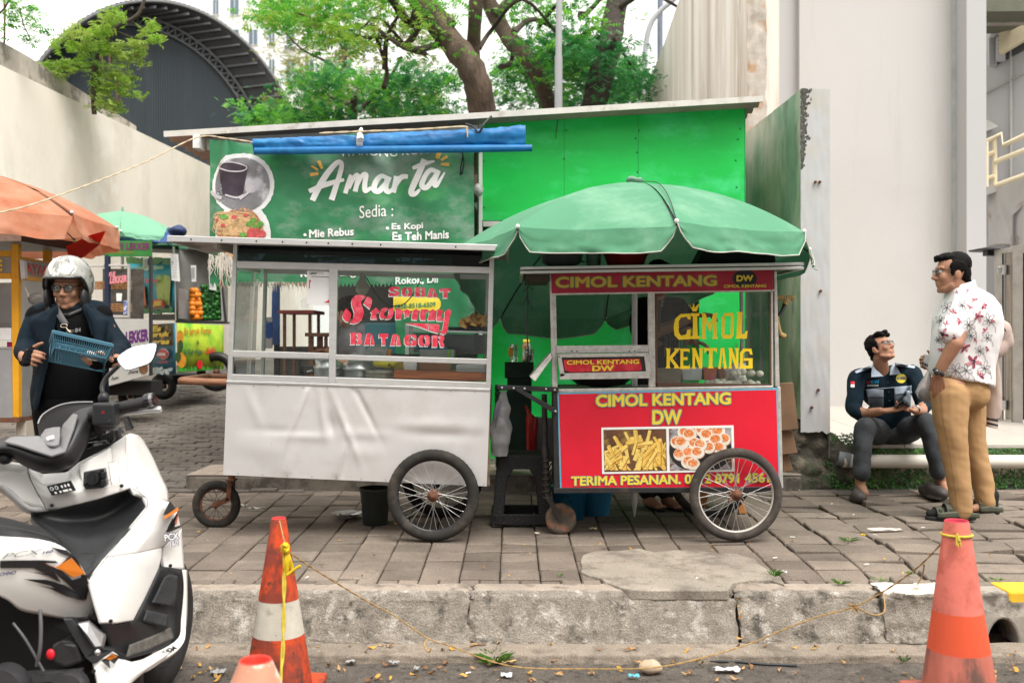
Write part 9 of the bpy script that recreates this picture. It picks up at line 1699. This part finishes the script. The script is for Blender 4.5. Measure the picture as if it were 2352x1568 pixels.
mb=MB();mb.ell(P(160,775,5.62),(.19,.13,.2),18,14);mb.ell(P(163,880,5.62),(.195,.15,.24),18,14);mb.cap(P(90,728,5.62),P(228,726,5.62),.075,.075);me=fuse(mb,.009,3,'tee');wrinkle(me,folds(.006,8,1));te=obj('tee_shirt',me,tee,rid,fix=False);mb=MB();patch_text(mb,'84',(172,764),(186,762),(172,754),patch_fn(bvh(me),.004,5.5),.05);patch_text(mb,'UNITED',(152,764),(170,763),(152,758),patch_fn(bvh(me),.004,5.5),.0);obj('chest_print',mb,mat('print_dim',(.2,.2,.2),.7),te,fix=False)
mb=MB()
for side,(sx,ex,hx) in ((-1,(94,58,60)),(1,(226,274,266))):
 mb.chain([P(sx,728,5.62),P(ex,800,5.56),P(hx,824,5.39)],[.072,.063,.048],16)
 mb.loft([[P(lerp(a,b,t),v,Y) for t,Y in ((0,5.66),(.0,5.56),(.25,5.49),(.6,5.45),(1.0,5.44),(1.0,5.475),(.6,5.49),(.25,5.53),(.1,5.7))] for v,a,b in (((700,128,134),(715,92,134),(735,66,130),(790,72,125),(840,74,112),(900,70,98),(942,76,86)) if side<0 else ((700,205,195),(715,228,196),(735,252,205),(790,250,222),(840,250,232),(900,250,234),(940,248,236)))])
mb.ell(P(160,800,5.74),(.2,.1,.28),16,12);mb.cap(P(98,724,5.63),P(222,722,5.63),.08,.08,16)
me=fuse(mb,.009,3,'jacket');wrinkle(me,folds(.014,8,6,(1,1,.6)));ja=obj('jacket',me,jkt,rid,fix=False)
mb=MB();mb.chain([P(126,704,5.56),P(134,730,5.47),P(138,770,5.455)],[.022,.018,.01]);mb.chain([P(196,702,5.56),P(206,730,5.47),P(214,770,5.455)],[.022,.018,.01]);obj('jacket_collar',fuse(mb,.007,2),jkt,ja,fix=False)
mb=MB();mb.chain([P(130,945,5.62),P(130,1060,5.6),V((P(130,0,5.6).x,5.6,gz(5.6)+.07))],[.13,.09,.075],14);mb.chain([P(195,945,5.62),P(195,1060,5.6),V((P(195,0,5.6).x,5.6,gz(5.6)+.07))],[.13,.09,.075],14);mb.ell(P(163,930,5.62),(.19,.15,.13),16,12);me=fuse(mb,.01,3,'trousers');obj('trousers',me,tee,rid,fix=False)
for x in (130,195):mb=MB();c=V((P(x,0,5.6).x,5.56,gz(5.6)+.045));mb.cap(c,c+V((0,-.16,-.01)),.05,.042);obj('shoe',mb,black_pl,rid)
for w_,d_,n_,t_ in ((wl,(.55,-.8,.08),(.75,.5,-.3),(.1,.1,1)),(wr_,(-.7,-.45,-.1),(-.2,.4,.9),(.1,-.6,.7))):
 d,n,w2=V(d_).normalized(),V(n_),V(t_);n=(n-d*n.dot(d)).normalized();w2=(w2-d*w2.dot(d)-n*w2.dot(n)).normalized();mb=MB()
 for i in range(4):o_=w2*(.031-.021*i)*1.07;kn=w_+d*.096+o_;mb.cap(w_-d*.02+o_*.6,kn,.0195,.0145,10);mb.cap(kn,kn+(d*.85+n*.45)*.026,.0145,.0125,10)
 mb.cap(w_+d*.02,w_+d*.05+w2*.05+n*.01,.022,.0165);obj('glove',fuse(mb,.005,3),tee,rid,fix=False)
mb=MB();mb.grid( lambda a,b:V(smooth_path([P(127,706,5.5),P(133,716,5.46),P(143,733,5.43),P(151,745,5.42)],3)[min(9,int(round(b*9)))])+V((.034*(a-.5),0,.012*(a-.5))),2,9);st_=obj('neck_strap',mb,mat('strap_grey',(.07,.07,.075),.7),rid,solid=.003);mb=MB();mb.tube([P(147+9*math.cos(t)*.9,748+4*math.sin(t),5.41) for t in [j*.5 for j in range(13)]],.0028,6);mb.tube(smooth_path([P(152,752,5.41),P(157,759,5.4),P(163,764,5.4),P(160,757,5.4)],4),.003,6);obj('hook',mb,mat('brass_hook',(.55,.47,.35),.3,.05,9,.8),st_)
# the basket
bkt=mat('basket_blue',(.055,.16,.23),.45,.06,9);bs=thing('plastic_basket','blue slatted plastic basket held by the rider in the helmet','basket',tuple(P(185,800,5.25)))
A_,B_2,C_,D_=P(122,762,5.18),P(258,793,5.18),P(126,797,5.2),P(243,822,5.2);E_,F_=P(113,829,5.36),P(238,853,5.36);bk0,bk1=A_+(E_-C_)*1.15+V((0,.04,.03)),B_2+(F_-D_)*1.15+V((0,.04,.03))
mb=MB();mb.bar(A_,B_2,.012,.02);mb.bar(bk0,bk1,.012,.02);mb.bar(A_,bk0,.012,.02);mb.bar(B_2,bk1,.012,.02);obj('rim',mb,bkt,bs,bevel=.003)
mb=MB();mb.bar(C_,D_,.008,.008);mb.bar(E_,F_,.008,.008)
for k in range(27):t=k/26;mb.bar(A_.lerp(B_2,t),C_.lerp(D_,t),.004,.0055)
for h in (.5,):mb.bar(A_.lerp(C_,h),B_2.lerp(D_,h),.004,.005)
obj('slatted_side',mb,bkt,bs)
mb=MB()
for k in range(-9,28):
 for sg in (1,-1):
  t0=k/26*1.0;t1=t0+sg*.28;a,b=t0,t1;f0,f1=0.0,1.0
  if a<0 or a>1:continue
  if b<0:f1=(0-a)/(b-a);b=0
  if b>1:f1=(1-a)/(b-a);b=1
  mb.bar(C_.lerp(D_,a).lerp(E_.lerp(F_,a),f0),C_.lerp(D_,b).lerp(E_.lerp(F_,b),f1),.003,.004)
obj('lattice_base',mb,bkt,bs)
mb=MB()
for p,q_ in ((A_,C_),(B_2,D_),(A_,E_),(B_2,F_),(C_,E_),(D_,F_)):mb.bar(p,q_,.006,.012)
for k in range(1,7):t=k/7;mb.bar(B_2.lerp(bk1,t),D_.lerp(F_,t),.004,.006);mb.bar(A_.lerp(bk0,t),C_.lerp(E_,t),.004,.006)
obj('end_panel',mb,bkt,bs);mb=MB();
for k in range(20):t=k/19;mb.bar(bk0.lerp(bk1,t),E_.lerp(F_,t),.004,.0055)
obj('back_side',mb,bkt,bs)
mb=MB()
for k in range(7):mb.ell(P(205+9*(k%4)+random.uniform(-3,3),812+10*(k//4)+random.uniform(-4,8),5.26),(.026,.022,.018),10,7)
me=fuse(mb,.005,2,'f');wrinkle(me, lambda c:.004*nz(c.x,c.y,c.z,70));o=obj('wrapped_snacks',me,mat('wrapped_snack',(.62,.5,.4),.4,.2,30,c2=(.75,.7,.65),t2=(.5,.6),s2=30),fix=False);tag(o,'pale wrapped snacks lying inside the blue basket','snacks')
# ---- vendor inside the red cart's shade ----
YV=6.95
ven=thing('person','vendor in black shirt working behind the red cart under the green parasol','person',(P(1500,0,YV).x,YV,gz(YV)))
Bv=basis((.5,-.8,-.35));mb=MB();q=head(mb,P(1514,640,YV),Bv,1.0)
mb.cap(q(0,-.03,-.06),P(1510,690,7.0),.055,.06);mb.cap(P(1510,715,7.0),P(1505,860,7.02),.11,.11);mb.cap(P(1476,705,6.98),P(1555,708,7.0),.055,.055)
w1,w2=P(1590,728,6.6),P(1585,782,6.58);mb.chain([P(1474,708,6.96),P(1508,762,6.8),w1],[.055,.045,.032]);hand(mb,w1,(.9,-.1,.2),(.2,-.1,-1),(-.1,-1,.1),(.6,.6,.6,.6));mb.chain([P(1556,710,7.0),P(1580,775,6.9),w2],[.055,.045,.032]);hand(mb,w2,(.8,-.4,-.2),(.2,-.1,-1),(-.1,-1,.1),(.6,.6,.6,.6))
for x in (1488,1530):c=V((P(x,0,6.98).x,6.98,gz(6.98)));mb.chain([P(x,870,7.0),c+V((0,0,.48)),c+V((0,0,.07))],[.09,.06,.042]);mb.chain([c+V((0,0,.05)),c+V((.05,-.15,.035))],[.04,.03]);[mb.cap(c+V((.03+k*.016,-.14+.004*k,.03)),c+V((.035+k*.019,-.19+.012*k,.026)),.011,.008,8) for k in range(5)]
obj('body',fuse(mb,.0065,3),skin_m,ven,fix=False);eyes(ven,q,Bv,1.0);hair(ven,q,Bv,1.0,SHORT,amp=.008)
mb=MB();mb.ell(P(1510,745,7.0),(.2,.13,.2),16,12);mb.ell(P(1505,830,7.02),(.19,.14,.22),16,12);mb.cap(P(1476,706,6.98),P(1556,708,7.0),.075,.075);mb.cap(P(1474,708,6.96),P(1492,740,6.88),.078,.07);mb.cap(P(1556,710,7.0),P(1570,745,6.95),.078,.07);me=fuse(mb,.009,3,'shirt');wrinkle(me,folds(.008,8,2));vs_=obj('shirt',me,tee,ven,fix=False)
mb=MB();fv=patch_fn(bvh(me),.004,6.8)
for k in range(9):u=1528+k*6+random.uniform(-2,2);stroke(mb,[(u,768+random.uniform(-6,6)),(u+random.uniform(-2,2),800),(u+random.uniform(-2,2),815+random.uniform(-12,14))],[3,5,2],fv)
obj('shirt_print',mb,mat('print_greyblue',(.12,.14,.16),.8),vs_,fix=False)
mb=MB()
for x in (1488,1530):c=V((P(x,0,6.98).x,6.98,gz(6.98)));mb.chain([P(x,880,7.0),c+V((0,0,.48)),c+V((0,0,.12))],[.12,.085,.07])
obj('trousers',fuse(mb,.01,2),mat('dark_trousers',(.02,.02,.025),.85),ven,fix=False);
for x in (1488,1530):mb=MB();c=V((P(x,0,6.98).x,6.98,gz(6.98)));mb.loft([[c+V((.04,-.08,h))+Matrix.Rotation(.3,3,'Z')@V((.05*math.sin(t),.14*math.cos(t),0)) for t in [j*.3142 for j in range(20)]] for h in (.003,.02)]);obj('slipper',mb,sole_m,ven)
# ---- customer sitting behind the white cart ----
cu=thing('person','customer in grey shirt seen from behind through the white cart windows','person',(P(825,0,7.2).x,7.2,gz(7.2)))
Bc=basis((-.8,.6,-.15));mb=MB();q=head(mb,P(797,688,7.15),Bc,1.0);mb.cap(q(0,-.03,-.06),P(815,735,7.2),.055,.06);mb.cap(P(822,745,7.2),P(835,850,7.25),.11,.11);mb.chain([P(800,745,7.35),P(775,800,7.4),P(745,785,7.5)],[.055,.045,.033]);hand(mb,P(745,785,7.5),(-.9,.3,.1),(0,0,-1),(0,-1,0),(.5,.5,.5,.5));mb.chain([P(850,748,7.08),P(835,815,6.98),P(775,812,7.05)],[.055,.045,.033]);hand(mb,P(775,812,7.05),(-.9,.2,0),(0,0,-1),(0,1,0),(.5,.5,.5,.5))
for yy in (7.12,7.36):mb.chain([P(835,870,yy),P(745,850,yy),P(742,960,yy),V((P(742,0,yy).x,yy,.615))],[.09,.07,.05,.045]);c=V((P(742,0,yy).x,yy,.59));mb.cap(c,c+V((-.16,0,-.005)),.038,.03)
obj('body',fuse(mb,.0065,3),skin_m,cu,fix=False);hair(cu,q,Bc,1.0,SHORT,amp=.008);eyes(cu,q,Bc,1.0)
mb=MB();mb.ell(P(825,770,7.2),(.17,.21,.19),16,12);mb.ell(P(835,835,7.24),(.16,.19,.2),16,12);mb.cap(P(812,740,7.36),P(836,740,7.08),.08,.08);mb.chain([P(850,748,7.08),P(838,812,6.99),P(815,812,7.02)],[.085,.075,.065]);mb.chain([P(800,745,7.35),P(778,798,7.4)],[.085,.07]);me=fuse(mb,.009,3,'shirt');wrinkle(me,folds(.014,8,8,(1,1,.6)));obj('shirt',me,mat('grey_shirt',(.11,.11,.12),.8,.2,6),cu,fix=False)
mb=MB()
for yy in (7.12,7.36):mb.chain([P(838,868,yy),P(745,848,yy),P(742,940,yy),P(742,1030,yy)],[.115,.095,.08,.07])
obj('trousers',fuse(mb,.01,2),mat('blue_jeans',(.02,.04,.075),.85,.2,9),cu,fix=False);mb=MB()
for yy in (7.12,7.36):c=V((P(742,0,yy).x,yy,.6));mb.cap(c+V((.03,0,.01)),c+V((-.17,0,0)),.045,.036)
obj('shoe',mb,black_pl,cu)
pstool('orange plastic stool carrying the customer behind the white cart',838,8.0,orst,.30,.14,.48)
cu.location=cu.location+V((cu.location.x*.105,.76,-.07))
